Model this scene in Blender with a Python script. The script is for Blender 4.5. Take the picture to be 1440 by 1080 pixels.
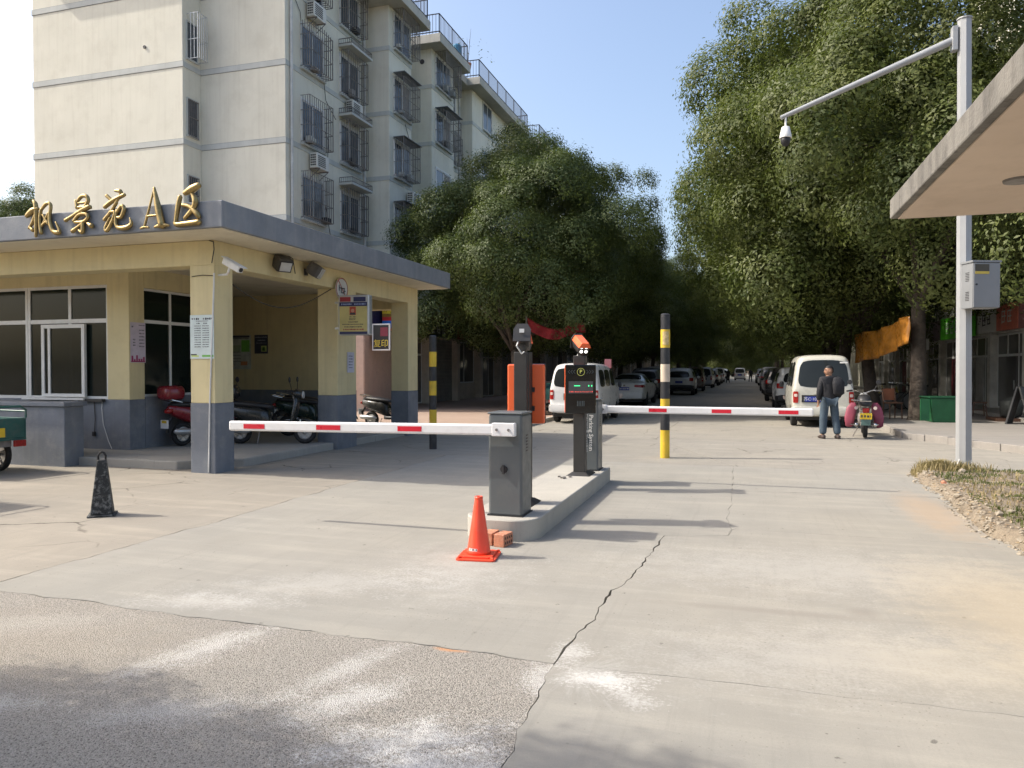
import bpy, bmesh, math, random
import numpy as np
from mathutils import Vector, Matrix
from mathutils.bvhtree import BVHTree

# ------------------------------------------------------------------ camera, sky, sun, exposure
scene = bpy.context.scene
for o in list(bpy.data.objects):
    bpy.data.objects.remove(o)
col = scene.collection
R = math.radians
cam_d = bpy.data.cameras.new('camera')
cam = bpy.data.objects.new('camera', cam_d)
col.objects.link(cam)
cam_d.sensor_fit = 'HORIZONTAL'
cam_d.sensor_width = 36.0
cam_d.lens = 36.0 * 1060.0 / 1440.0
cam_d.clip_start = 0.05
cam_d.clip_end = 3000
cam.location = (0, 0, 1.62)
cam.rotation_euler = (R(90 - 1.13), 0, R(17.3))
scene.camera = cam

SUN_EL = R(43.8)
TO_SUN = Vector((-0.975 * math.cos(SUN_EL), -0.222 * math.cos(SUN_EL), math.sin(SUN_EL))).normalized()
world = bpy.data.worlds.new('World')
scene.world = world
world.use_nodes = True
wn = world.node_tree
wn.nodes.clear()
w_out = wn.nodes.new('ShaderNodeOutputWorld')
w_bg = wn.nodes.new('ShaderNodeBackground')
w_sky = wn.nodes.new('ShaderNodeTexSky')
w_sky.sky_type = 'NISHITA'
w_sky.sun_disc = False
w_sky.sun_elevation = SUN_EL
w_sky.sun_rotation = math.atan2(TO_SUN.x, TO_SUN.y)
w_sky.air_density = 1.0
w_sky.dust_density = 4.2
w_sky.ozone_density = 1.0
w_bg.inputs['Strength'].default_value = 0.15
wn.links.new(w_sky.outputs['Color'], w_bg.inputs['Color'])
wn.links.new(w_bg.outputs['Background'], w_out.inputs['Surface'])
sun_d = bpy.data.lights.new('sun', 'SUN')
sun_d.energy = 2.5
sun_d.angle = R(0.55)
sun_d.color = (1.0, 0.93, 0.82)
sun = bpy.data.objects.new('sun', sun_d)
col.objects.link(sun)
sun.location = TO_SUN * 60
sun.rotation_euler = (-TO_SUN).to_track_quat('-Z', 'Y').to_euler()
scene.view_settings.view_transform = 'Standard'
scene.view_settings.look = 'None'
scene.view_settings.exposure = 0.95
scene.view_settings.gamma = 1.0
scene.view_settings.use_curve_mapping = False
scene.cycles.max_bounces = 6
scene.cycles.diffuse_bounces = 4
scene.cycles.glossy_bounces = 3
scene.cycles.transmission_bounces = 4
scene.cycles.transparent_max_bounces = 6

rnd = random.Random(7)

# ------------------------------------------------------------------ mesh helper
class MB:
    def __init__(s):
        s.v = []; s.f = []; s.m = []; s.cm = 0
    def mat(s, i):
        s.cm = i; return s
    def add(s, vs, fs):
        b = len(s.v); s.v += [tuple(p) for p in vs]
        for f in fs:
            s.f.append(tuple(b + i for i in f)); s.m.append(s.cm)
        return s
    def box(s, x0, x1, y0, y1, z0, z1, M=None):
        vs = [Vector((x, y, z)) for z in (z0, z1) for y in (y0, y1) for x in (x0, x1)]
        if M: vs = [M @ p for p in vs]
        return s.add(vs, [(0, 2, 3, 1), (4, 5, 7, 6), (0, 1, 5, 4), (1, 3, 7, 5), (3, 2, 6, 7), (2, 0, 4, 6)])
    def cbox(s, c, d, M=None):
        a = [(c[i] - d[i] / 2, c[i] + d[i] / 2) for i in range(3)]
        return s.box(a[0][0], a[0][1], a[1][0], a[1][1], a[2][0], a[2][1], M)
    def cyl(s, p0, p1, r0, r1=None, n=12, caps=True):
        if r1 is None: r1 = r0
        p0 = Vector(p0); p1 = Vector(p1); d = (p1 - p0).normalized()
        a = d.orthogonal().normalized(); b = d.cross(a)
        vs = []
        for p, r in ((p0, r0), (p1, r1)):
            for i in range(n):
                t = 2 * math.pi * i / n
                vs.append(p + (a * math.cos(t) + b * math.sin(t)) * r)
        fs = [(i, (i + 1) % n, n + (i + 1) % n, n + i) for i in range(n)]
        if caps: fs += [tuple(range(n - 1, -1, -1)), tuple(range(n, 2 * n))]
        return s.add(vs, fs)
    def tube(s, pts, r, n=8, flat=None, caps=True):
        pts = [Vector(p) for p in pts]
        rs = r if isinstance(r, (list, tuple)) else [r] * len(pts)
        vs = []; up = None
        for i, p in enumerate(pts):
            t = (pts[min(i + 1, len(pts) - 1)] - pts[max(i - 1, 0)])
            t = t.normalized() if t.length > 1e-9 else Vector((0, 0, 1))
            if up is None:
                up = t.orthogonal().normalized()
            up = (up - t * up.dot(t))
            up = up.normalized() if up.length > 1e-6 else t.orthogonal().normalized()
            b = t.cross(up)
            for k in range(n):
                a = 2 * math.pi * k / n
                vs.append(p + (up * math.cos(a) + b * math.sin(a)) * rs[i])
        fs = []
        for i in range(len(pts) - 1):
            for k in range(n):
                fs.append((i * n + k, i * n + (k + 1) % n, (i + 1) * n + (k + 1) % n, (i + 1) * n + k))
        if caps:
            fs += [tuple(range(n - 1, -1, -1)), tuple(range((len(pts) - 1) * n, len(pts) * n))]
        return s.add(vs, fs)
    def loft(s, secs, n=14, p=2.4, axis='y', caps=True):
        """secs: (y, cx, cz, rx, rz): superellipse sections along y (or z: (z,cx,cy,rx,ry))"""
        vs = []
        for (y, cx, cz, rx, rz) in secs:
            for k in range(n):
                a = 2 * math.pi * k / n
                ca, sa = math.cos(a), math.sin(a)
                x = cx + rx * math.copysign(abs(ca) ** (2 / p), ca)
                z = cz + rz * math.copysign(abs(sa) ** (2 / p), sa)
                vs.append((x, y, z) if axis == 'y' else (x, z, y))
        fs = []
        for i in range(len(secs) - 1):
            for k in range(n):
                fs.append((i * n + k, i * n + (k + 1) % n, (i + 1) * n + (k + 1) % n, (i + 1) * n + k))
        if caps:
            fs += [tuple(range(n)), tuple(range((len(secs) - 1) * n, len(secs) * n))]
        return s.add(vs, fs)
    def lathe(s, c, prof, n=20, axis='z'):
        vs = []; c = Vector(c)
        for (r, h) in prof:
            for k in range(n):
                a = 2 * math.pi * k / n
                if axis == 'z': q = Vector((r * math.cos(a), r * math.sin(a), h))
                elif axis == 'x': q = Vector((h, r * math.cos(a), r * math.sin(a)))
                else: q = Vector((r * math.cos(a), h, r * math.sin(a)))
                vs.append(c + q)
        fs = []
        for i in range(len(prof) - 1):
            for k in range(n):
                fs.append((i * n + k, i * n + (k + 1) % n, (i + 1) * n + (k + 1) % n, (i + 1) * n + k))
        fs += [tuple(range(n)), tuple(range((len(prof) - 1) * n, len(prof) * n))]
        return s.add(vs, fs)
    def prism(s, poly, z0, z1):
        n = len(poly)
        vs = [(x, y, z0) for x, y in poly] + [(x, y, z1) for x, y in poly]
        fs = [tuple(range(n - 1, -1, -1)), tuple(range(n, 2 * n))]
        fs += [(i, (i + 1) % n, n + (i + 1) % n, n + i) for i in range(n)]
        return s.add(vs, fs)
    def mesh(s, name, mats, shift=(0, 0, 0), smooth=False):
        me = bpy.data.meshes.new(name)
        sh = shift
        me.from_pydata([(x - sh[0], y - sh[1], z - sh[2]) for x, y, z in s.v], [], s.f)
        mats = mats if isinstance(mats, (list, tuple)) else [mats]
        for m in mats: me.materials.append(m)
        if len(mats) > 1:
            me.polygons.foreach_set('material_index', s.m)
        bm = bmesh.new(); bm.from_mesh(me)
        bmesh.ops.recalc_face_normals(bm, faces=bm.faces)
        bm.to_mesh(me); bm.free()
        if smooth:
            me.polygons.foreach_set('use_smooth', [True] * len(me.polygons))
            if smooth is True: 
                try: me.set_sharp_from_angle(angle=R(38))
                except Exception: pass
        me.update()
        return me
    def build(s, name, mats, parent=None, shift=None, smooth=False, bevel=0, kind=None):
        if shift is None:
            r = parent
            while r is not None and r.parent: r = r.parent
            shift = r.location if (r is not None and r.get('_w')) else (0, 0, 0)
        ob = bpy.data.objects.new(name, s.mesh(name, mats, shift, smooth))
        col.objects.link(ob)
        if parent: ob.parent = parent
        if bevel:
            b = ob.modifiers.new('bevel', 'BEVEL'); b.width = bevel; b.segments = 2
            b.limit_method = 'ANGLE'; b.angle_limit = R(40)
        if kind: ob['kind'] = kind
        return ob

def thing(name, label, cat, loc=(0, 0, 0), rotz=0, group=None, world=False):
    """Empty at a thing's base. world=True: its parts are given in world metres."""
    o = bpy.data.objects.new(name, None); col.objects.link(o)
    o.empty_display_size = 0.1
    o.location = loc; o.rotation_euler = (0, 0, rotz)
    o['label'] = label; o['category'] = cat
    if group: o['group'] = group
    if world: o['_w'] = 1
    return o
def tag(o, label, cat, group=None):
    o['label'] = label; o['category'] = cat
    if group: o['group'] = group
    return o
def children(o):
    return [c for c in bpy.data.objects if c.parent == o]
def copy_tree(o, parent=None):
    kids = children(o)
    c = o.copy(); col.objects.link(c); c.parent = parent
    for k in kids: copy_tree(k, c)
    return c
def place(o, loc, rotz, label=None, group=None):
    o.location = loc; o.rotation_euler = (o.rotation_euler[0], 0, rotz)
    if label: o['label'] = label
    if group: o['group'] = group
    return o
def mesh_obj(name, me, parent=None):
    o = bpy.data.objects.new(name, me); col.objects.link(o)
    if parent: o.parent = parent
    return o
_tc = {}
def text_mesh(body, size, extrude=0.002):
    c = bpy.data.curves.new('t', 'FONT'); c.body = body; c.size = size; c.extrude = extrude
    c.align_x = 'CENTER'; c.align_y = 'CENTER'; c.resolution_u = 2
    o = bpy.data.objects.new('t', c); col.objects.link(o)
    bpy.context.view_layer.update()
    me = bpy.data.meshes.new_from_object(o.evaluated_get(bpy.context.evaluated_depsgraph_get()))
    bpy.data.objects.remove(o)
    return me
def text_part(body, size, M, mat, parent, name='lettering', extrude=0.002):
    """M: text plane (x right, y up, z out of surface) -> the thing's local space"""
    me = text_mesh(body, size, extrude); me.transform(M)
    me.materials.clear(); me.materials.append(mat)
    return mesh_obj(name, me, parent)
def frame(origin, right, up):
    r = Vector(right).normalized(); u = Vector(up).normalized(); n = r.cross(u)
    M = Matrix(((r.x, u.x, n.x, origin[0]), (r.y, u.y, n.y, origin[1]), (r.z, u.z, n.z, origin[2]), (0, 0, 0, 1)))
    return M

# ------------------------------------------------------------------ materials
def new_mat(name):
    m = bpy.data.materials.new(name); m.use_nodes = True
    nt = m.node_tree
    return m, nt, nt.nodes['Principled BSDF']
def N(nt, t, **kw):
    n = nt.nodes.new(t)
    for k, v in kw.items():
        if k.startswith('i_'): n.inputs[k[2:].replace('_', ' ')].default_value = v
        else: setattr(n, k, v)
    return n
def L(nt, a, b): nt.links.new(a, b)
def mixc(nt, fac, a, b, mode='MIX'):
    n = nt.nodes.new('ShaderNodeMix'); n.data_type = 'RGBA'; n.blend_type = mode
    for inp, v in ((n.inputs[0], fac), (n.inputs[6], a), (n.inputs[7], b)):
        if hasattr(v, 'is_linked'): nt.links.new(v, inp)
        else: inp.default_value = v if not isinstance(v, tuple) or len(v) == 4 else (*v, 1)
    return n.outputs[2]
def mth(nt, op, a, b=0.0, clamp=False):
    n = nt.nodes.new('ShaderNodeMath'); n.operation = op; n.use_clamp = clamp
    for inp, v in zip(n.inputs, (a, b)):
        if hasattr(v, 'is_linked'): nt.links.new(v, inp)
        else: inp.default_value = v
    return n.outputs[0]
def ramp(nt, v, a, b, c=0.0, d=1.0):
    n = nt.nodes.new('ShaderNodeMapRange'); n.clamp = True
    L(nt, v, n.inputs[0])
    n.inputs[1].default_value = a; n.inputs[2].default_value = b
    n.inputs[3].default_value = c; n.inputs[4].default_value = d
    return n.outputs[0]
def noise(nt, vec, scale, detail=4, rough=0.55, stretch=None):
    if stretch:
        mp = N(nt, 'ShaderNodeMapping'); mp.inputs['Scale'].default_value = stretch
        L(nt, vec, mp.inputs['Vector']); vec = mp.outputs[0]
    n = N(nt, 'ShaderNodeTexNoise'); n.inputs['Scale'].default_value = scale
    n.inputs['Detail'].default_value = detail; n.inputs['Roughness'].default_value = rough
    L(nt, vec, n.inputs['Vector'])
    return n.outputs['Fac']
def bump(nt, bs, h, dist, strength=1.0):
    b = N(nt, 'ShaderNodeBump'); b.inputs['Distance'].default_value = dist; b.inputs['Strength'].default_value = strength
    L(nt, h, b.inputs['Height']); L(nt, b.outputs[0], bs.inputs['Normal'])
MATS = {}
def M_(name, c, rough=0.6, metal=0.0, var=0.18, scale=3.0, streak=0.0, dirt=None, dirt_amt=0.0, bmp=0.0, bscale=40, spec=0.5, coat=0.0, emit=0.0, rvar=0.1):
    """a painted / plain surface with mottling, optional vertical rain streaks and dirt"""
    if name in MATS: return MATS[name]
    m, nt, bs = new_mat(name)
    geo = N(nt, 'ShaderNodeNewGeometry'); pos = geo.outputs['Position']
    n1 = noise(nt, pos, scale, 5)
    c0 = tuple(x * (1 - var) for x in c); c1 = tuple(min(x * (1 + var), 0.95) for x in c)
    out = mixc(nt, ramp(nt, n1, 0.3, 0.7), c0, c1)
    if streak:
        n2 = noise(nt, pos, 1.0, 4, 0.6, (7, 7, 0.35))
        out = mixc(nt, ramp(nt, n2, 0.5, 0.75, 0, streak), out, dirt or tuple(x * 0.45 for x in c))
    if dirt_amt:
        n3 = noise(nt, pos, scale * 2.3, 8, 0.7)
        out = mixc(nt, ramp(nt, n3, 0.5, 0.68, 0, dirt_amt), out, dirt or tuple(x * 0.4 for x in c))
    L(nt, out, bs.inputs['Base Color'])
    L(nt, ramp(nt, noise(nt, pos, scale * 3, 3), 0.3, 0.7, max(rough - rvar, 0.03), min(rough + rvar, 1)), bs.inputs['Roughness'])
    bs.inputs['Metallic'].default_value = metal
    bs.inputs['Specular IOR Level'].default_value = spec
    if coat: bs.inputs['Coat Weight'].default_value = coat; bs.inputs['Coat Roughness'].default_value = 0.08
    if bmp: bump(nt, bs, noise(nt, pos, bscale, 4), bmp)
    if emit:
        bs.inputs['Emission Color'].default_value = (*c, 1); bs.inputs['Emission Strength'].default_value = emit
    MATS[name] = m
    return m
def glass_mat(name, c, rough=0.06, tr=0.0, spec=0.5):
    if name in MATS: return MATS[name]
    m, nt, bs = new_mat(name)
    geo = N(nt, 'ShaderNodeNewGeometry')
    n1 = noise(nt, geo.outputs['Position'], 1.7, 3)
    L(nt, mixc(nt, n1, tuple(x * 0.7 for x in c), tuple(x * 1.4 for x in c)), bs.inputs['Base Color'])
    L(nt, ramp(nt, n1, 0.3, 0.7, rough, rough + 0.06), bs.inputs['Roughness'])
    bs.inputs['Specular IOR Level'].default_value = spec
    if tr:
        bs.inputs['Alpha'].default_value = 1 - tr
    MATS[name] = m
    return m

def concrete(name, grey, tan, dusty=0.4, spills=(), patches=(), splash=(), bright=1.0, aggregate=0.0, crack=0.0):
    """weathered cast concrete in world metres. spills: (x, y, rx, ry, rot, strength) powder patches; patches: tinted (.., colour)"""
    m, nt, bs = new_mat(name)
    geo = N(nt, 'ShaderNodeNewGeometry'); pos = geo.outputs['Position']
    nb = noise(nt, pos, 0.33, 6, 0.6)
    nm = noise(nt, pos, 2.1, 8, 0.65)
    ns = noise(nt, pos, 1.0, 6, 0.6, (0.55, 4.5, 1))
    ns2 = noise(nt, pos, 1.3, 5, 0.6, (5.5, 0.7, 1))
    nf = noise(nt, pos, 75, 3, 0.7)
    nff = noise(nt, pos, 260, 2, 0.6)
    out = mixc(nt, ramp(nt, nb, 0.36, 0.64, 0, 1), grey, tan)
    out = mixc(nt, ramp(nt, nm, 0.35, 0.7, 0, 0.5), out, tuple(x * 0.72 for x in grey))
    out = mixc(nt, ramp(nt, ns, 0.5, 0.72, 0, dusty), out, tuple(min(x * 1.28, .8) for x in tan))
    out = mixc(nt, ramp(nt, ns2, 0.52, 0.75, 0, dusty * 0.6), out, tuple(x * 0.74 for x in grey))
    # tyre scuffs and dark spots
    v = N(nt, 'ShaderNodeTexVoronoi', voronoi_dimensions='2D'); v.inputs['Scale'].default_value = 1.15; v.inputs['Randomness'].default_value = 1
    nw = noise(nt, pos, 9, 3)
    L(nt, pos, v.inputs['Vector'])
    spot = mth(nt, 'ADD', v.outputs['Distance'], mth(nt, 'MULTIPLY', noise(nt, pos, 26, 4, 0.65), 0.2))
    out = mixc(nt, ramp(nt, spot, 0.095, 0.115, 0.8, 0), out, (0.055, 0.05, 0.045))
    v2 = N(nt, 'ShaderNodeTexVoronoi', voronoi_dimensions='2D'); v2.inputs['Scale'].default_value = 0.42
    L(nt, pos, v2.inputs['Vector'])
    sp2 = mth(nt, 'ADD', v2.outputs['Distance'], mth(nt, 'MULTIPLY', nm, 0.35))
    out = mixc(nt, ramp(nt, sp2, 0.2, 0.36, 0.16, 0), out, tuple(x * 0.5 for x in grey))
    # tyre polish, brush marks, drips and crumbs
    sc1 = noise(nt, pos, 1.0, 4, 0.7, (16, 0.5, 1)); sc2 = noise(nt, pos, 1.0, 5, 0.7, (1.2, 26, 1))
    out = mixc(nt, ramp(nt, sc1, 0.56, 0.74, 0, 0.30), out, tuple(x * 0.6 for x in grey))
    out = mixc(nt, ramp(nt, sc2, 0.55, 0.75, 0, 0.30), out, tuple(min(x * 1.4, .8) for x in grey))
    v4 = N(nt, 'ShaderNodeTexVoronoi', voronoi_dimensions='2D'); v4.inputs['Scale'].default_value = 5.3; L(nt, pos, v4.inputs['Vector'])
    s4 = mth(nt, 'ADD', v4.outputs['Distance'], mth(nt, 'MULTIPLY', nw, 0.16))
    out = mixc(nt, mth(nt, 'MULTIPLY', ramp(nt, s4, 0.088, 0.11, 0.75, 0), ramp(nt, noise(nt, pos, 0.8, 3), 0.48, 0.56)), out, (0.08, 0.07, 0.06))
    v5 = N(nt, 'ShaderNodeTexVoronoi', voronoi_dimensions='2D'); v5.inputs['Scale'].default_value = 17; L(nt, pos, v5.inputs['Vector'])
    out = mixc(nt, mth(nt, 'MULTIPLY', ramp(nt, v5.outputs['Distance'], 0.05, 0.09, 0.7, 0), ramp(nt, noise(nt, pos, 1.4, 4), 0.5, 0.62)), out, (0.10, 0.085, 0.07))
    oi = N(nt, 'ShaderNodeObjectInfo')
    out = mixc(nt, ramp(nt, oi.outputs['Random'], 0, 1, 0, 0.16), out, tuple(x * 0.6 for x in grey))
    out = mixc(nt, ramp(nt, nf, 0.3, 0.7, 0.0, 0.30), out, tuple(x * 0.68 for x in grey))
    out = mixc(nt, ramp(nt, nff, 0.35, 0.65, 0.0, 0.22), out, tuple(min(1, x * 1.35) for x in tan))
    h = mth(nt, 'ADD', mth(nt, 'MULTIPLY', nf, 0.5), mth(nt, 'MULTIPLY', nm, 1.2))
    if aggregate:
        va = N(nt, 'ShaderNodeTexVoronoi', voronoi_dimensions='2D'); va.inputs['Scale'].default_value = 135
        L(nt, pos, va.inputs['Vector'])
        sep = N(nt, 'ShaderNodeSeparateColor'); L(nt, va.outputs['Color'], sep.inputs[0])
        stone = mixc(nt, sep.outputs[0], (0.16, 0.148, 0.13), (0.42, 0.39, 0.345))
        mask = ramp(nt, noise(nt, pos, 1.1, 5, 0.6), 0.32, 0.56, 0.25, 0.95)
        out = mixc(nt, mth(nt, 'MULTIPLY', mask, aggregate), out, stone)
        h = mth(nt, 'ADD', mth(nt, 'MULTIPLY', va.outputs['Distance'], -1.3), h)
        v3 = N(nt, 'ShaderNodeTexVoronoi', voronoi_dimensions='2D'); v3.inputs['Scale'].default_value = 36
        L(nt, pos, v3.inputs['Vector'])
        out = mixc(nt, ramp(nt, v3.outputs['Distance'], 0.12, 0.2, 0.7, 0), out, (0.07, 0.06, 0.05))
    if crack:
        vc = N(nt, 'ShaderNodeTexVoronoi'); vc.feature = 'DISTANCE_TO_EDGE'; vc.inputs['Scale'].default_value = 0.75
        nd = N(nt, 'ShaderNodeTexNoise'); nd.inputs['Scale'].default_value = 3.0; nd.inputs['Detail'].default_value = 5
        L(nt, pos, nd.inputs['Vector'])
        L(nt, mixc(nt, 0.22, pos, nd.outputs['Color'], 'ADD'), vc.inputs['Vector'])
        cm = mth(nt, 'MULTIPLY', ramp(nt, vc.outputs['Distance'], 0.004, 0.012, 1, 0), ramp(nt, noise(nt, pos, .6, 3), .5, .6))
        out = mixc(nt, mth(nt, 'MULTIPLY', cm, crack), out, (0.06, 0.05, 0.04))
        h = mth(nt, 'SUBTRACT', h, mth(nt, 'MULTIPLY', cm, 2.0))
    def blob(x, y, rx, ry, rot):
        mp = N(nt, 'ShaderNodeMapping'); mp.vector_type = 'TEXTURE'
        mp.inputs['Location'].default_value = (x, y, 0); mp.inputs['Rotation'].default_value = (0, 0, rot)
        mp.inputs['Scale'].default_value = (rx, ry, 1e3)
        L(nt, pos, mp.inputs['Vector'])
        ln = N(nt, 'ShaderNodeVectorMath'); ln.operation = 'LENGTH'
        L(nt, mp.outputs[0], ln.inputs[0])
        return ln.outputs['Value']
    np_ = noise(nt, pos, 5.5, 9, 0.72); np2 = noise(nt, pos, 46, 5, 0.75)
    for (x, y, rx, ry, rot, st) in spills:
        d = mth(nt, 'ADD', blob(x, y, rx, ry, rot), mth(nt, 'MULTIPLY', mth(nt, 'SUBTRACT', np_, 0.5), 3.4))
        d = mth(nt, 'ADD', d, mth(nt, 'MULTIPLY', mth(nt, 'SUBTRACT', np2, 0.5), 4.4))
        out = mixc(nt, ramp(nt, d, 0.1, 1.25, st, 0), out, (0.68, 0.67, 0.645))
    for (x, y, rad, dirn, st) in splash:   # powder thrown outwards in thin rays
        sub_ = N(nt, 'ShaderNodeVectorMath'); sub_.operation = 'SUBTRACT'; L(nt, pos, sub_.inputs[0]); sub_.inputs[1].default_value = (x, y, 0)
        sx = N(nt, 'ShaderNodeSeparateXYZ'); L(nt, sub_.outputs[0], sx.inputs[0])
        r_ = mth(nt, 'SQRT', mth(nt, 'ADD', mth(nt, 'MULTIPLY', sx.outputs[0], sx.outputs[0]), mth(nt, 'MULTIPLY', sx.outputs[1], sx.outputs[1])))
        an = mth(nt, 'ARCTAN2', sx.outputs[1], sx.outputs[0])
        cb = N(nt, 'ShaderNodeCombineXYZ'); L(nt, mth(nt, 'MULTIPLY', an, 7.0), cb.inputs[0]); L(nt, mth(nt, 'MULTIPLY', r_, 3.0), cb.inputs[1])
        ray_n = noise(nt, cb.outputs[0], 1.0, 5, 0.7)
        dd = mth(nt, 'COSINE', mth(nt, 'SUBTRACT', an, dirn))
        reach = mth(nt, 'MULTIPLY', mth(nt, 'ADD', mth(nt, 'MULTIPLY', dd, 0.55), 0.65), mth(nt, 'MULTIPLY', mth(nt, 'POWER', ray_n, 2.2), rad * 4.2))
        k_ = mth(nt, 'DIVIDE', r_, mth(nt, 'ADD', reach, 0.03))
        k_ = mth(nt, 'ADD', k_, mth(nt, 'MULTIPLY', mth(nt, 'SUBTRACT', np2, 0.5), 1.0))
        out = mixc(nt, ramp(nt, k_, 0.3, 1.15, st, 0), out, (0.66, 0.655, 0.63))
    for (x, y, rx, ry, rot, st, c) in patches:
        d = mth(nt, 'ADD', blob(x, y, rx, ry, rot), mth(nt, 'MULTIPLY', mth(nt, 'SUBTRACT', np_, 0.5), 1.5))
        out = mixc(nt, ramp(nt, d, 0.35, 1.1, st, 0), out, c)
    L(nt, out, bs.inputs['Base Color'])
    bs.inputs['Roughness'].default_value = 0.88
    bs.inputs['Specular IOR Level'].default_value = 0.25
    bump(nt, bs, h, 0.0035 if aggregate else 0.0022, 0.9)
    MATS[name] = m
    return m
# ------------------------------------------------------------------ the setting: ground, road slabs, pavements, verge
GREY = (0.285, 0.277, 0.25); TAN = (0.322, 0.302, 0.258)
m_new = concrete('concrete_new', GREY, TAN, 0.45,
    spills=[(-3.0, 5.0, 0.9, 0.3, 0.5, 0.16), (-2.2, 5.6, 0.5, 0.8, 0.3, 0.14), (-3.6, 4.35, 0.6, 0.16, 0.2, 0.2), (-0.95, 4.15, 0.1, 0.16, 0, .4), (-0.7, 3.86, 0.22, 0.09, 0.1, .5), (-0.55, 3.7, 0.16, 0.08, -.6, .35), (0.6, 4.6, 1.2, .5, .3, .14), (0.6, 6.5, 1.6, .7, .1, .14)],
    splash=[(-0.86, 3.93, 0.28, -0.35, 0.17)],
    patches=[(1.9, 5.6, 0.9, 1.7, 0.2, 0.38, (0.44, 0.36, 0.24)), (1.2, 4.6, 0.8, 0.5, 0.0, 0.2, (0.42, 0.36, 0.25)),
             (2.0, 9.5, 0.35, 1.6, 0.0, 0.5, (0.40, 0.29, 0.19)), (0.2, 5.3, 0.9, 0.07, 0.02, 0.35, (0.2, 0.18, 0.16)), (0.75, 5.45, 0.12, 0.12, 0, 0.4, (0.2, .18, .16))])
m_old = concrete('concrete_aggregate', (0.30, 0.283, 0.252), (0.34, 0.315, 0.27), 0.35, aggregate=0.62,
    spills=[(-3.0, 3.6, 0.45, 0.15, 1.28, 0.52), (-2.05, 3.6, 0.45, 0.1, 1.25, 0.34), (-1.85, 3.25, 0.3, 0.13, 1.0, 0.45),
            (-1.4, 2.98, 0.4, 0.16, 0.5, 0.6), (-1.15, 2.78, 0.4, 0.18, 0.2, 0.6), (-3.5, 2.7, 0.3, 0.12, 0.3, 0.4), (-2.6, 2.9, .4, .14, .4, .3), (-1.0, 3.78, 0.12, 0.2, 0.2, 0.5), (-4.4, 3.6, .6, .2, .5, .2)],
    patches=[(-1.62, 4.02, 0.11, 0.035, 0.0, 0.8, (0.55, 0.27, 0.12)), (-4.2, 3.2, 1.6, 0.9, 0.2, 0.35, (0.36, 0.31, 0.24))])
m_dusty = concrete('concrete_dusty', (0.275, 0.255, 0.22), (0.33, 0.295, 0.24), 0.6, crack=0.8)
m_far = concrete('concrete_far', (0.28, 0.265, 0.235), (0.325, 0.30, 0.25), 0.5, crack=0.5)
m_porch = concrete('concrete_porch', (0.35, 0.34, 0.31), (0.38, 0.36, 0.32), 0.3)
m_kerb = concrete('concrete_kerb', (0.40, 0.39, 0.355), (0.43, 0.405, 0.35), 0.3)
m_pave = concrete('pavement_concrete', (0.27, 0.255, 0.235), (0.31, 0.285, 0.25), 0.4)
m_pink = concrete('pavement_pink', (0.40, 0.29, 0.23), (0.43, 0.33, 0.26), 0.4)
m_soil = concrete('soil', (0.17, 0.125, 0.085), (0.24, 0.175, 0.115), 0.3)
m_rubble = concrete('rubble_mortar', (0.31, 0.275, 0.22), (0.36, 0.31, 0.24), 0.3)

ground = MB().box(-500, 500, -300, 700, -0.4, -0.075).build('ground', m_soil); ground['kind'] = 'structure'

_jag = {}
def jag(a, b, amp=0.012, step=0.06):
    key = (a, b) if a < b else (b, a)
    if key not in _jag:
        p, q = Vector(key[0]), Vector(key[1]); d = q - p; ln = d.length
        n = max(2, int(ln / step)); n = min(n, 130)
        nr = Vector((-d.y, d.x)).normalized(); rg = random.Random(hash(key) % 9973)
        pts = []; w = 0.0
        ph = [rg.uniform(0, 6.28) for _ in range(3)]
        for i in range(n + 1):
            t = i / n; w = w * 0.75 + rg.uniform(-1, 1) * amp * 0.7
            e = min(1, min(t, 1 - t) * 8)
            off = (w * 1.5 + amp * .35 * math.sin(5.1 * ln * t + ph[0]) + amp * .5 * math.sin(1.1 * ln * t + ph[1])) * e
            pts.append(p + d * t + nr * off)
        _jag[key] = pts
    pts = _jag[key]
    return pts if key == (a, b) else pts[::-1]
def slab(corners, mat, parent, gap=0.006, amp=0.012, z1=0.0, name='slab'):
    pts = []
    for i, a in enumerate(corners):
        b = corners[(i + 1) % len(corners)]
        g = gap
        if isinstance(gap, dict): g = gap.get(i, 0.004)
        ps = jag(a, b, amp)
        d = (Vector(b) - Vector(a)).normalized(); nin = Vector((-d.y, d.x))
        for k, q in enumerate(ps[:-1]):
            e = q + nin * g * (0.35 + 1.3 * abs(math.sin(q.x * 7.3 + q.y * 5.1)) * abs(math.sin(q.x * 2.1 - q.y * 3.7 + 1)))
            if k == 0: # corner: move both ways
                pr = corners[i - 1]; d2 = (Vector(a) - Vector(pr)).normalized()
                e = q + nin * g + Vector((-d2.y, d2.x)) * 0.002
            pts.append((e.x, e.y))
    mb = MB().prism(pts, -0.074, z1)
    me = mb.mesh(name, mat)
    bm = bmesh.new(); bm.from_mesh(me)
    bmesh.ops.triangulate(bm, faces=[f for f in bm.faces if len(f.verts) > 4])
    bm.to_mesh(me); bm.free()
    o = mesh_obj(name, me, parent)
    return o
road = MB().box(-17, 9, -8, 40, -0.0745, -0.045).build('road', m_soil); road['kind'] = 'structure'
a1 = (-0.93, 2.6); A = (-1.0, 4.0); B = (-0.76, 7.4); B2 = (-0.16, 7.62); C = (-0.18, 10.45); D = (-0.2, 13.08)
T = (-5.42, 4.12)
slab([(-5.42, -8), (-0.93, -8), (-0.93, 2.6), A, T], m_old, road, {1: 0.002, 2: 0.002, 3: 0.005}, 0.016)
slab([(-17, -8), (-5.42, -8), T, (-17, 4.3)], m_old, road, 0.004)
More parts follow.
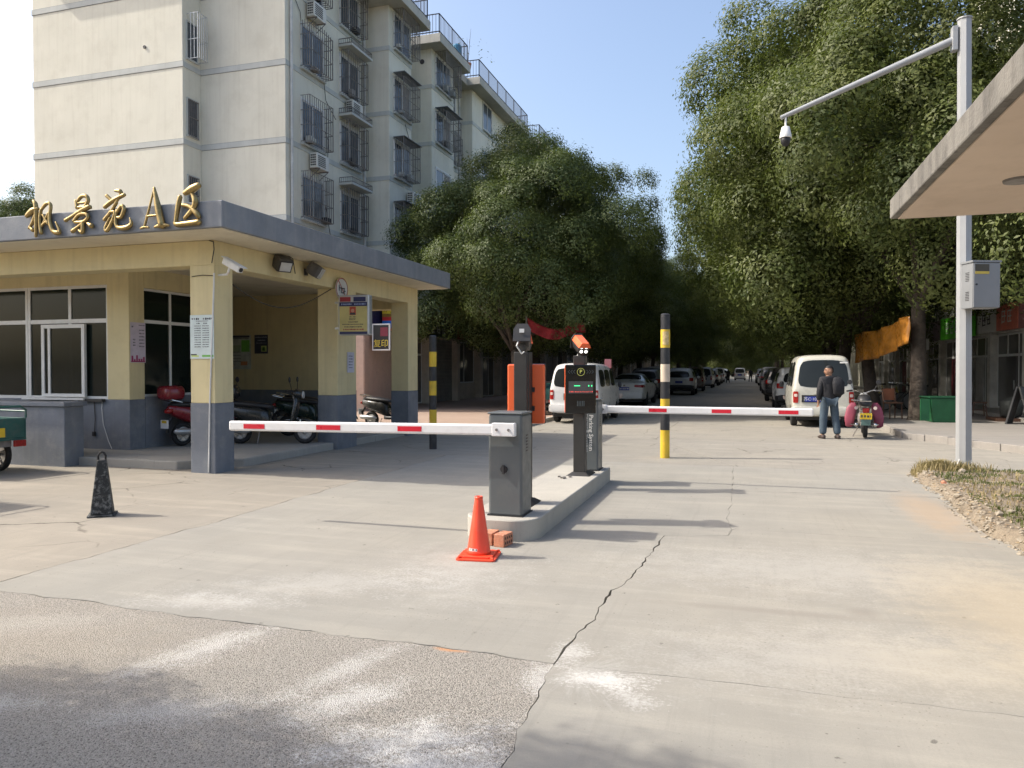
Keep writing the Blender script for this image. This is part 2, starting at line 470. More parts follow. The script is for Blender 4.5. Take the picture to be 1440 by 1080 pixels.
slab([T, A, B, B2, C, D, (-5.4, 13.2), (-5.37, 7.0)], m_new, road, {0: 0.005, 1: 0.006, 2: 0.002, 3: 0.002, 4: 0.002}, 0.016)
slab([(-17, 4.3), T, (-5.37, 7.0), (-5.4, 13.2), (-17, 13.2)], m_dusty, road, 0.004, 0.02)
slab([(-0.93, -8), (9, -8), (9, 4.15), A, (-0.93, 2.6)], m_new, road, {2: 0.002, 3: 0.002, 4: 0.002}, 0.01)
slab([A, (9, 4.15), (9, 7.8), (-0.1, 7.95), B2, B], m_new, road, {0: 0.002, 2: 0.002, 5: 0.006}, 0.01)
slab([B2, (-0.1, 7.95), (9, 7.8), (9, 11.2), C], m_new, road, {1: .002, 3: 0.004, 4: 0.002}, 0.01)
slab([C, (9, 11.2), (9, 12.5), D], m_new, road, {0: 0.004, 2: 0.004}, 0.01)
ys = [13.2, 17.6, 22.1, 26.6, 31.1, 35.6, 40.0]
for i in range(len(ys) - 1):
    y0, y1 = ys[i], ys[i + 1]
    if i == 0:
        slab([(-8.0, y0), (-5.4, 13.2), D, (-2.0, y1), (-8.0, y1)], m_far, road, 0.005)
        slab([D, (9, 12.5), (9, y1), (-2.0, y1)], m_far, road, 0.005)
    else:
        slab([(-8.0, y0), (-2.0, y0), (-2.0, y1), (-8.0, y1)], m_far, road, 0.006)
        slab([(-2.0, y0), (9, y0), (9, y1), (-2.0, y1)], m_far, road, 0.006)
slab([(-17, 13.2), (-8.0, 13.2), (-8.0, 40), (-17, 40)], m_dusty, road, 0.004)
far_road = MB().box(-17, 20, 40.0, 330, -0.4, -0.001).build('far_road', m_far); far_road['kind'] = 'structure'

# traffic island with rounded near end
def rounded(x0, x1, y0, y1, r0, r1, n=7):
    p = []
    def arc(cx, cy, r, a0, a1):
        for i in range(n + 1):
            a = R(a0 + (a1 - a0) * i / n); p.append((cx + r * math.cos(a), cy + r * math.sin(a)))
    arc(x1 - r0, y0 + r0, r0, -90, 0); arc(x1 - r1, y1 - r1, r1, 0, 90); arc(x0 + r1, y1 - r1, r1, 90, 180); arc(x0 + r0, y0 + r0, r0, 180, 270)
    return p
isl = MB().prism(rounded(-2.62, -1.88, 6.72, 10.85, 0.27, 0.04), -0.03, 0.2).build('traffic_island', m_kerb, smooth=True, bevel=0.012)
isl['kind'] = 'structure'

# right hand pavement with kerb stones, shop forecourt
pav = MB().prism([(3.62, 19.6), (5.6, 16.1), (30, 16.1), (30, 150), (3.62, 150)], -0.07, 0.13).build('pavement_right', m_pave); pav['kind'] = 'structure'
step = MB().box(7.4, 8.6, 23, 120, 0.13, 0.24).build('shop_step', m_kerb, pav)
def kerb_run(p0, p1, parent, n, w=0.14, h=0.15, mat=None):
    p0 = Vector(p0); p1 = Vector(p1); d = (p1 - p0); ln = d.length / n; d.normalize(); nr = Vector((-d.y, d.x))
    for i in range(n):
        a = p0 + d * (i * ln + 0.006); b = p0 + d * ((i + 1) * ln - 0.006)
        j = rnd.uniform(-0.012, 0.012); hz = h + rnd.uniform(-0.012, 0.008)
        q = [a + nr * (j - w / 2), b + nr * (j - w / 2), b + nr * (j + w / 2), a + nr * (j + w / 2)]
        MB().prism([(v.x, v.y) for v in q], -0.06, hz).build('kerb_stone', mat or m_kerb, parent, bevel=0.012)
kerb_run((3.54, 70), (3.54, 19.55), pav, 70, mat=m_pave)
kerb_run((3.54, 19.5), (5.55, 16.02), pav, 6, mat=m_pave)
kerb_run((5.62, 16.0), (12, 16.0), pav, 8, mat=m_pave)
# left pavement behind the gate house
pavl = MB().prism([(-20, 19.5), (-6.0, 19.5), (-6.0, 150), (-20, 150)], -0.07, 0.1).build('pavement_left', m_pink); pavl['kind'] = 'structure'
kerb_run((-5.92, 19.5), (-5.92, 70), pavl, 70, h=0.115)
# porch slab the gate house stands on
porch = MB().prism([(-18, 9.95), (-8.75, 9.95), (-8.42, 10.32), (-7.95, 10.6), (-7.95, 17.4), (-18, 17.4)], -0.07, 0.14).build('porch_floor', m_porch, bevel=0.02)
porch['kind'] = 'structure'

# raised verge at the right, with mortar edge, grass, rubble
def verge_poly(n=30):
    base = [(2.42, 13.05), (2.35, 12.0), (2.36, 10.9), (2.26, 9.6), (2.2, 8.5), (2.36, 7.5), (2.5, 6.8)]
    out = []
    rg = random.Random(3)
    for i in range(len(base) - 1):
        for k in range(5):
            t = k / 5
            out.append((base[i][0] * (1 - t) + base[i + 1][0] * t + rg.uniform(-.03, .03), base[i][1] * (1 - t) + base[i + 1][1] * t))
    out.append(base[-1])
    return out
edge = verge_poly()
def heightfield(name, x0, x1, y0, y1, nx, ny, fn, mat, inside=None):
    vs = []; fs = []
    for j in range(ny + 1):
        for i in range(nx + 1):
            x = x0 + (x1 - x0) * i / nx; y = y0 + (y1 - y0) * j / ny
            vs.append((x, y, fn(x, y)))
    for j in range(ny):
        for i in range(nx):
            a = j * (nx + 1) + i
            fs.append((a, a + 1, a + nx + 2, a + nx + 1))
    mb = MB(); mb.add(vs, fs)
    return mb.build(name, mat, smooth='s')
def edge_x(y):
    for (xa, ya), (xb, yb) in zip(edge[:-1], edge[1:]):
        if yb <= y <= ya:
            t = (ya - y) / max(ya - yb, 1e-6); return xa + (xb - xa) * t
    return 2.4
rgv = np.random.RandomState(5)
_g = rgv.rand(64, 64)
def vn(x, y):
    i, j = int(math.floor(x)), int(math.floor(y)); u, v = x - i, y - j
    u = u * u * (3 - 2 * u); v = v * v * (3 - 2 * v)
    g = lambda a, b: _g[a % 64, b % 64]
    return (g(i, j) * (1 - u) + g(i + 1, j) * u) * (1 - v) + (g(i, j + 1) * (1 - u) + g(i + 1, j + 1) * u) * v
def verge_h(x, y):
    d = min(x - edge_x(y), 13.15 - y, 4.3 - x, y - 6.7)
    if d <= 0: return -0.05 + max(d, -0.2) * 0.1
    k = min(1, d / 0.14)
    return -0.03 + 0.105 * (k * k * (3 - 2 * k)) + 0.035 * vn(x * 9, y * 9) * k + 0.05 * vn(x * 2, y * 2) * min(1, d / .4)
m_verge, nt, bs = new_mat('verge_earth')
geo = N(nt, 'ShaderNodeNewGeometry'); pos = geo.outputs['Position']
o_ = mixc(nt, ramp(nt, noise(nt, pos, 6, 8, .7), .35, .65), (0.13, 0.10, 0.07), (0.33, 0.27, 0.195))
o_ = mixc(nt, ramp(nt, noise(nt, pos, 60, 4, .7), .4, .62, 0, .7), o_, (0.22, 0.19, 0.145))
L(nt, o_, bs.inputs['Base Color']); bs.inputs['Roughness'].default_value = 0.95
bump(nt, bs, noise(nt, pos, 45, 6, .7), 0.02)
verge = heightfield('verge', 2.0, 4.6, 6.6, 13.3, 70, 170, verge_h, m_verge); verge['kind'] = 'structure'
# grass blades (uncountable)
def grass(name, pts, mat, hmin, hmax, label=None, w=0.006):
    vs = []; fs = []
    rg = random.Random(11)
    for (x, y, z, k) in pts:
        a = rg.uniform(0, 6.28); h = rg.uniform(hmin, hmax) * k; lean = rg.uniform(0.1, 0.9) * h
        dx, dy = math.cos(a), math.sin(a); px, py = -dy * w, dx * w
        b = len(vs)
        vs += [(x - px, y - py, z - .01), (x + px, y + py, z - .01), (x + dx * lean * .4 + px * .7, y + dy * lean * .4 + py * .7, z + h * .6), (x + dx * lean * .4 - px * .7, y + dy * lean * .4 - py * .7, z + h * .6), (x + dx * lean, y + dy * lean, z + h * .85)]
        fs += [(b, b + 1, b + 2, b + 3), (b + 3, b + 2, b + 4)]
    mb = MB(); mb.add(vs, fs)
    me = bpy.data.meshes.new(name); me.from_pydata(vs, [], fs); me.materials.append(mat)
    o = mesh_obj(name, me); o['kind'] = 'stuff'
    return o
def leafy(name, c0, c1, trans=0.25, rough=0.45):
    m, nt, bs = new_mat(name)
    geo = N(nt, 'ShaderNodeNewGeometry')
    oi = N(nt, 'ShaderNodeObjectInfo')
    n1 = noise(nt, geo.outputs['Position'], 0.9, 3)
    f = mth(nt, 'ADD', mth(nt, 'MULTIPLY', geo.outputs['Random Per Island'], 0.42), mth(nt, 'MULTIPLY', ramp(nt, n1, .36, .64), 0.58))
    c = mixc(nt, f, c0, c1)
    L(nt, c, bs.inputs['Base Color'])
    bs.inputs['Roughness'].default_value = rough
    bs.inputs['Specular IOR Level'].default_value = 0.4
    tr = N(nt, 'ShaderNodeBsdfTranslucent'); L(nt, mixc(nt, 0.5, c, (0.16, 0.22, 0.03)), tr.inputs['Color'])
    mx = N(nt, 'ShaderNodeMixShader'); mx.inputs[0].default_value = trans
    out = nt.nodes['Material Output']
    L(nt, bs.outputs[0], mx.inputs[1]); L(nt, tr.outputs[0], mx.inputs[2]); L(nt, mx.outputs[0], out.inputs['Surface'])
    MATS[name] = m
    return m
m_grass = leafy('grass_green', (0.055, 0.08, 0.02), (0.15, 0.165, 0.05), 0.2, 0.7)
m_straw = leafy('grass_dry', (0.20, 0.16, 0.07), (0.38, 0.31, 0.16), 0.2, 0.8)
gp = []; dp = []
for _ in range(10500):
    y = rnd.uniform(6.8, 13.0); x = rnd.uniform(2.5, 4.2)
    d = x - edge_x(y) - 0.22
    if d < 0: continue
    k = vn(x * 2.2, y * 2.2); z = verge_h(x, y)
    if k > 0.30 and rnd.random() < 0.9: gp.append((x, y, z, 0.6 + k * 0.7))
    elif rnd.random() < 0.25: dp.append((x, y, z, 1))
for _ in range(1500):
    a = rnd.uniform(0, 6.28); r = abs(rnd.gauss(0, .22))
    x, y = 2.75 + r * math.cos(a) * 1.6, 12.75 + r * math.sin(a) * .7
    if x > edge_x(min(y, 13.0)) + .02: dp.append((x, y, verge_h(x, min(y, 13.1)), 2.2))
# fallen leaves and litter scraps (uncountable)
vs = []; fs = []
rl_ = random.Random(77)
for _ in range(900):
    y = rl_.uniform(6.9, 13.0); x = edge_x(y) + abs(rl_.gauss(.35, .45)); z = verge_h(x, y) + .006
    if x > 4.2: continue
    s_ = rl_.uniform(.012, .035); a = rl_.uniform(0, 6.28); c_, n_ = math.cos(a) * s_, math.sin(a) * s_
    b_ = len(vs); vs += [(x - c_, y - n_, z), (x + n_ * .5, y - c_ * .5, z + rl_.uniform(.0, .012)), (x + c_, y + n_, z + rl_.uniform(0, .015)), (x - n_ * .5, y + c_ * .5, z + rl_.uniform(0, .01))]
    fs.append((b_, b_ + 1, b_ + 2, b_ + 3))
mb = MB(); mb.add(vs, fs); o = mb.build('leaf_litter', leafy('leaf_dead', (.14, .08, .04), (.5, .4, .26), .1, .8)); o['kind'] = 'stuff'; o['label'] = 'fallen brown leaves and scraps on the verge'
grass('verge_grass', gp, m_grass, 0.02, 0.055)['label'] = 'short patchy green grass on the verge by the camera pole'
grass('dry_grass', dp, m_straw, 0.03, 0.08)['label'] = 'dry straw coloured grass and weeds on the verge'
# broken mortar lumps and brick fragments along the verge edge
def rock(mb, c, r, rg, flat=0.55):
    M = Matrix.Rotation(rg.uniform(0, 6.28), 4, 'Z')
    bm = bmesh.new(); bmesh.ops.create_icosphere(bm, subdivisions=1, radius=1)
    k = [rg.uniform(.7, 1.25) for _ in range(42)]
    sx, sy = rg.uniform(.7, 1.4), rg.uniform(.7, 1.2)
    bm.verts.ensure_lookup_table()
    vs = [M @ Vector((v.co.x * sx * k[i] * r, v.co.y * sy * k[i] * r, v.co.z * flat * k[i] * r)) + Vector(c) for i, v in enumerate(bm.verts)]
    fs = [tuple(v.index for v in f.verts) for f in bm.faces]; bm.free()
    mb.add(vs, fs)
rg = random.Random(21)
mb = MB()
for _ in range(420):
    y = rg.uniform(6.9, 12.9); x = edge_x(y) + abs(rg.gauss(0, 0.22)) - 0.05
    rock(mb, (x, y, max(verge_h(x, y), -0.0) + .004), rg.uniform(0.006, 0.03), rg)
o = mb.build('rubble_crumbs', m_rubble); o['kind'] = 'stuff'; o['label'] = 'crumbled mortar and pebbles along the verge edge'
m_brick = M_('brick_red', (0.46, 0.19, 0.11), 0.9, var=.25, scale=20, bmp=.004, bscale=90, dirt=(0.5, .4, .32), dirt_amt=.5)
spots = [(2.62, 8.35, .07), (2.75, 8.2, .05), (2.5, 8.9, .06), (2.9, 8.6, .05), (2.55, 7.9, .08), (2.72, 7.75, .06), (2.45, 7.6, .07), (2.95, 9.3, .05), (2.42, 10.2, .06), (2.5, 11.2, .05), (2.66, 9.1, .05), (3.0, 12.4, .06)]
for i, (x, y, r) in enumerate(spots):
    mb = MB(); rock(mb, (0, 0, 0), r, rg, .6)
    k = i % 3 == 0
    o = mb.build('brick_fragment' if k else 'mortar_lump', m_brick if k else m_rubble)
    o.location = (x, y, verge_h(x, y) + r * .3)
    tag(o, 'small broken red brick fragment lying on the grassy verge' if k else 'pale broken mortar lump lying on the grassy verge', 'rubble', 'red brick bits on the verge' if k else 'mortar lumps on the verge')
# ------------------------------------------------------------------ the gate house
m_yel = M_('paint_yellow', (0.66, 0.565, 0.32), 0.75, var=.06, scale=1.2, streak=.3, dirt=(0.36, 0.30, 0.18), dirt_amt=.2, bmp=.002, bscale=60)
m_dado = M_('paint_slate', (0.155, 0.172, 0.20), 0.7, var=.14, scale=2.0, streak=.3, dirt=(0.26, 0.265, 0.26), dirt_amt=.45, bmp=.004, bscale=50)
m_fascia = M_('paint_fascia', (0.19, 0.205, 0.225), 0.75, var=.12, scale=1.5, streak=.45, dirt=(0.30, 0.305, 0.30), dirt_amt=.4, bmp=.004)
m_soffit = M_('paint_soffit', (0.70, 0.63, 0.48), 0.8, var=.08, scale=.8, dirt=(0.35, 0.29, 0.2), dirt_amt=.3)
m_white = M_('white_frame', (0.70, 0.70, 0.68), 0.45, var=.06, scale=5, dirt=(0.45, .43, .38), dirt_amt=.25)
m_pane = glass_mat('window_glass', (0.030, 0.036, 0.036), 0.05)
m_dark = M_('dark_plastic', (0.02, 0.02, 0.022), 0.5, var=.2)
m_black = M_('black_rubber', (0.016, 0.016, 0.017), 0.75, var=.25, scale=12)
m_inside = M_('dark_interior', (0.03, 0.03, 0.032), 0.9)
m_steel = M_('galvanised_steel', (0.52, 0.53, 0.53), 0.42, metal=.7, var=.1, scale=8)
m_cable = M_('cable_dark', (0.05, 0.045, 0.04), 0.7)
m_cablew = M_('cable_white', (0.6, 0.6, 0.58), 0.6)
m_paper = M_('paper_white', (0.72, 0.72, 0.70), 0.8, var=.05)
m_ink = M_('ink_dark', (0.05, 0.05, 0.06), 0.8)
m_red = M_('sign_red', (0.55, 0.03, 0.03), 0.5)
m_gold = M_('gold_metal', (0.38, 0.28, 0.12), 0.42, metal=.9, var=.25, scale=14, dirt=(0.10, .085, .055), dirt_amt=.55, bmp=.003, bscale=25)

gh = thing('gate_house', 'yellow gate house with grey flat roof and slate grey lower walls beside the barrier', 'gate house', (-11, 13, 0), world=True)
roof = MB().box(-19, -7.08, 8.98, 17.55, 3.63, 4.01).build('roof', m_fascia, gh, bevel=.015)
MB().box(-18.95, -7.13, 9.03, 17.5, 3.615, 3.628).build('soffit', m_soffit, roof)
MB().box(-19, -7.85, 9.76, 10.12, 3.23, 3.612).build('beam', m_yel, gh, bevel=.012)
MB().box(-8.25, -7.852, 10.122, 17.3, 3.23, 3.612).build('beam', m_yel, gh, bevel=.012)
MB().box(-19, -8.252, 16.9, 17.28, 3.1, 3.612).build('beam', m_yel, gh)
MB().box(-18.9, -8.3, 10.13, 16.89, 3.50, 3.612).build('ceiling', m_soffit, gh)
for (x0, x1, y0, y1) in ((-8.30, -7.85, 9.757, 10.2), (-8.30, -7.848, 13.42, 14.17), (-8.30, -7.848, 16.72, 17.28)):
    MB().box(x0, x1, y0, y1, 1.09, 3.235).build('column', m_yel, gh, bevel=.012)
    MB().box(x0 - .006, x1 + .006, y0 - .006, y1 + .006, -.06, 1.09).build('column_base', m_dado, gh, bevel=.012)
# booth: corner pillar, right wall, front window wall
MB().box(-11.25, -10.75, 11.05, 11.42, 1.06, 3.5).build('pillar', m_yel, gh, bevel=.01)
MB().box(-19, -10.744, 11.044, 11.42, .1, 1.06).build('lower_wall', m_dado, gh, bevel=.01)
MB().box(-11.1, -10.744, 11.422, 13.5, .1, 1.10).build('lower_wall', m_dado, gh)
MB().box(-11.1, -10.75, 11.422, 13.5, 3.14, 3.5).build('upper_wall', m_yel, gh)
MB().box(-19, -11.252, 11.052, 11.4, 3.18, 3.5).build('upper_wall', m_yel, gh)
MB().box(-11.1, -10.75, 13.0, 13.5, 1.10, 3.14).build('side_wall', m_yel, gh)
MB().box(-15.0, -9.35, 16.62, 16.88, 1.09, 3.5).build('back_wall', m_yel, gh)
MB().box(-15.0, -9.344, 16.614, 16.886, .1, 1.09).build('back_wall_base', m_dado, gh)
MB().box(-15.2, -15.0, 13.7, 16.88, .1, 3.5).build('passage_end_wall', m_yel, gh)
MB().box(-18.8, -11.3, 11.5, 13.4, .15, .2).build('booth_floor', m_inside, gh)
MB().box(-19, -18.8, 11.05, 13.69, .1, 3.5).build('left_wall', m_yel, gh)
MB().box(-18.79, -15.31, 11.06, 11.3, 1.06, 3.18).build('front_wall', m_yel, gh)
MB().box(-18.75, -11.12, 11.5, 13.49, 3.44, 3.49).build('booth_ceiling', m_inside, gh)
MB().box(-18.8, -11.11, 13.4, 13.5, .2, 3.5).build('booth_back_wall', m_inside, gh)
MB().box(-18.8, -10.75, 13.501, 13.69, .1, 3.5).build('back_wall', m_yel, gh)
def window(parent, axis, p, a0, a1, z0, z1, mull=(), trans=None, fr=0.05, depth=0.06, out=-1, pane_mat=None, name='window'):
    """window in plane axis=p; a0..a1 along the wall; frame bars proud of the glass, each pane a part"""
    w = MB(); t = fr
    def bx(mb, u0, u1, v0, v1, d0, d1):
        if axis == 'y': mb.box(u0, u1, min(p + out * d0, p + out * d1), max(p + out * d0, p + out * d1), v0, v1)
        else: mb.box(min(p + out * d0, p + out * d1), max(p + out * d0, p + out * d1), u0, u1, v0, v1)
    bx(w, a0, a1, z1 - t, z1, -depth / 2, depth / 2); bx(w, a0, a1, z0, z0 + t, -depth / 2, depth / 2)
    bx(w, a0, a0 + t, z0 + t, z1 - t, -depth / 2, depth / 2); bx(w, a1 - t, a1, z0 + t, z1 - t, -depth / 2, depth / 2)
    zs = [z0 + t, z1 - t]
    if trans:
        bx(w, a0 + t, a1 - t, trans - t * .7, trans + t * .7, -depth * .45, depth * .45); zs = [z0 + t, trans - t * .7, trans + t * .7, z1 - t]
    xs = [a0 + t]
    for mm in mull:
        for k in range(0, len(zs), 2):
            bx(w, mm - t * .6, mm + t * .6, zs[k], zs[k + 1], -depth * .4, depth * .4)
        xs += [mm - t * .6, mm + t * .6]
    xs.append(a1 - t)
    wo = w.build(name, m_white, parent)
    for i in range(0, len(xs), 2):
        for k in range(0, len(zs), 2):
            q = MB(); bx(q, xs[i], xs[i + 1], zs[k], zs[k + 1], -.008, .008)
            q.build('pane', pane_mat or m_pane, wo)
    return wo
m_see = glass_mat('booth_glass', (0.013, 0.019, 0.016), 0.05, 0.2, 0.25)
window(gh, 'y', 11.12, -13.20, -11.255, 1.06, 3.18, (-12.18,), 2.52, .055, pane_mat=m_see)
window(gh, 'y', 11.12, -15.3, -13.21, 1.06, 3.18, (-14.2,), 2.52, .055, pane_mat=m_see)
window(gh, 'x', -10.85, 11.425, 12.95, 1.10, 3.14, (12.17,), 2.52, .045, out=1, pane_mat=m_see)
# open sliding sash standing proud of the front window
sash = MB()
for (a, b, c, d) in ((-12.80, -12.73, 1.10, 2.46), (-11.83, -11.76, 1.10, 2.46), (-12.73, -11.83, 2.39, 2.46), (-12.73, -11.83, 1.10, 1.16), (-12.64, -12.585, 1.16, 2.39)):
    sash.box(a, b, 11.02, 11.075, c, d)
so = sash.build('sash', m_white, gh)
MB().box(-12.73, -11.83, 11.04, 11.05, 1.16, 2.39).build('pane', m_see, so)
MB().box(-13.2, -11.7, 10.93, 11.043, 1.045, 1.085).build('window_sill', m_white, gh)
MB().box(-11.85, -11.3, 10.96, 11.043, 1.02, 1.07).build('window_sill', m_dark, gh)
# dwarf wall in front of the booth
dw = thing('dwarf_wall', 'low slate grey wall with flat cap in front of the booth window', 'wall', (-13, 9.9, 0), world=True)
MB().box(-18, -10.76, 9.68, 10.06, -.05, 1.0).build('wall', m_dado, dw, bevel=.012)
MB().box(-18, -10.72, 9.64, 10.1, 1.0, 1.07).build('cap', m_dado, dw, bevel=.01)
# desk and screen seen dimly in the booth
t = thing('booth_desk', 'dark desk inside the booth behind the window', 'desk', (-12.3, 12.4, .2), world=True)
MB().box(-13.3, -11.4, 12.1, 12.8, .88, .93).build('desk_top', m_dark, t)
for x in (-13.25, -11.5): MB().box(x, x + .05, 12.15, 12.75, .2, .88).build('leg', m_dark, t)

# gold relief lettering on the fascia: brush strokes as swelling tubes
sign = thing('gold_lettering', 'gold relief characters 枫景苑A区 mounted on the grey roof fascia', 'sign', (-9, 8.93, 3.64), world=True)
KX = 0.01387 / 5.333; KZ = 0.0104 / 5.333
GLYPH = {
 'feng': (40, 145, 430, -10.66, [
   [(52, 262, 15), (95, 228, 20), (135, 212, 12)], [(104, 150, 10), (120, 185, 14), (122, 300, 13), (118, 428, 9)], [(116, 262, 12), (92, 322, 11), (64, 362, 7)], [(70, 350, 8), (96, 378, 13)],
   [(162, 220, 10), (150, 300, 11), (160, 405, 12)], [(160, 226, 9), (205, 178, 12), (234, 196, 11), (224, 300, 11), (248, 392, 15), (288, 412, 15), (298, 396, 10), (272, 330, 6)],
   [(172, 262, 7), (214, 336, 12)], [(216, 256, 9), (166, 352, 8)], [(160, 350, 8), (196, 322, 9)]]),
 'jing': (345, 115, 405, -9.88, [
   [(428, 150, 9), (438, 205, 13)], [(438, 160, 9), (470, 122, 12), (506, 124, 13), (518, 158, 12), (500, 196, 12)], [(446, 172, 8), (500, 170, 8)], [(440, 206, 11), (500, 204, 9)],
   [(350, 296, 12), (400, 268, 10), (450, 240, 13), (520, 208, 16), (536, 214, 9)], [(470, 205, 12), (478, 245, 12)],
   [(412, 306, 11), (450, 262, 12), (500, 258, 13), (516, 288, 12), (480, 318, 11), (420, 316, 10)],
   [(478, 316, 12), (474, 396, 13), (448, 378, 7)], [(470, 332, 9), (436, 358, 10), (402, 384, 14)], [(512, 330, 8), (540, 352, 18)]]),
 'yuan': (630, 90, 400, -9.14, [
   [(654, 128, 12), (690, 168, 11)], [(640, 212, 13), (700, 168, 14), (778, 132, 12)], [(716, 96, 9), (748, 102, 14), (752, 128, 10), (716, 190, 9)],
   [(722, 186, 11), (684, 248, 10), (636, 308, 12)], [(676, 254, 10), (712, 258, 12), (692, 322, 11), (654, 392, 12), (642, 366, 10), (676, 296, 8)],
   [(722, 262, 9), (760, 214, 12), (776, 240, 12), (756, 296, 12), (726, 298, 9)], [(724, 246, 9), (716, 330, 11), (736, 376, 14), (796, 378, 15), (826, 352, 11), (816, 310, 5)]]),
 'a': (905, 75, 378, -8.46, [
   [(1000, 76, 5), (966, 220, 7), (930, 362, 8)], [(1000, 78, 8), (1024, 220, 20), (1052, 360, 22)], [(946, 284, 7), (1034, 280, 7)],
   [(904, 372, 6), (930, 364, 9), (960, 368, 6)], [(1002, 368, 7), (1050, 358, 15), (1096, 362, 7)]]),
 'qu': (1165, 50, 352, -7.86, [
   [(1238, 110, 16), (1284, 86, 24), (1326, 62, 18)], [(1204, 134, 14), (1190, 200, 15), (1176, 300, 13), (1180, 334, 16), (1250, 332, 16), (1326, 328, 18)],
   [(1280, 112, 10), (1304, 168, 18), (1290, 226, 15), (1236, 292, 12)], [(1222, 196, 12), (1268, 212, 14), (1312, 262, 18), (1326, 290, 14)]]),
}
def resample(pts, k=5):
    out = []
    P = [pts[0]] + list(pts) + [pts[-1]]
    for i in range(1, len(P) - 2):
        for s in range(k):
            t = s / k
            q = []
            for c in range(3):
                a, b, d, e = P[i - 1][c], P[i][c], P[i + 1][c], P[i + 2][c]
                q.append(0.5 * (2 * b + (d - a) * t + (2 * a - 5 * b + 4 * d - e) * t * t + (3 * b - a - 3 * d + e) * t ** 3))
            out.append(q)
    out.append(list(pts[-1]))
    return out
for g, (gx, gy0, gy1, X0, strokes) in GLYPH.items():
    mb = MB()
    for st in strokes:
        ps = resample([(x, y, w) for x, y, w in st]) 
        # rounded ends
        pts = []; rs = []
        for i, (x, y, w) in enumerate(ps):
            pts.append((X0 + (x - gx) * KX, 8.965 - .028, 3.66 + (gy1 - y) * KZ)); rs.append(max(w, 3) * KX * .92)
        d0 = (Vector(pts[0]) - Vector(pts[1])).normalized() * rs[0]; d1 = (Vector(pts[-1]) - Vector(pts[-2])).normalized() * rs[-1]
        pts = [tuple(Vector(pts[0]) + d0 * .9), tuple(Vector(pts[0]) + d0 * .55)] + pts + [tuple(Vector(pts[-1]) + d1 * .55), tuple(Vector(pts[-1]) + d1 * .9)]
        rs = [rs[0] * .25, rs[0] * .8] + rs + [rs[-1] * .8, rs[-1] * .25]
        mb.tube(pts, rs, 10)
    mb.build('letter', m_gold, sign, smooth='s')
# CCTV bullet camera on the corner column
t = thing('bullet_camera', 'white bullet security camera with sunshield on the corner column of the gate house', 'security camera', (-7.84, 9.9, 3.1), world=True)
d = Vector((0.62, -0.12, -0.30)).normalized(); c0 = Vector((-7.62, 9.74, 3.27))
up = Vector((0, 0, 1)); rt = d.cross(up).normalized(); u2 = rt.cross(d)
Mx = Matrix(((d.x, rt.x, u2.x, c0.x), (d.y, rt.y, u2.y, c0.y), (d.z, rt.z, u2.z, c0.z), (0, 0, 0, 1)))
b = MB().box(-.02, .36, -.05, .05, -.05, .045, Mx).build('housing', m_white, t, bevel=.012)
MB().box(-.06, .42, -.062, .062, .047, .058, Mx).build('sunshield', m_white, t, bevel=.004)
MB().cyl(Mx @ Vector((.355, 0, 0)), Mx @ Vector((.365, 0, 0)), .036, n=16).build('lens', m_dark, t)
MB().tube([Mx @ Vector((.12, 0, -.05)), Mx @ Vector((.12, 0, -.12)), (-7.66, 9.82, 3.08), (-7.85, 9.86, 3.08)], .018).build('bracket', m_white, t)
MB().tube([(-7.86, 9.72, 3.25), (-7.80, 9.70, 3.45), (-7.84, 9.74, 3.58), (-7.92, 9.745, 3.6)], .008, 6).build('cable', m_cable, t)
o = MB().tube([(-7.84, 9.745, 3.1), (-7.845, 9.745, 2.9), (-7.93, 9.738, 1.1), (-7.96, 9.738, .02)], .013, 6).build('conduit', m_cablew)
tag(o, 'thin white conduit running down the edge of the corner column', 'conduit')
o = MB().tube([(-8.25, 9.745, 3.06), (-8.05, 9.743, 3.075), (-7.86, 9.74, 3.06)], .006, 6).build('wire_tie', m_cable); tag(o, 'dark wire tied round the top of the corner column', 'wire')
# slack cable under the beam
pts = []
for i in range(15):
    u = i / 14; pts.append((-7.95, 10.25 + 3.1 * u, 3.02 - .45 * math.sin(math.pi * u) * (1 - .25 * u) + .2 * u))
o = MB().tube(pts, .009, 6).build('slack_cable', m_cable); tag(o, 'brown slack cable hanging between two gate house columns', 'cable')
# two flood lights on the beam
m_lens = M_('lamp_glass', (0.5, 0.5, 0.48), 0.15)
for i, (y, rz, lab) in enumerate(((11.45, -.5, 'dark weathered floodlight on the beam turned towards the road camera'), (12.25, .35, 'floodlight with silver frame on the beam beside the dark one'))):
    t = thing('floodlight', lab, 'floodlight', (-7.845, y, 3.42), rz)
    MB().box(0, .05, -.05, .05, -.06, .06).build('bracket', m_dark, t)
    Mx = Matrix.Translation((.2, -.04, .03)) @ Matrix.Rotation(R(32), 4, 'Y')
    MB().loft([(-.14, 0, 0, .07, .09), (-.12, .0, 0, .13, .12), (.12, 0, 0, .13, .12), (.14, 0, 0, .07, .09)], 12, 5).build('housing', M_('lamp_housing', (.09, .085, .08), .6, metal=.3, dirt=(.2, .18, .15), dirt_amt=.5), t).matrix_local = Mx
    MB().box(.125, .14, -.12, .12, -.1, .1).build('frame', m_steel if i else m_dark, t).matrix_local = Mx
    MB().box(.1405, .144, -.1, .1, -.08, .08).build('glass', m_lens, t).matrix_local = Mx
    MB().tube([(.1, .05, .1), (.05, .15, .2), (.02, .25, .16), (.01, .3, -.1)], .008, 6).build('cable', m_cable, t)
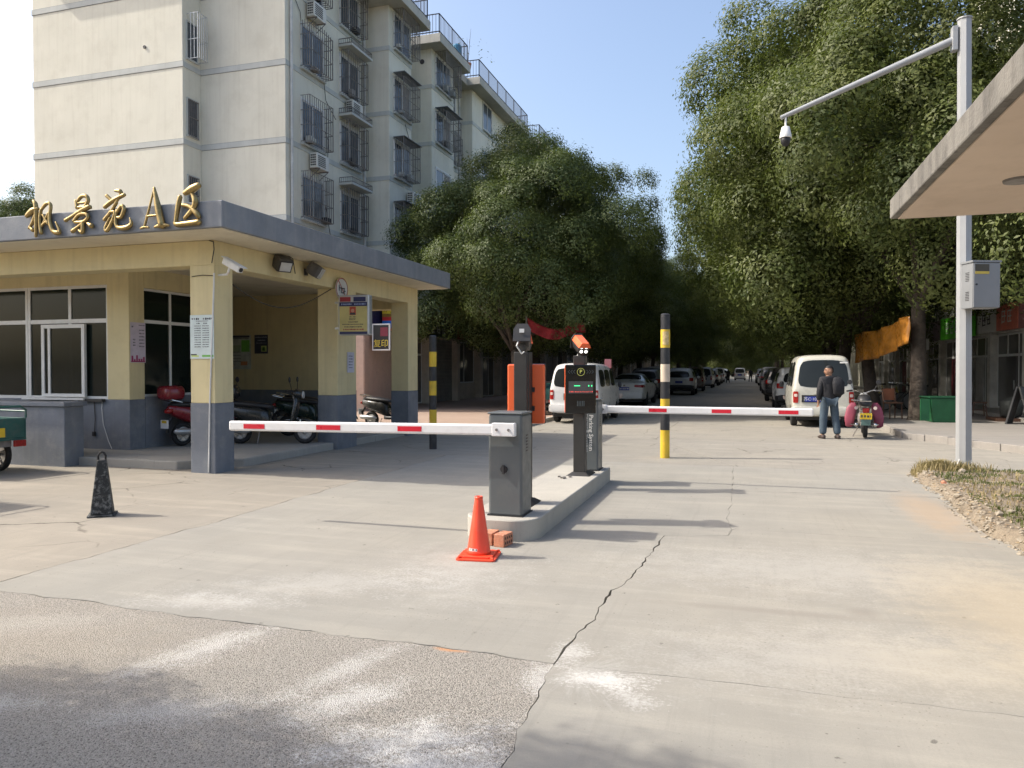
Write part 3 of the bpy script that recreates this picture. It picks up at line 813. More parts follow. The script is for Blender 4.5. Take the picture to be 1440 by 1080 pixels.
# no-horn sign: round sign on the middle column
t = thing('no_horn_sign', 'round white no-horn road sign on the middle column of the gate house', 'sign', (-7.82, 13.35, 2.75))
rz_ = R(28)
Mx = Matrix.Translation((0.06, .1, .48)) @ Matrix.Rotation(R(88), 4, 'Z')
def disc(mb, r, y0, y1, n=28, r0=0):
    mb.lathe((0, 0, 0), [(max(r0, .0005), y0), (r, y0), (r, y1), (max(r0, .0005), y1)], n, 'y')
mb = MB(); disc(mb, .22, 0, .012); mb.build('plate', M_('sign_white', (.62, .62, .6), .5, dirt=(.3, .32, .33), dirt_amt=.4), t, smooth=True).matrix_local = Mx
mb = MB()
for k in range(40):
    a, a2 = 2 * math.pi * k / 40, 2 * math.pi * (k + 1) / 40
    vs = [(r * math.cos(q), -.004, r * math.sin(q)) for q in (a, a2) for r in (.195, .22)]
    mb.add(vs, [(0, 1, 3, 2)])
mb.build('ring', M_('faded_red', (.36, .12, .09), .6), t).matrix_local = Mx
mb = MB(); mb.box(-.2, .2, -.006, -.004, -.012, .012, Matrix.Rotation(R(50), 4, 'Y')); mb.build('slash', MATS['faded_red'], t).matrix_local = Mx
mb = MB(); mb.box(-.1, .1, -.009, -.007, .0, .02); mb.box(-.12, -.1, -.009, -.007, -.05, .07); mb.box(-.04, .08, -.009, -.007, -.09, -.07); mb.box(-.04, -.02, -.009, -.007, -.09, 0); mb.box(.06, .08, -.009, -.007, -.09, .0); mb.box(.08, .12, -.009, -.007, -.05, -.03)
mb.build('horn_symbol', m_ink, t).matrix_local = Mx
MB().tube([(-.02, .1, .5), (.055, .1, .5)], .015).build('bracket', m_steel, t)
# light box sign hanging on the middle column
t = thing('light_box_sign', 'yellow light box notice with portrait and dark blue stripes on the middle column', 'sign', (-7.30, 13.16, 2.30), R(6))
W2, H2 = .30, .74
MB().box(-W2 - .02, W2 + .02, -.09, .09, -.02, H2 + .02).build('case', m_steel, t, bevel=.025)
y_ = -.094
MB().box(-W2 + .01, W2 - .02, y_, -.088, .05, H2 - .14).build('panel', M_('lightbox_yellow', (.50, .42, .16), .4), t)
MB().box(-W2 + .01, W2 - .02, y_, -.088, .0, .05).build('stripe', M_('lightbox_navy', (.025, .03, .09), .4), t)
MB().box(-W2 + .01, W2 - .02, y_ - .002, -.088, H2 - .20, H2 - .12).build('stripe', MATS['lightbox_navy'], t)
MB().box(-W2 + .02, -.06, y_, -.088, H2 - .11, H2 - .02).build('stripe', M_('lightbox_red', (.30, .03, .04), .4), t)
MB().box(.0, W2 - .05, y_, -.088, H2 - .11, H2 - .02).build('stripe', MATS['lightbox_navy'], t)
MB().box(-.08, .05, y_ - .003, -.088, .37, .53).build('portrait', M_('portrait_red', (.42, .06, .03), .4), t)
MB().lathe((-.015, y_ - .004, .455), [(.001, -.001), (.035, -.001), (.035, .001), (.001, .001)], 14, 'y').build('portrait_face', M_('portrait_face', (.5, .24, .15), .5), t)
MB().box(-.07, .04, y_ - .005, y_ - .003, .375, .415).build('portrait_collar', m_ink, t)
def dashes(t, rows, y, mat, name='text_line', seed=1):
    rg = random.Random(seed)
    for (z, x0, x1, h) in rows:
        mb = MB(); x = x0
        while x < x1:
            w = rg.uniform(.5, .9) * h
            mb.box(x, min(x + w, x1), y - .0015, y, z - h * rg.uniform(.35, .5), z + h * rg.uniform(.35, .5)); x += h * 1.05
        mb.build(name, mat, t)
dashes(t, [(.335, -.08, -.04, .02), (.335, .0, .05, .02), (.305, -.09, .05, .014), (.28, -.09, .04, .015), (.235, -.11, .1, .02), (.19, -.23, .2, .02), (.14, -.19, .17, .022)], y_ - .001, m_ink)
dashes(t, [(.09, -.21, .21, .03)], y_ - .001, MATS['lightbox_red'])
dashes(t, [(H2 - .16, -.25, -.04, .03), (H2 - .16, .02, .25, .03)], y_ - .003, M_('sign_blue_pale', (.3, .36, .55), .5))
MB().box(-.42, -W2 - .02, -.02, .02, .1, .14).build('bracket', m_steel, t)
MB().box(-.42, -W2 - .02, -.02, .02, .6, .64).build('bracket', m_steel, t)
# printed notices
def poster(label, o, right, w, h, base, rows, accent=None, n='notice', seed=1, cat='notice', rowmat=None):
    t = thing(n, label, cat, o)
    rr = Vector(right).normalized(); M = frame((0, 0, 0), rr, (0, 0, 1))
    def pb(x0, x1, z0, z1, d0, d1, name, mat):
        vs = MB().box(x0, x1, z0, z1, d0, d1, M); return vs.build(name, mat, t)
    pb(-w / 2, w / 2, 0, h, .001, .005, 'sheet', base)
    rg = random.Random(seed)
    for (z, x0, x1, hh) in rows:
        mb = MB(); x = x0
        while x < x1:
            ww = rg.uniform(.5, .9) * hh
            mb.box(x, min(x + ww, x1), z - hh * rg.uniform(.3, .5), z + hh * rg.uniform(.3, .5), .0052, .0062, M); x += hh * 1.1
        mb.build('text_line', rowmat or m_ink, t)
    for (x0, x1, z0, z1, mat) in (accent or []):
        pb(x0, x1, z0, z1, .0056, .0068, 'print_block', mat)
    return t
m_mint = M_('poster_mint', (.58, .66, .64), .6, var=.08, scale=6)
m_grn = M_('poster_green', (.16, .45, .08), .6)
rows = [(.62, -.19, -.04, .035), (.62, .02, .19, .035), (.585, -.11, .12, .014)] + [(.55, -.1, -.04, .022), (.55, .03, .1, .022)]
for k in range(10): rows += [(.51 - k * .036, -.14, -.02, .016), (.51 - k * .036, .01, .13, .016)]
poster('pale green printed notice with rows of small text on the corner column', (-8.07, 9.748, 1.78), (1, 0, 0), .44, .68, m_mint, rows, [(-.2, -.06, .03, .055, M_('poster_lime', (.5, .6, .2), .6)), (.0, .21, .03, .06, m_grn), (-.21, -.1, .055, .075, m_ink)], seed=4)
m_ppink = M_('poster_pink', (.55, .48, .55), .6, var=.1, scale=8)
m_mag = M_('poster_magenta', (.30, .02, .10), .6)
poster('pale pink poster with dark magenta skyline on the booth pillar', (-10.742, 11.25, 1.74), (0, 1, 0), .36, .74, m_ppink,
       [(.66, -.15, -.1, .04), (.69, .02, .16, .02)] + [(.6 - k * .06, .03, .15, .026) for k in range(6)] + [(.42 - k * .05, -.12, -.06, .03) for k in range(3)],
       [(-.16 + i * .055, -.12 + i * .055, .02, .05 + .09 * random.Random(i).random(), m_mag) for i in range(6)] + [(-.17, .17, .01, .03, m_mag)], seed=9)
poster('small white paper slip taped low on the middle column', (-7.84, 13.92, 1.55), (0, 1, 0), .28, .42, M_('paper_lilac', (.50, .50, .58), .7), [(.34 - k * .06, -.08, .08, .02) for k in range(5)], seed=2)
m_navy = M_('poster_navy', (.05, .055, .075), .5)
poster('green and white framed chart on the back wall of the passage', (-12.55, 16.612, 1.62), (1, 0, 0), .62, .88, M_('poster_greywhite', (.46, .48, .42), .6, var=.2, scale=9), [(.8, -.25, .25, .03)] + [(.2 + .08 * k, -.25, .0, .02) for k in range(6)],
       [(-.27, .27, .82, .87, m_navy), (.02, .27, .45, .75, m_grn), (.0, .2, .1, .2, M_('poster_orange', (.5, .22, .1), .6)), (-.27, -.02, .45, .62, M_('poster_sage', (.3, .36, .24), .6))], seed=6)
poster('dark navy notice board with a lime square on the back wall of the passage', (-11.93, 16.612, 2.02), (1, 0, 0), .40, .48, m_navy, [(.42, -.17, .17, .03), (.34, -.1, .12, .03), (.27, -.15, .15, .02)], [(-.0, .16, .05, .2, M_('poster_lime', (.5, .6, .2), .6)), (.04, .11, .07, .17, m_grn)], seed=8, rowmat=M_('text_pale', (.4, .4, .45), .6))
# hanging cables by the window
for k, (x, sx, c, lab) in enumerate(((-11.35, .22, m_cablew, 'thin white cable hanging down the grey booth wall to the floor'), (-11.55, .0, m_cable, 'dark cable with a plug hanging on the grey booth wall'))):
    pts = [(x, 11.03, 1.08), (x - .02, 11.025, .9), (x + .01, 11.03, .6), (x + sx * .6, 11.02, .3), (x + sx, 11.01, .16)] if k == 0 else [(x, 11.03, 1.05), (x + .02, 11.03, .7), (x, 11.03, .45)]
    t = thing('hanging_cable', lab, 'cable', (x, 11.03, .15), world=True)
    MB().tube(pts, .007, 6).build('cable', c, t)
    if k: MB().box(x - .025, x + .025, 11.0, 11.04, .38, .46).build('plug', m_dark, t)
# ------------------------------------------------------------------ apartment block behind the gate house
m_cream = M_('render_cream', (0.69, 0.672, 0.565), 0.85, var=.06, scale=.6, streak=.26, dirt=(0.46, 0.43, 0.34), dirt_amt=.22, bmp=.003, bscale=30)
m_band = M_('band_grey', (0.50, 0.52, 0.49), 0.85, var=.08, scale=1.5, streak=.2, dirt=(.28, .29, .28))
m_slabc = M_('roof_concrete', (0.46, 0.45, 0.40), 0.85, var=.1, scale=1.2, streak=.4, dirt=(.26, .25, .22), dirt_amt=.2)
m_iron = M_('iron_bars', (0.20, 0.185, 0.17), 0.65, metal=.2, var=.3, scale=6)
m_rail = M_('rail_dark', (0.03, 0.03, 0.033), 0.5, metal=.3)
m_pvc = M_('pvc_pipe', (0.58, 0.58, 0.55), 0.55, streak=.3)
m_apane = glass_mat('apartment_glass', (0.07, 0.085, 0.10), 0.08)
m_curt = M_('curtain', (0.30, 0.28, 0.26), 0.9, var=.3, scale=2)
m_acw = M_('ac_white', (0.62, 0.62, 0.57), 0.5, var=.06, streak=.25, dirt=(.4, .37, .3))
ap = thing('apartment_block', 'six storey cream apartment block with barred windows behind the gate house', 'apartment building', (-21, 40, 0), world=True)
ZT = 17.2
XM = -15.8; XB = -14.7
def wallbox(x0, x1, y0, y1, z0=0, z1=ZT, name='wall', mat=None):
    return MB().box(x0, x1, y0, y1, z0, z1).build(name, mat or m_cream, ap, bevel=.02)
# volumes: (x_right, y0, y1); all reach back to x=-26.45
wallbox(-26.45, -19.43, 22.57, 23.5); 
VOL = [(XM, 23.5, 29.5), (XB, 29.5, 31.75), (XM - .4, 31.75, 34.08), (XB, 34.08, 36.95), (XM + .35, 36.95, 39.75), (XB, 39.75, 48.6), (XM + .2, 48.6, 51.2), (XB + .25, 51.2, 130)]
for i, (x, y0, y1) in enumerate(VOL): wallbox(-26.4, x, y0 + (.001 if i else 0), y1)
BZ = [4.3 + 2.77 * k for k in range(5)]
def band_run(segs):
    for z in BZ[1:]:
        mb = MB()
        for (x0, x1, y0, y1) in segs: mb.box(x0, x1, y0, y1, z - .1, z + .09)
        mb.build('band', m_band, ap)
segs = [(-26.47, -19.41, 22.548, 22.575), (-19.435, -19.408, 22.575, 23.478), (-19.407, XM + .022, 23.478, 23.5)]
for i, (x, y0, y1) in enumerate(VOL):
    segs.append((x - .01, x + .022, y0 + (0 if i else .0), y1))
    if i and x > VOL[i - 1][0]: segs.append((VOL[i - 1][0] + .03, x + .022, y0 - .022, y0 - .001))
band_run(segs)
# thin dark joint lines that edge each band on the sunny end wall
for z in BZ[1:]:
    mb = MB()
    for dz in (-.108, .098): mb.box(-26.46, -19.415, 22.556, 22.574, z + dz - .006, z + dz + .006); mb.box(-19.40, XM, 23.486, 23.4995, z + dz - .006, z + dz + .006)
    mb.build('joint', m_fascia, ap)
# roof slabs with overhang
for (x, y0, y1) in ((XB + .7, 28.9, 32.35), (XM + .7, 22.9, 28.899), (XB + .7, 33.5, 37.6), (XM + 1.05, 37.601, 39.1), (XB + .7, 39.101, 48.9), (XB + .2, 48.901, 50.6), (XB + .95, 50.601, 130.4)):
    s = MB().box(-26.6, x, y0, y1, ZT + .001, ZT + .42).build('roof_slab', m_slabc, ap, bevel=.02)
MB().box(-26.6, -19.0, 22.0, 22.899, ZT + .001, ZT + .42).build('roof_slab', m_slabc, ap)
def railing(x, y0, y1, x_in, z=ZT + .42, h=.95, sides=(1, 1)):
    mb = MB()
    def run(p, q):
        p = Vector(p); q = Vector(q); d = q - p; n = max(2, int(d.length / .16))
        for zz in (.12, h): mb.tube([p + Vector((0, 0, zz)), q + Vector((0, 0, zz))], .028, 5)
        for k in range(n + 1):
            c = p + d * (k / n); mb.cyl(c, c + Vector((0, 0, h)), .028 if k % 10 == 0 else .013, n=4)
    run((x, y0, z), (x, y1, z))
    if sides[0]: run((x, y0, z), (x_in, y0, z))
    if sides[1]: run((x, y1, z), (x_in, y1, z))
    return mb.build('roof_railing', m_rail, ap)
railing(XB + .6, 33.6, 37.4, XM); railing(XB + .6, 28.9, 32.2, XM); railing(XB + .6, 39.2, 48.7, XM); railing(XB + .85, 50.8, 55.5, XM); railing(XB + .85, 56.5, 62, XM)
# windows with iron cages on wall faces x=const
def apt_window(x, y0, y1, z0, z1, cage=True, roof_shelf=False, depth=.42, seed=0, plain_dark=False, tall=False, ledge=False):
    rg = random.Random(seed)
    fr = MB(); d = .03
    for (a, b, c, e) in ((y0 - .06, y1 + .06, z1, z1 + .06), (y0 - .06, y1 + .06, z0 - .08, z0), (y0 - .06, y0, z0, z1), (y1, y1 + .06, z0, z1)):
        fr.box(x - .02, x + .05, a, b, c, e)
    ym = (y0 + y1) / 2; 
    for (a, b, c, e) in ((ym - .03, ym + .03, z0, z1), (y0, y0 + .045, z0, z1), (y1 - .045, y1, z0, z1), (y0, y1, z0, z0 + .045), (y0, y1, z1 - .045, z1)):
        fr.mat(0).box(x + .006, x + .03, a, b, c, e)
    w = fr.build('window', m_white if rg.random() < .6 else m_pvc, ap)
    MB().box(x + .004, x + .012, y0 + .04, ym - .028, z0 + .04, z1 - .04).build('pane', m_apane, w)
    MB().box(x + .004, x + .014, ym + .028, y1 - .04, z0 + .04, z1 - .04).build('pane', m_curt if rg.random() < .4 else m_apane, w)
    MB().box(x, x + .14, y0 - .1, y1 + .1, z0 - .15, z0 - .081).build('sill', m_band, w)
    if cage:
        cg = MB(); c0, c1, e0, e1 = y0 - .08, y1 + .08, z0 - .04, z1 + .12
        X = x + .03; XO = x + depth; r = .013; rb = .022
        n = max(5, int((c1 - c0) / .14))
        arch = rg.random() < .35
        for k in range(n + 1):
            y = c0 + (c1 - c0) * k / n
            rr = rb if k in (0, n) else r
            zt = e1 - (.0 if not arch else .16 * abs(2 * k / n - 1) ** 2)
            cg.cyl((XO, y, e0), (XO, y, zt), rr, n=4, caps=False)
        for zz in (e0, e0 + (e1 - e0) * .36, e0 + (e1 - e0) * .68, e1 - (.16 if arch else 0)):
            cg.tube([(X, c0, zz), (XO, c0, zz), (XO, c1, zz), (X, c1, zz)], r * 1.2, 4)
        for k in range(1, 4):
            xx = X + (XO - X) * k / 4
            for yy in (c0, c1): cg.cyl((xx, yy, e0), (xx, yy, e1 - .02), r, n=4, caps=False)
        for k in range(1, n, 1):
            y = c0 + (c1 - c0) * k / n
            cg.cyl((X, y, e0), (XO, y, e0), r, n=4, caps=False)
        cg.build('window_cage', m_iron, w)
        if roof_shelf: MB().box(X, XO + .08, c0 - .05, c1 + .05, e1 + .02, e1 + .045).build('cage_roof', m_fascia, w)
        # things stored on the cage floor
        st = MB()
        for k in range(rg.randint(1, 3)):
            yy = rg.uniform(c0 + .1, c1 - .3); hh = rg.uniform(.08, .3)
            st.box(X + .06, X + .06 + rg.uniform(.12, .25), yy, yy + rg.uniform(.15, .35), e0 + .02, e0 + .02 + hh)
        st.build('stored_item', [m_dark, m_curt, m_band][rg.randint(0, 2)], w, kind='stuff')
    if ledge:
        z = z1 + .25
        MB().box(x, x + .62, y0 - .12, y1 + .12, z, z + .09).build('ledge', m_band, w)
        rl = MB()
        for (p, q) in (((x + .59, y0 - .1), (x + .59, y1 + .1)), ((x + .02, y0 - .1), (x + .59, y0 - .1)), ((x + .02, y1 + .1), (x + .59, y1 + .1))):
            for zz in (.12, .3): rl.tube([(*p, z + zz), (*q, z + zz)], .018, 4)
            L_ = math.dist(p, q); n = int(L_ / .09)
            for k in range(n + 1):
                u = k / n; c = (p[0] + (q[0] - p[0]) * u, p[1] + (q[1] - p[1]) * u)
                rl.cyl((*c, z + .09), (*c, z + .3), .011, n=4, caps=False)
        rl.build('ledge_railing', m_iron, w)
ROW = [7.3, 10.08, 12.85, 15.6]
for k, z in enumerate(ROW):
    h = 1.52
    if z < 15: apt_window(XM, 24.5, 25.95, z, z + h, seed=k)
    else: apt_window(XM, 24.5, 25.95, z, z + h, seed=k)
    apt_window(XM, 27.3, 28.8, z - (.0), z + h, seed=10 + k, ledge=z < 15)
    apt_window(XB, 29.95, 31.5, z, z + 1.45, seed=20 + k, roof_shelf=k < 3, depth=.5)
    apt_window(XB, 34.55, 36.4, z, z + 1.45, seed=30 + k, cage=k != 1, roof_shelf=k == 2, depth=.6)
    apt_window(XM + .35, 37.5, 39.0, z, z + 1.45, seed=40 + k, cage=k == 2)
    apt_window(XB, 41.5, 43.0, z, z + 1.5, seed=50 + k, cage=False)
    apt_window(XB, 45.6, 47.1, z, z + 1.5, seed=60 + k, cage=k == 1)
    apt_window(XB + .25, 53, 54.6, z, z + 1.5, seed=70 + k, cage=False)
    # narrow windows on the return of the end wall
    w = MB()
    y0, y1, z0, z1 = 22.78, 23.28, z + .05, z + 1.35
    w.box(-19.43, -19.39, y0 - .05, y1 + .05, z1, z1 + .05); w.box(-19.43, -19.37, y0 - .07, y1 + .07, z0 - .07, z0); w.box(-19.43, -19.39, y0 - .05, y0, z0, z1); w.box(-19.43, -19.39, y1, y1 + .05, z0, z1)
    w = w.build('window', m_band, ap)
    MB().box(-19.428, -19.418, y0, y1, z0, z1).build('pane', m_apane, w)
    mb = MB(); xo = -19.35 if k != 2 else -18.95
    for q in range(6): mb.cyl((xo, y0 + (y1 - y0) * q / 5, z0 - .05), (xo, y0 + (y1 - y0) * q / 5, z1 + (.3 if k == 2 else 0)), .012, n=4)
    for zz in (z0 - .04, (z0 + z1) / 2, z1 + (.28 if k == 2 else -.02)): mb.tube([(-19.42, y0, zz), (xo, y0, zz), (xo, y1, zz), (-19.42, y1, zz)], .014, 4)
    if k == 2:
        for q in (1, 2): mb.cyl((-19.4 + .15 * q, y0, z0 - .05), (-19.4 + .15 * q, y0, z1 + .3), .012, n=4)
    mb.build('window_cage', m_steel if k == 2 else m_iron, w)
# drainpipes and service cables
for (x, y) in ((XM + .07, 23.78), (XM + .07, 29.2), (XM + .42, 39.5), (XB + .07, 48.3)):
    MB().tube([(x, y, 3.6), (x, y, ZT)], .055, 8).build('drainpipe', m_pvc, ap, smooth=True)
MB().tube([(XM - .2, 33.9, ZT), (XM - .25, 33.6, 14), (XM - .2, 33.5, 10), (XM - .2, 33.9, 6)], .03, 5).build('cable', m_cable, ap)
for (pts) in ([(XM + .03, 23.9, 15.3), (XM + .04, 24.4, 14.75), (XM + .03, 24.5, 14.3)], [(XM + .03, 26.05, 12.7), (XM + .04, 26.15, 12.1), (XM + .04, 26.9, 11.6)], [(XM + .03, 26.1, 10.9), (XM + .05, 26.3, 10.6), (XM + .04, 26.25, 9.6), (XM + .03, 25.9, 9.45)], [(XM + .03, 26.05, 8.2), (XM + .04, 26.5, 6.7)], [(XB + .03, 31.0, 12.6), (XB + .05, 31.4, 12.0), (XB + .03, 31.6, 11.4)]):
    MB().tube(pts, .012, 5).build('cable', m_cable, ap)
MB().lathe((-21.1, 22.56, 13.4), [(.001, -.03), (.06, -.03), (.06, .0), (.001, .0)], 12, 'y').build('vent', m_dark, ap)
MB().lathe((-15.2, 34.07, 16.6), [(.001, -.02), (.12, -.02), (.12, .0), (.001, .0)], 12, 'y').build('vent', m_dark, ap)
# air conditioner outdoor units
def ac_unit(x, y, z, label, face='x'):
    t = thing('air_conditioner', label, 'air conditioner', (x, y, z), 0, 'air conditioners on the cream apartment block')
    MB().box(.08, .40, -.42, .42, 0.04, .60).build('case', m_acw, t, bevel=.015)
    g = MB()
    for k in range(6): g.box(.401, .412, -.36, .16, .12 + .07 * k, .15 + .07 * k)
    g.build('grille', m_dark, t)
    mb = MB()
    for i in range(3):
        for j in range(5): mb.box(.12 + .08 * i, .18 + .08 * i, -.432, -.421, .12 + .09 * j, .17 + .09 * j)
    mb.build('side_vent', m_dark, t, kind='stuff')
    for yy in (-.3, .3): MB().box(.0, .44, yy - .02, yy + .02, .0, .04).tube([(.42, yy, .0), (.02, yy, -.3)], .015, 4).build('bracket', m_iron, t)
    MB().tube([(.1, .43, .2), (.06, .52, .3), (.03, .55, .9)], .02, 5).build('pipe', m_cablew, t)
ac_unit(XM, 25.35, 9.15, 'white air conditioner on brackets between the lower and middle barred windows by the drainpipe')
ac_unit(XM, 25.2, 14.72, 'white air conditioner on brackets high up beside the drainpipe, above the barred windows')
ac_unit(XM + .5 * 0, 28.05, 12.02, 'small air conditioner on the railed ledge of the block, second window column')
ac_unit(XB, 32.0 - .5, 9.0, 'air conditioner low on the projecting bay of the cream block')
# roof top bits: blue drum, plants
o = MB().lathe((XB + .2, 36.9, ZT + .42), [(.2, 0), (.26, .1), (.26, .75), (.2, .85)], 14).build('blue_drum', M_('plastic_blue', (.02, .2, .36), .5)); tag(o, 'blue plastic drum behind the roof railing of the cream block', 'drum')

# ------------------------------------------------------------------ shop rows under both blocks
m_shopw = M_('shop_wall', (.58, .52, .44), .85, var=.12, scale=1.2, dirt_amt=.3, streak=.3)
m_tilep = M_('pink_tile', (.56, .40, .32), .35, var=.06, scale=5)
m_shutter = M_('shutter_grey', (.30, .30, .30), .5, metal=.3, streak=.3)
m_shopg = glass_mat('shop_glass', (.12, .12, .115), .06)
m_alu = M_('aluminium', (.55, .56, .56), .4, metal=.6)
shl = thing('shop_row', 'dark single storey shop row in front of the cream block under the left trees', 'shop building', (-14.6, 42, 0), world=True)
XS = -13.3
MB().box(-15.75, XS, 24.6, 27.2, .1, 3.9).build('wall', m_tilep, shl)
for r in range(6):
    for c in range(4):
        y0 = 24.62 + c * .645; z0 = .12 + r * .63
        MB().box(XS, XS + .018, y0, y0 + .63, z0, z0 + .615).build('tile', m_tilep, shl)
        if r < 6: MB().box(-15.7 + c * .6, -15.7 + c * .6 + .585, 24.582, 24.6, z0, z0 + .615).build('tile', m_tilep, shl)
MB().box(-15.2, XS - .001, 27.201, 130, 3.0, 3.95).build('wall', m_shopw, shl)
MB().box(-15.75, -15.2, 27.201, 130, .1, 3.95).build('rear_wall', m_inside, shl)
MB().box(-15.9, XS + .5, 24.4, 130, 3.951, 4.1).build('roof', m_slabc, shl)
yy = 27.25
k = 0
while yy < 126:
    MB().box(-15.2, XS, yy, yy + .35, .1, 2.999).build('pier', m_shopw, shl)
    a0, a1 = yy + .36, yy + 3.3
    kind = k % 3
    if kind == 0:
        window(shl, 'x', XS - .4, a0, a1, .12, 2.98, (a0 + .98, a0 + 1.96), 2.25, .06, out=1, pane_mat=m_shopg, name='shopfront')
    elif kind == 1:
        mb = MB()
        for q in range(18): mb.box(XS - .32 + (.02 if q % 2 else 0), XS - .28, a0, a1, .12 + q * .159, .12 + q * .159 + .15)
        mb.build('roller_shutter', m_shutter, shl)
    else:
        MB().box(XS - .5, XS - .3, a0, a1, .12, .9).build('counter', m_shopw, shl)
        window(shl, 'x', XS - .4, a0, a1, .92, 2.98, (a0 + 1.5,), None, .06, out=1, pane_mat=m_shopg, name='shopfront')
    yy += 3.31; k += 1
def board(name, label, x, y0, y1, z0, z1, mat, out=1, depth=.12, text=None, tmat=None, size=.4, edge=None, group=None):
    t = thing(name, label, 'sign', (x, (y0 + y1) / 2, z0), 0, group)
    ln = (y1 - y0) / 2
    MB().box(min(0, out * depth), max(0, out * depth), -ln, ln, 0, z1 - z0).build('panel', mat, t, bevel=.012)
    if edge: MB().box(min(out * depth * .2, out * (depth + .004)), max(out * depth * .2, out * (depth + .004)), -ln - .03, ln + .03, -.04, -.001).build('edge', edge, t)
    if text:
        rgt = (0, out, 0)
        M = frame((out * (depth + .004), 0, (z1 - z0) * .5), rgt, (0, 0, 1))
        strokes(text, size, M, tmat, t, int(abs(y0) * 100))
    return t
def strokes(n, size, M, mat, parent, seed=0):
    """n blurred-looking characters: blocks of brush bars, too small in the photo to read"""
    rg = random.Random(seed); mb = MB()
    for i in range(n):
        cx = (i - (n - 1) / 2) * size * 1.15
        def bar(x0, x1, y0, y1): mb.box(cx + x0 * size, cx + x1 * size, y0 * size, y1 * size, 0, .006, M)
        for k in range(3):
            y = -.36 + .34 * k + rg.uniform(-.05, .05); a = rg.uniform(-.45, -.2); bar(a, rg.uniform(.2, .45), y, y + .085)
        for k in range(2):
            x = rg.uniform(-.38, -.1) + .4 * k; bar(x, x + .09, rg.uniform(-.45, -.2), rg.uniform(.2, .45))
    return mb.build('lettering', mat, parent, kind='stuff')
m_wlet = M_('letter_white', (.7, .7, .68), .5)
m_ylet = M_('letter_yellow', (.65, .5, .05), .5)
t = thing('copy_shop_sign', 'black hanging sign with white frame and yellow characters 复印', 'sign', (-12.75, 24.9, 2.3))
MB().box(-.36, .36, -.04, .04, 0, .98).build('frame', m_paper, t, bevel=.01)
MB().box(-.31, .31, -.046, -.04, .05, .93).build('panel', M_('sign_black', (.015, .015, .016), .4), t)
text_part('复印', .3, frame((.0, -.05, .24), (1, 0, 0), (0, 0, 1)), m_ylet, t)
MB().box(-.02, .28, -.05, -.046, .52, .84).build('print_block', M_('sign_darkred', (.2, .02, .04), .5), t)
MB().box(-.62, -.361, -.015, .015, .75, .78).build('bracket', m_iron, t)
t = thing('striped_light_box', 'projecting shop sign with yellow, red and blue stripes above the copy shop sign', 'sign', (-12.7, 25.6, 3.05))
for (a, b, m) in ((0, .1, m_red), (.1, .38, M_('sign_blue', (.03, .16, .6), .4)), (.38, .52, m_red), (.52, .64, M_('sign_dkgold', (.3, .17, .03), .5)), (.64, 1.2, M_('sign_yellow', (.68, .55, .05), .45))):
    MB().box(-.35, .45, -.05, .05, a, b - .002).build('stripe', m, t)
MB().box(-.6, -.352, -.02, .02, .9, .95).build('bracket', m_iron, t)
dashes(t, [(1.0, .0, .4, .06), (.86, -.1, .4, .05)], -.051, m_ink)
board('shop_fascia_sign', 'dark blue and red shop fascia board over the copy shop', XS, 24.7, 27.1, 3.05, 3.9, M_('sign_navy', (.02, .025, .10), .5), 1)
board('shop_fascia_sign', 'black shop fascia board with white lettering behind the bollard', XS, 27.3, 33.5, 3.05, 3.75, M_('sign_black', (.015, .015, .016), .4), 1, text=6, tmat=m_wlet, size=.5)
board('shop_fascia_sign', 'dull red shop fascia board deep under the left trees', XS, 33.8, 40, 3.05, 3.75, M_('sign_dullred', (.22, .03, .03), .5), 1)
board('shop_fascia_sign', 'dull grey shop fascia board far down the left shops', XS, 40.3, 48, 3.05, 3.75, m_shopw, 1)
# red cloth banner draped under the trees
t = thing('red_banner', 'draped dark red cloth banner on a thin post under the left trees', 'banner', (-7.38, 25.4, .1), world=True)
vs = []; n, m = 30, 8
for i in range(n + 1):
    for j in range(m + 1):
        u, v = i / n, j / m
        zt = 3.42 - .22 * u - .3 * math.sin(math.pi * min(1, u * 1.15)) ** 1.2
        vs.append((-7.35 + 2.0 * u, 25.4 + .06 * math.sin(u * 24 + v * 2) + .3 * u, zt - .42 * v * (1 - .25 * u)))
fs = [(i * (m + 1) + j, i * (m + 1) + j + 1, (i + 1) * (m + 1) + j + 1, (i + 1) * (m + 1) + j) for i in range(n) for j in range(m)]
mb = MB(); mb.add(vs, fs); ob = mb.build('cloth', M_('cloth_red', (.26, .02, .025), .9, var=.3), t, smooth='s')
so_ = ob.modifiers.new('t', 'SOLIDIFY'); so_.thickness = .006
MB().cyl((-7.38, 25.4, .1), (-7.38, 25.4, 3.5), .025).build('post', m_iron, t)
MB().tube([(-5.35, 25.7, 3.19), (-5.5, 26.0, 3.9), (-5.9, 26.4, 5.2)], .01, 5).build('tie', m_cable, t)
# notice boards on a pole
t = thing('notice_pole', 'grey pole carrying two tall white vertical boards under the left trees', 'sign', (-7.6, 37.2, .1))
MB().cyl((0, 0, 0), (0, 0, 4.6), .045).build('pole', m_steel, t)
MB().box(-.95, -.12, -.03, .03, 2.35, 3.75).build('board', m_shutter, t)
MB().box(.12, .85, -.03, .03, 2.35, 3.75).build('board', M_('board_white', (.42, .42, .4), .6), t)
dashes(t, [(3.3, .3, .7, .16), (3.0, .28, .7, .14), (2.65, .3, .7, .16)], -.031, m_ink)
t = thing('pink_post_box', 'small pink box on a thin post behind the parking display', 'box', (-4.35, 24.6, 0))
MB().cyl((0, 0, 0), (0, 0, 1.65), .025).build('post', m_iron, t)
MB().box(-.11, .11, -.08, .08, 1.65, 1.95).build('box', M_('box_pink', (.55, .2, .2), .5), t, bevel=.01)

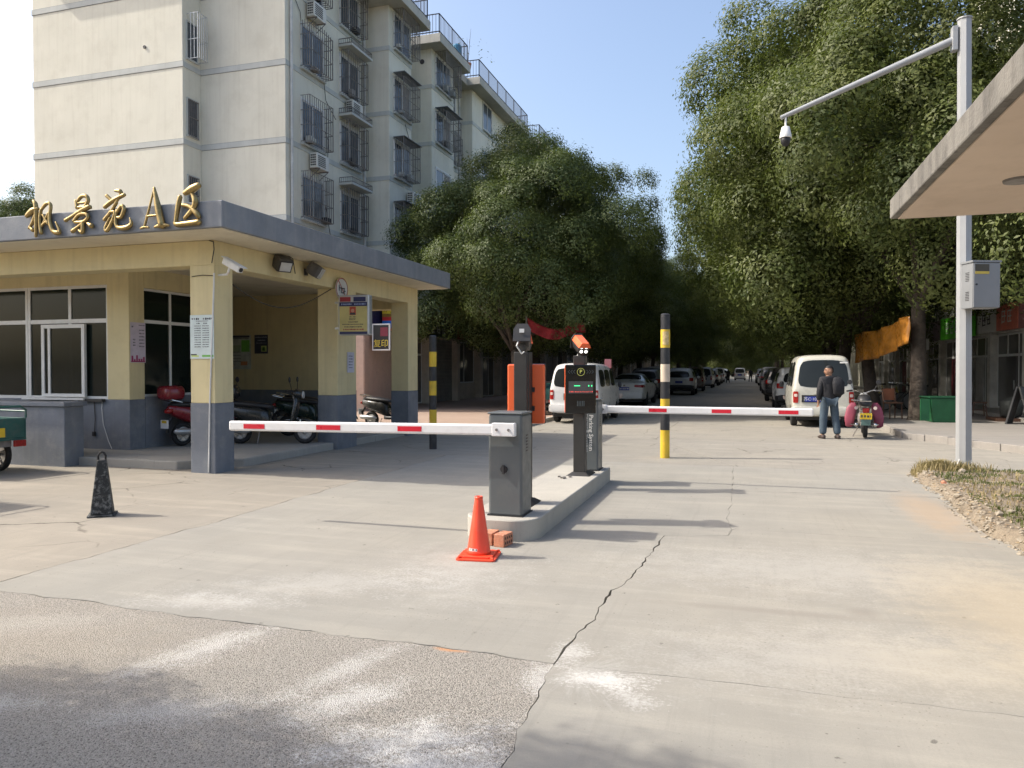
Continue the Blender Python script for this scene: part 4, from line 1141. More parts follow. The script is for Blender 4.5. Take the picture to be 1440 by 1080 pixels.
# ------------------------------------------------------------------ right hand block and shops
rb = thing('right_apartment_block', 'pale apartment block with ground floor shops behind the right trees', 'apartment building', (14, 60, .13), world=True)
XR = 8.3
MB().box(XR + .5, 20, 23.4, 110, .13, 16.5).build('wall', m_cream, rb)
MB().box(XR + .3, 20.2, 23.3, 110.2, 4.3, 4.5).build('canopy_slab', m_slabc, rb)
for k, z in enumerate((5.2, 7.97, 10.74, 13.5)):
    for q in range(12):
        y = 24.5 + q * 4.0
        w = MB(); x = XR + .5
        w.box(x - .05, x, y - .06, y + 1.76, z - .08, z); w.box(x - .05, x, y - .06, y + 1.76, z + 1.5, z + 1.56)
        for yyy in (y - .06, y + .82, y + 1.7): w.box(x - .05, x, yyy, yyy + .06, z, z + 1.5)
        w = w.build('window', m_white, rb)
        MB().box(x - .02, x - .003, y, y + 1.7, z, z + 1.5).build('pane', m_apane, w)
m_rsh = M_('shop_render_grey', (.64, .62, .57), .8, streak=.3, dirt_amt=.2)
yy = 23.6; k = 0
while yy < 62:
    MB().box(XR, XR + .5, yy, yy + .34, .24, 4.299).build('pier', m_rsh, rb, bevel=.01)
    MB().box(XR + .05, XR + .5, yy + .341, yy + 3.6, 2.85, 4.299).build('fascia', m_rsh, rb)
    window(rb, 'x', XR + .25, yy + .345, yy + 3.595, .25, 2.845, (yy + 1.4, yy + 2.5), 2.1, .06, out=-1, pane_mat=m_shopg, name='shopfront')
    dr = MB().box(XR + .18, XR + .215, yy + 1.45, yy + 2.44, .28, 2.05).build('door', [M_('door_maroon', (.14, .02, .03), .5), m_shopg, m_alu][k % 3], rb)
    MB().cyl((XR + .15, yy + 1.56, .95), (XR + .15, yy + 1.56, 1.25), .015).build('handle', m_alu, dr)
    yy += 3.61; k += 1
m_sg = M_('sign_green', (.12, .62, .04), .4, var=.04)
z0, z1 = 2.92, 3.78
board('shop_sign', 'faded maroon shop sign with pale strokes nearest the end of the right shops', XR, 24.0, 27.4, z0, z1 + .1, M_('sign_maroon', (.36, .15, .15), .6, dirt=(.4, .28, .28), dirt_amt=.4), -1, .16, 4, M_('letter_rose', (.55, .38, .36), .6), .62)
board('shop_sign', 'coral red shop sign with white characters between the white board and maroon sign', XR, 27.45, 29.6, z0, z1, M_('sign_coral', (.66, .2, .14), .5), -1, .16, 2, m_wlet, .5)
board('shop_sign', 'white shop sign with black and red characters beside the coral sign', XR, 29.65, 31.9, z0, z1 + .05, m_paper, -1, .14, 2, m_ink, .5)
board('shop_sign', 'bright green shop sign with white characters', XR, 32.6, 37.2, z0 - .04, z1, m_sg, -1, .2, 4, m_wlet, .62)
board('shop_sign', 'grey mauve shop sign beyond the bright green one', XR, 37.4, 42, z0, z1, M_('sign_mauve', (.26, .2, .23), .6), -1, .14)
board('shop_sign', 'dull red shop sign beyond the mauve one', XR, 42.2, 49, z0, z1 - .1, M_('sign_dullred2', (.32, .07, .05), .6), -1, .14)
board('shop_sign', 'small ochre and red panel hung before the end of the right shops', XR - .02, 21.2, 23.9, z0 - .05, z1 - .3, M_('sign_ochre', (.3, .2, .04), .6), -1, .14)
t = thing('shop_transom_sign', 'row of four framed white characters above a shop door', 'sign', (XR + .2, 25.75, 2.3))
for q in range(4):
    MB().box(-.03, 0, -1.1 + q * .56, -1.1 + q * .56 + .5, 0, .5).build('panel', M_('sign_brown', (.12, .06, .05), .5), t)
    strokes(1, .42, frame((-.034, -1.1 + q * .56 + .25, .25), (0, -1, 0), (0, 0, 1)), m_wlet, t, q)
# distant block closing the street end and the hazy row beyond
for i, (x0, x1, y0, y1, h, lab) in enumerate(((8, 60, 240, 260, 17, 'distant pale block beyond the right trees at the street end'),)):
    t = thing('distant_block', lab, 'building', ((x0 + x1) / 2, (y0 + y1) / 2, 0), world=True)
    MB().box(x0, x1, y0, y1, -.05, h).build('wall', m_cream, t)
    for r in range(5):
        for c in range(int((x1 - x0) / 4)):
            MB().box(x0 + 1 + c * 4, x0 + 3 + c * 4, y0 - .05, y0 - .01, 1.5 + r * 2.9, 3.1 + r * 2.9).build('window', m_apane, t)
# ------------------------------------------------------------------ vehicles
def eval_mesh(ob):
    bpy.context.view_layer.update()
    dg = bpy.context.evaluated_depsgraph_get()
    return bpy.data.meshes.new_from_object(ob.evaluated_get(dg))
m_glassv = glass_mat('car_glass', (0.018, 0.021, 0.021), 0.04, 0, 0.3)
m_chrome = M_('chrome', (.6, .6, .6), .18, metal=1, var=.05)
m_rim = M_('rim_silver', (.42, .42, .42), .35, metal=.8, var=.1)
m_tail = M_('tail_red', (.30, .015, .012), .2, var=.3, scale=25)
m_tailw = M_('tail_clear', (.55, .45, .40), .2)
m_pblue = M_('plate_blue', (.015, .04, .30), .4)
m_pyel = M_('plate_yellow', (.62, .42, .02), .45)
def car_paint(name, c, dirt=.25):
    return M_(name, c, .32, var=.04, scale=1.5, dirt=(.30, .27, .22), dirt_amt=dirt, coat=.6)
P_white = car_paint('paint_white', (.66, .66, .64), .15); P_beige = car_paint('paint_beige', (.52, .51, .445), .35)
P_silver = car_paint('paint_silver', (.36, .36, .36)); P_blackc = car_paint('paint_black', (.018, .018, .02), .15)
P_grey = car_paint('paint_grey', (.10, .105, .11)); P_brown = car_paint('paint_brown', (.16, .10, .085))
P_red = car_paint('paint_red_car', (.28, .02, .02))

def car_body(stations, axles, wr, hw, paint, subdiv=2):
    """stations: y, zb, zbelt, ztop, wb, wt, shear"""
    vs = []; n = None
    for (y, zb, zm, zt, wb, wt, sh) in stations:
        half = [(0, zb), (wb * .8, zb), (wb * .955, zb + .07), (wb, zb + (zm - zb) * .5), (wb * .985, zm), (wb * .965, zm + (zt - zm) * .06), (wb + (wt - wb) * .62, zm + (zt - zm) * .6), (wt, zt - min(.11, (zt - zm) * .3)), (wt * .86, zt - .012), (wt * .45, zt + .012), (0, zt + .018)]
        ring = half + [(-x, z) for x, z in half[-2:0:-1]]
        n = len(ring)
        for (x, z) in ring: vs.append((x, y + (sh * max(0, z - zm)), z))
    fs = []
    S = len(stations)
    for i in range(S - 1):
        for k in range(n): fs.append((i * n + k, i * n + (k + 1) % n, (i + 1) * n + (k + 1) % n, (i + 1) * n + k))
    h = n // 2
    for base in (0, (S - 1) * n):   # quad end caps between left and right halves
        for k in range(h):
            a, b, c, d = base + k, base + k + 1, base + (n - k - 1) % n, base + (n - k) % n
            f = []
            for q in (a, b, c, d):
                if q not in f: f.append(q)
            if len(f) > 2: fs.append(tuple(f))
    mb = MB(); mb.add(vs, fs)
    ob = mb.build('tmp', paint)
    sb = ob.modifiers.new('s', 'SUBSURF'); sb.levels = subdiv
    cuts = []
    for (ya) in axles:
        for sx in (-1, 1):
            c = MB().cyl((sx * (hw - .27), ya, wr), (sx * (hw + .3), ya, wr), wr * 1.16, n=28).build('cut', m_black)
            cuts.append(c); bo = ob.modifiers.new('b', 'BOOLEAN'); bo.operation = 'DIFFERENCE'; bo.object = c; bo.solver = 'EXACT'
    me = eval_mesh(ob)
    for c in cuts + [ob]: bpy.data.objects.remove(c)
    me.polygons.foreach_set('use_smooth', [True] * len(me.polygons))
    me.set_sharp_from_angle(angle=R(40))
    bm = bmesh.new(); bm.from_mesh(me); bvh = BVHTree.FromBMesh(bm); bm.free()
    return me, bvh
def patch(bvh, quad, dr, mat, parent, name, off=.006, nu=8, nv=8, rnd_=.12):
    """a panel that lies on the body: quad corners (bl, br, tr, tl) swept along dr on to the surface"""
    q = [Vector(p) for p in quad]; dr = Vector(dr).normalized(); vs = []
    for j in range(nv + 1):
        for i in range(nu + 1):
            u, v = i / nu, j / nv
            a, b = 2 * u - 1, 2 * v - 1   # soften the corners
            uu = (a * (1 - rnd_ * b ** 4) + 1) / 2; vv = (b * (1 - rnd_ * a ** 4) + 1) / 2
            p = (q[0] * (1 - uu) + q[1] * uu) * (1 - vv) + (q[3] * (1 - uu) + q[2] * uu) * vv
            hit = bvh.ray_cast(p - dr * 1.5, dr)
            if hit[0] is not None and (hit[0] - p).length < 1.2:
                nr = hit[1]; nr = -nr if nr.dot(dr) > 0 else nr
                p = hit[0] + nr * off
            vs.append(p)
    fs = [(j * (nu + 1) + i, j * (nu + 1) + i + 1, (j + 1) * (nu + 1) + i + 1, (j + 1) * (nu + 1) + i) for j in range(nv) for i in range(nu)]
    mb = MB(); mb.add(vs, fs)
    return mb.build(name, mat, parent, smooth='s')
def wheel_mesh(r, w):
    t = MB(); t.lathe((0, 0, 0), [(r * .62, -w / 2), (r * .9, -w / 2), (r * .985, -w * .38), (r, -w * .2), (r, w * .2), (r * .985, w * .38), (r * .9, w / 2), (r * .62, w / 2)], 28, 'x')
    ty = t.mesh('tyre', m_black, smooth=True)
    m = MB(); m.lathe((0, 0, 0), [(r * .2, w * .3), (r * .55, w * .32), (r * .63, w * .44), (r * .63, -w * .44), (r * .3, -w * .3)], 24, 'x')
    for k in range(5):
        a = 2 * math.pi * k / 5
        m.box(w * .3, w * .40, -.028, .028, .02, r * .6, Matrix.Rotation(a, 4, 'X'))
    ri = m.mesh('rim', m_rim, smooth=True)
    return ty, ri
def add_wheels(root, axles, hw, r, w=.17):
    ty, ri = wheel_mesh(r, w)
    for ya in axles:
        for sx in (-1, 1):
            o = mesh_obj('wheel', ty, root); o.location = (sx * (hw - w / 2 - .03), ya, r)
            if sx < 0: o.rotation_euler = (0, 0, math.pi)
            mesh_obj('rim', ri, o)
def plate(root, y, z, text, mat, w=.44, h=.14, tmat=None, x=0):
    p = MB().box(x - w / 2, x + w / 2, y - .012, y, z - h / 2, z + h / 2).build('number_plate', mat, root)
    if text: text_part(text, h * .82, frame((x, y - .0135, z - .002), (1, 0, 0), (0, 0, 1)), tmat or m_wlet, p, 'plate_text', .0008)
    return p
def side_windows(bvh, root, hw, wins, z0, z1):
    for sx in (-1, 1):
        for (ya, yb, ta, tb) in wins:
            patch(bvh, [(sx * hw, ya, z0), (sx * hw, yb, z0), (sx * hw, tb, z1), (sx * hw, ta, z1)], (-sx, 0, 0), m_glassv, root, 'side_window', .005, 6, 5)
def make_microvan(label, paint, H, W, name='parked_van', high=False, ptext=None, px=0):
    t = thing(name, label, 'van')
    w = W / 2; zm = 1.02 if not high else 1.05; Lh = 4.0
    st = [(-.01, .46, zm, H - .17, w * .86, w * .66, .12), (.03, .33, zm, H - .05, w * .965, w * .76, .13), (.22, .27, zm, H - .012, w, w * .82, .1), (1.0, .24, zm, H, w, w * .84, .02), (2.2, .24, zm, H, w, w * .84, 0), (2.85, .25, zm, H - .06, w, w * .8, -.15), (3.5, .28, zm - .02, zm + .18, w * .99, w * .8, -.2), (3.92, .32, zm - .2, zm - .08, w * .93, w * .7, 0), (4.0, .4, zm - .35, zm - .25, w * .8, w * .6, 0)]
    me, bvh = car_body(st, (.72, 3.2), .29, w, paint)
    b = mesh_obj('body', me, t)
    patch(bvh, [(-w * .82, -.1, zm + .06), (w * .82, -.1, zm + .06), (w * .7, 0, H - .15), (-w * .7, 0, H - .15)], (0, 1, 0), m_glassv, t, 'rear_window')
    patch(bvh, [(-w * .8, 3.6, zm + .12), (w * .8, 3.6, zm + .12), (w * .68, 2.9, H - .14), (-w * .68, 2.9, H - .14)], (0, -1, 0), m_glassv, t, 'windscreen')
    side_windows(bvh, t, w, ((.28, 1.05, .36, 1.05), (1.12, 2.0, 1.12, 2.0), (2.08, 2.95, 2.08, 2.72)), zm + .07, H - .2)
    for sx in (-1, 1):
        zz = (.68, 1.0) if high else (.72, 1.0)
        a, c = sx * w * .93, sx * w * .78
        x0, x1 = min(a, c), max(a, c)
        l = patch(bvh, [(x0, -.1, zz[0]), (x1, -.1, zz[0]), (x1, -.1, zz[1]), (x0, -.1, zz[1])], (0, 1, 0), m_tail, t, 'tail_light', .012, 5, 6, .05)
        patch(bvh, [(x0 + .02, -.1, zz[1] - .15), (x1 - .02, -.1, zz[1] - .15), (x1 - .02, -.1, zz[1] - .07), (x0 + .02, -.1, zz[1] - .07)], (0, 1, 0), m_tailw, l, 'indicator', .018, 3, 3)
        patch(bvh, [(sx * w * .86 - .12, 4.1, .62), (sx * w * .86 + .12, 4.1, .62), (sx * w * .86 + .12, 4.1, .8), (sx * w * .86 - .12, 4.1, .8)], (0, -1, 0), m_tailw, t, 'headlight', .01, 4, 4)
        MB().loft([(2.92, sx * (w + .1), zm + .1, .02, .06), (2.94, sx * (w + .11), zm + .1, .07, .1), (3.0, sx * (w + .1), zm + .1, .04, .07)], 10).build('wing_mirror', m_dark, t, smooth=True)
    # rear bumper
    MB().loft([(-.09, 0, .46, w * .80, .09), (-.075, 0, .46, w * .93, .125), (.06, 0, .46, w * 1.0, .13), (.3, 0, .46, w * 1.005, .12)], 28, 7).build('bumper', paint, t, smooth=True)
    rec = MB().box(px - .3, px + .3, -.03, .02, .70, .90).build('plate_recess', m_dark, t) 
    plate(t, -.034, .79, ptext, m_pblue, x=px)
    MB().box(-.25, .25, -.03, .0, .925, .95).build('tailgate_handle', m_chrome if not high else paint, t)
    MB().box(-w * .8, w * .8, .2, 3.7, .2, .3).build('underbody', m_dark, t)
    MB().cyl((w * .5, -.02, .27), (w * .5, .5, .27), .03).build('exhaust', m_iron, t)
    add_wheels(t, (.72, 3.2), w, .29)
    return t
def make_sedan(label, paint, name='parked_car', ptext=None):
    t = thing(name, label, 'car'); w = .9
    st = [(-.01, .5, .80, .86, w * .78, w * .62, 0), (.04, .38, .90, .99, w * .93, w * .76, 0), (.28, .25, .95, 1.055, w * .985, w * .8, 0), (.72, .22, .95, 1.10, w, w * .76, 0), (1.42, .2, .95, 1.415, w, w * .64, 0), (2.3, .2, .94, 1.445, w, w * .66, 0), (2.85, .2, .93, 1.36, w, w * .66, 0), (3.55, .21, .90, .99, w * .99, w * .78, 0), (4.3, .25, .74, .80, w * .95, w * .74, 0), (4.55, .34, .58, .64, w * .78, w * .6, 0)]
    me, bvh = car_body(st, (.98, 3.68), .32, w, paint)
    mesh_obj('body', me, t)
    patch(bvh, [(-w * .70, .80, 1.12), (w * .70, .80, 1.12), (w * .56, 1.40, 1.38), (-w * .56, 1.40, 1.38)], (0, .6, -1), m_glassv, t, 'rear_window')
    patch(bvh, [(-w * .72, 3.4, 1.03), (w * .72, 3.4, 1.03), (w * .58, 2.85, 1.35), (-w * .58, 2.85, 1.35)], (0, -.6, -1), m_glassv, t, 'windscreen')
    side_windows(bvh, t, w, ((1.0, 1.85, 1.42, 1.85), (1.93, 3.05, 1.93, 2.75)), 1.0, 1.33)
    for sx in (-1, 1):
        a, c = sx * w * .95, sx * w * .48; x0, x1 = min(a, c), max(a, c)
        z0 = .80 if sx < 0 else .83; zi = .83 if sx < 0 else .80
        patch(bvh, [(x0, -.1, z0), (x1, -.1, zi), (x1, -.1, .92), (x0, -.1, .92)], (0, 1, 0), m_tail, t, 'tail_light', .01, 8, 4, .1)
        patch(bvh, [(sx * w * .75 - .17, 4.7, .62), (sx * w * .75 + .17, 4.7, .62), (sx * w * .75 + .17, 4.7, .72), (sx * w * .75 - .17, 4.7, .72)], (0, -1, 0), m_tailw, t, 'headlight', .01, 5, 4)
        MB().loft([(2.9, sx * (w + .08), 1.02, .02, .04), (2.93, sx * (w + .09), 1.02, .08, .07), (3.02, sx * (w + .08), 1.02, .05, .05)], 10).build('wing_mirror', paint, t, smooth=True)
    MB().loft([(-.07, 0, .47, w * .72, .1), (-.05, 0, .47, w * .88, .15), (.2, 0, .45, w * .985, .18), (.5, 0, .42, w * .99, .15)], 28, 6).build('bumper', paint, t, smooth=True)
    plate(t, -.04, .76, ptext, m_pblue)
    MB().lathe((0, -.03, .9), [(.001, -.01), (.045, -.01), (.045, .0), (.001, .0)], 14, 'y').build('badge', m_chrome, t)
    MB().box(-w * .8, w * .8, .3, 4.2, .18, .28).build('underbody', m_dark, t)
    add_wheels(t, (.98, 3.68), w, .32, .2)
    return t
def make_suv(label, paint, name='parked_car'):
    t = thing(name, label, 'car'); w = .91; H = 1.68
    st = [(-.01, .55, .98, 1.3, w * .8, w * .58, .25), (.04, .40, 1.0, H - .1, w * .95, w * .70, .32), (.35, .28, 1.02, H - .01, w, w * .76, .25), (1.3, .26, 1.02, H + .02, w, w * .78, 0), (2.3, .26, 1.0, H, w, w * .78, 0), (2.75, .26, .99, H - .1, w, w * .76, 0), (3.4, .27, .97, 1.08, w * .99, w * .8, 0), (4.2, .32, .85, .93, w * .95, w * .76, 0), (4.42, .42, .66, .74, w * .8, w * .62, 0)]
    me, bvh = car_body(st, (.85, 3.5), .34, w, paint)
    mesh_obj('body', me, t)
    patch(bvh, [(-w * .72, 0, 1.1), (w * .72, 0, 1.1), (w * .6, .2, H - .2), (-w * .6, .2, H - .2)], (0, 1, -.15), m_glassv, t, 'rear_window')
    patch(bvh, [(-w * .76, 3.3, 1.1), (w * .76, 3.3, 1.1), (w * .64, 2.8, H - .16), (-w * .64, 2.8, H - .16)], (0, -1, -.5), m_glassv, t, 'windscreen')
    side_windows(bvh, t, w, ((.5, 1.25, .62, 1.25), (1.32, 2.1, 1.32, 2.1), (2.17, 3.0, 2.17, 2.75)), 1.08, H - .2)
    for sx in (-1, 1):
        a, c = sx * w * .93, sx * w * .68; x0, x1 = min(a, c), max(a, c)
        patch(bvh, [(x0, -.1, .88), (x1, -.1, .88), (x1, -.1, 1.08), (x0, -.1, 1.08)], (0, 1, 0), m_tail, t, 'tail_light', .012, 5, 5, .08)
        MB().loft([(2.8, sx * (w + .09), 1.1, .02, .05), (2.83, sx * (w + .1), 1.1, .09, .08), (2.92, sx * (w + .09), 1.1, .05, .06)], 10).build('wing_mirror', paint, t, smooth=True)
    MB().loft([(-.07, 0, .52, w * .75, .1), (-.05, 0, .52, w * .9, .13), (.2, 0, .5, w * .99, .15), (.4, 0, .48, w, .13)], 28, 6).build('bumper', m_dark, t, smooth=True)
    plate(t, -.035, .82, None, m_pblue)
    MB().box(-w * .8, w * .8, .3, 4.1, .24, .34).build('underbody', m_dark, t)
    add_wheels(t, (.85, 3.5), w, .34, .21)
    return t
def paint_copy(src, paint, old):
    c = copy_tree(src)
    def walk(o):
        if o.type == 'MESH' and o.material_slots and o.material_slots[0].material == old:
            o.material_slots[0].link = 'OBJECT'; o.material_slots[0].material = paint
        for k in children(o): walk(k)
    walk(c)
    return c
van_w = make_microvan('white microvan parked at the left kerb behind the parking display', P_white, 1.80, 1.56)
place(van_w, (-4.88, 21.8, 0), 0)
van_b = make_microvan('beige high roofed van with blue plate parked behind the standing man', P_beige, 2.02, 1.66, high=True, ptext='苏C·1036P', px=-.26)
place(van_b, (2.02, 22.4, 0), R(0.5))
sticker = MB().box(.42, .62, -.0, .004, 1.78, 1.82).build('window_sticker', m_paper, van_b); sticker.location = (0, .05, 0)
sed = make_sedan('white sedan with blue number plate parked beyond the white microvan', P_white)
dashes(sed, [(.76, -.19, -.08, .07), (.76, -.04, .2, .07)], -.053, m_wlet, 'plate_text')
place(sed, (-5.15, 33.2, 0), R(-1))
suv = make_suv('white hatchback parked in the left row, seen beside the striped bollard', P_white)
place(suv, (-4.0, 47.5, 0), 0)
# left row further on
row_l = [('suv', P_grey, -5.3, 41.0, 'dark grey car parked between the white sedan and the white hatchback'),
         ('van', P_white, -6.2, 53.5, 'white van roof showing over the white hatchback'),
         ('van', P_brown, -3.75, 56.5, 'brownish van parked in the left row beyond the white hatchback'),
         ('van', P_silver, -3.55, 66.0, 'silver van parked in the left row beyond the brownish van'),
         ('suv', P_silver, -3.5, 75.5, 'silver car parked beyond the silver van in the left row'),
         ('sedan', P_blackc, -3.5, 86.0, 'black car parked far down the left row'), ('van', P_silver, -3.4, 97.0, 'pale van parked at the far end of the left row'), ('suv', P_white, -3.3, 110, 'white car last in the far left row'),
         ('suv', P_white, 1.95, 30.3, 'white car parked in front of the beige van'), ('suv', P_blackc, 1.75, 39.5, 'black car with red tail light parked beyond the white car in the right row'),
         ('sedan', P_silver, 1.9, 49.0, 'silver car parked beyond the black car in the right row'), ('suv', P_grey, 1.8, 57.5, 'dark grey car parked midway along the right row'), ('van', P_silver, 1.9, 66.5, 'silver van parked in the right row beyond the dark grey car'),
         ('sedan', P_white, 1.9, 77.0, 'white car parked far along the right row'), ('suv', P_silver, 1.9, 89.0, 'silver car parked at the far end of the right row'),
         ('van', P_silver, -.95, 112.0, 'pale van standing in the middle of the far road')]
src = {'suv': suv, 'van': van_w, 'sedan': sed}; oldp = P_white
for (k, p, x, y, lab) in row_l:
    c = paint_copy(src[k], p, oldp); place(c, (x, y, 0), R(rnd.uniform(-1.5, 1.5)), lab)
    c.name = 'parked_van' if k == 'van' else 'parked_car'

# ---- two and three wheelers
m_rubt = m_black
def spoked_wheel(r, w, spokes=0):
    t = MB(); n = 26; m_ = 8
    vs = []
    for i in range(n):
        a = 2 * math.pi * i / n
        for k in range(m_):
            b = 2 * math.pi * k / m_; rr = r - w / 2 + w / 2 * math.cos(b)
            vs.append((w / 2 * math.sin(b), rr * math.cos(a), rr * math.sin(a)))
    fs = [(i * m_ + k, i * m_ + (k + 1) % m_, ((i + 1) % n) * m_ + (k + 1) % m_, ((i + 1) % n) * m_ + k) for i in range(n) for k in range(m_)]
    t.add(vs, fs); ty = t.mesh('tyre', m_black, smooth='s')
    m = MB(); m.lathe((0, 0, 0), [(.02, -.04), (.045, -.04), (.045, .04), (.02, .04)], 10, 'x')
    if spokes:
        for k in range(spokes):
            a = 2 * math.pi * k / spokes; s = .02 if k % 2 else -.02
            m.cyl((s, 0, 0), (0, (r - w) * math.cos(a), (r - w) * math.sin(a)), .0028, n=3, caps=False)
    else:
        for k in range(5):
            m.box(-.03, .03, -.022, .022, .02, r - w * .9, Matrix.Rotation(2 * math.pi * k / 5, 4, 'X'))
    m.lathe((0, 0, 0), [(r - w * 1.1, -w * .3), (r - w * .75, -w * .35), (r - w * .75, w * .35), (r - w * 1.1, w * .3)], 24, 'x')
    ri = m.mesh('rim', m_rim, smooth='s')
    return ty, ri
def put_wheel(t, meshes, loc, name='wheel'):
    o = mesh_obj(name, meshes[0], t); o.location = loc
    mesh_obj('rim', meshes[1], o); return o
def make_scooter(label, paint, rear_box=False, platemat=None, name='parked_scooter'):
    t = thing(name, label, 'scooter')
    wm = spoked_wheel(.23, .10)
    put_wheel(t, wm, (0, -.62, .23)); put_wheel(t, wm, (0, .66, .23))
    MB().loft([(-.92, 0, .72, .05, .05), (-.84, 0, .70, .13, .10), (-.55, 0, .62, .17, .16), (-.2, 0, .55, .17, .2), (-.05, 0, .48, .15, .18), (.0, 0, .42, .1, .12)], 16, 2.6).build('body_shell', paint, t, smooth='s')
    MB().loft([(-.86, 0, .80, .08, .03), (-.75, 0, .81, .15, .055), (-.35, 0, .78, .16, .06), (-.02, 0, .74, .12, .05), (.05, 0, .72, .06, .03)], 16, 2.6).build('seat', m_dark, t, smooth='s')
    MB().loft([(-.1, 0, .30, .15, .06), (.0, 0, .29, .17, .05), (.35, 0, .29, .17, .05), (.42, 0, .33, .14, .07)], 14, 4).build('footboard', m_dark, t, smooth='s')
    MB().loft([(.28, .0, .50, .19, .03), (.45, 0, .42, .17, .03), (.6, 0, .46, .16, .045), (.82, 0, .50, .13, .05), (.96, 0, .47, .07, .06), (1.02, 0, .44, .04, .06)], 14, 3, axis='z').build('front_shield', paint, t, smooth='s')
    MB().loft([(.43, 0, 1.0, .03, .03), (.46, 0, 1.0, .15, .07), (.52, 0, 1.0, .17, .09), (.60, 0, .98, .10, .07), (.63, 0, .97, .05, .04)], 14, 2.5).build('handlebar_cowl', paint, t, smooth='s')
    MB().lathe((0, .63, .97), [(.001, -.02), (.07, -.02), (.075, 0), (.06, .015), (.001, .02)], 16, 'y').build('headlight', m_lens, t, smooth=True)
    MB().loft([(.45, 0, .44, .03, .02), (.52, 0, .47, .075, .03), (.66, 0, .49, .08, .03), (.85, 0, .43, .07, .03), (.9, 0, .36, .03, .02)], 12, 3).build('front_mudguard', paint, t, smooth='s')
    for sx in (-1, 1): MB().tube([(sx * .07, .58, .48), (sx * .07, .66, .23)], .02, 6).build('fork', m_chrome, t)
    hb = MB().tube([(-.33, .40, 1.06), (-.18, .47, 1.04), (0, .50, 1.03), (.18, .47, 1.04), (.33, .40, 1.06)], .013, 6).build('handlebar', m_dark, t)
    for sx in (-1, 1):
        MB().cyl((sx * .22, .445, 1.045), (sx * .34, .395, 1.062), .02, n=8).build('grip', m_black, hb)
        mi = MB().tube([(sx * .2, .46, 1.05), (sx * .24, .45, 1.15), (sx * .27, .44, 1.22)], .007, 5).build('mirror', m_dark, t)
        MB().lathe((sx * .28, .44, 1.27), [(.001, -.015), (.05, -.012), (.06, 0), (.05, .01), (.001, .012)], 14, 'y').build('mirror_glass', m_dark, mi, smooth=True)
    MB().loft([(-.97, 0, .68, .03, .02), (-.95, 0, .68, .09, .04), (-.88, 0, .69, .1, .05)], 12, 3).build('tail_light', m_tail, t, smooth='s')
    MB().tube([(0, -.85, .55), (0, -.95, .42), (0, -.93, .28)], .03, 6, ).build('rear_mudguard', m_dark, t)
    MB().box(-.11, .11, -1.0, -.985, .36, .52).build('number_plate', platemat or m_paper, t)
    MB().tube([(-.15, -.72, .85), (-.14, -.93, .90), (0, -.98, .91), (.14, -.93, .90), (.15, -.72, .85)], .013, 6).build('grab_rail', m_chrome, t)
    MB().loft([(-.9, .17, .30, .03, .03), (-.85, .17, .30, .06, .06), (-.45, .17, .28, .06, .06), (-.35, .15, .28, .025, .025)], 10, 2.2).build('exhaust', m_steel, t, smooth='s')
    MB().tube([(.1, -.2, .28), (.2, -.22, .02)], .012, 5).build('side_stand', m_iron, t)
    if rear_box:
        b = MB().loft([(-1.06, 0, 1.03, .12, .08), (-1.02, 0, 1.03, .19, .13), (-.72, 0, 1.03, .2, .14), (-.66, 0, 1.03, .15, .1)], 16, 3.5).build('rear_box', paint, t, smooth='s')
    return t
P_sdark = M_('scooter_dark', (.02, .022, .022), .3, coat=.4); P_sgreen = M_('scooter_green', (.012, .03, .024), .3, coat=.4); P_sred = M_('scooter_red', (.20, .012, .02), .3, coat=.5, var=.1)
sc = make_scooter('dark red scooter with rear box and white plate parked beside the booth pillar', P_sred, True, m_paper)
place(sc, (-10.22, 12.55, .14), R(-14))
pl = [c for c in children(sc) if c.name.startswith('number_plate')][0]
MB().box(-.07, .07, -1.004, -1.0, .46, .51).build('plate_print', m_pyel, pl)
s1 = make_scooter('dark scooter with round tail box parked side on in the passage', P_sdark, True)
place(s1, (-9.0, 12.85, .14), R(-72))
for (loc, rz, lab, p) in (((-9.15, 14.75, .14), R(-66), 'dark green scooter parked in the middle of the gate house passage', P_sgreen), ((-9.9, 15.95, .14), R(-75), 'dark scooter with chrome bars parked against the passage back wall', P_sdark), ((-9.35, 18.75, 0), R(-100), 'black scooter with covered front parked beyond the middle column', P_sdark)):
    c = paint_copy(s1, p, P_sdark); place(c, loc, rz, lab)
    for k in children(c):
        if k.name.startswith('rear_box'): bpy.data.objects.remove(k)
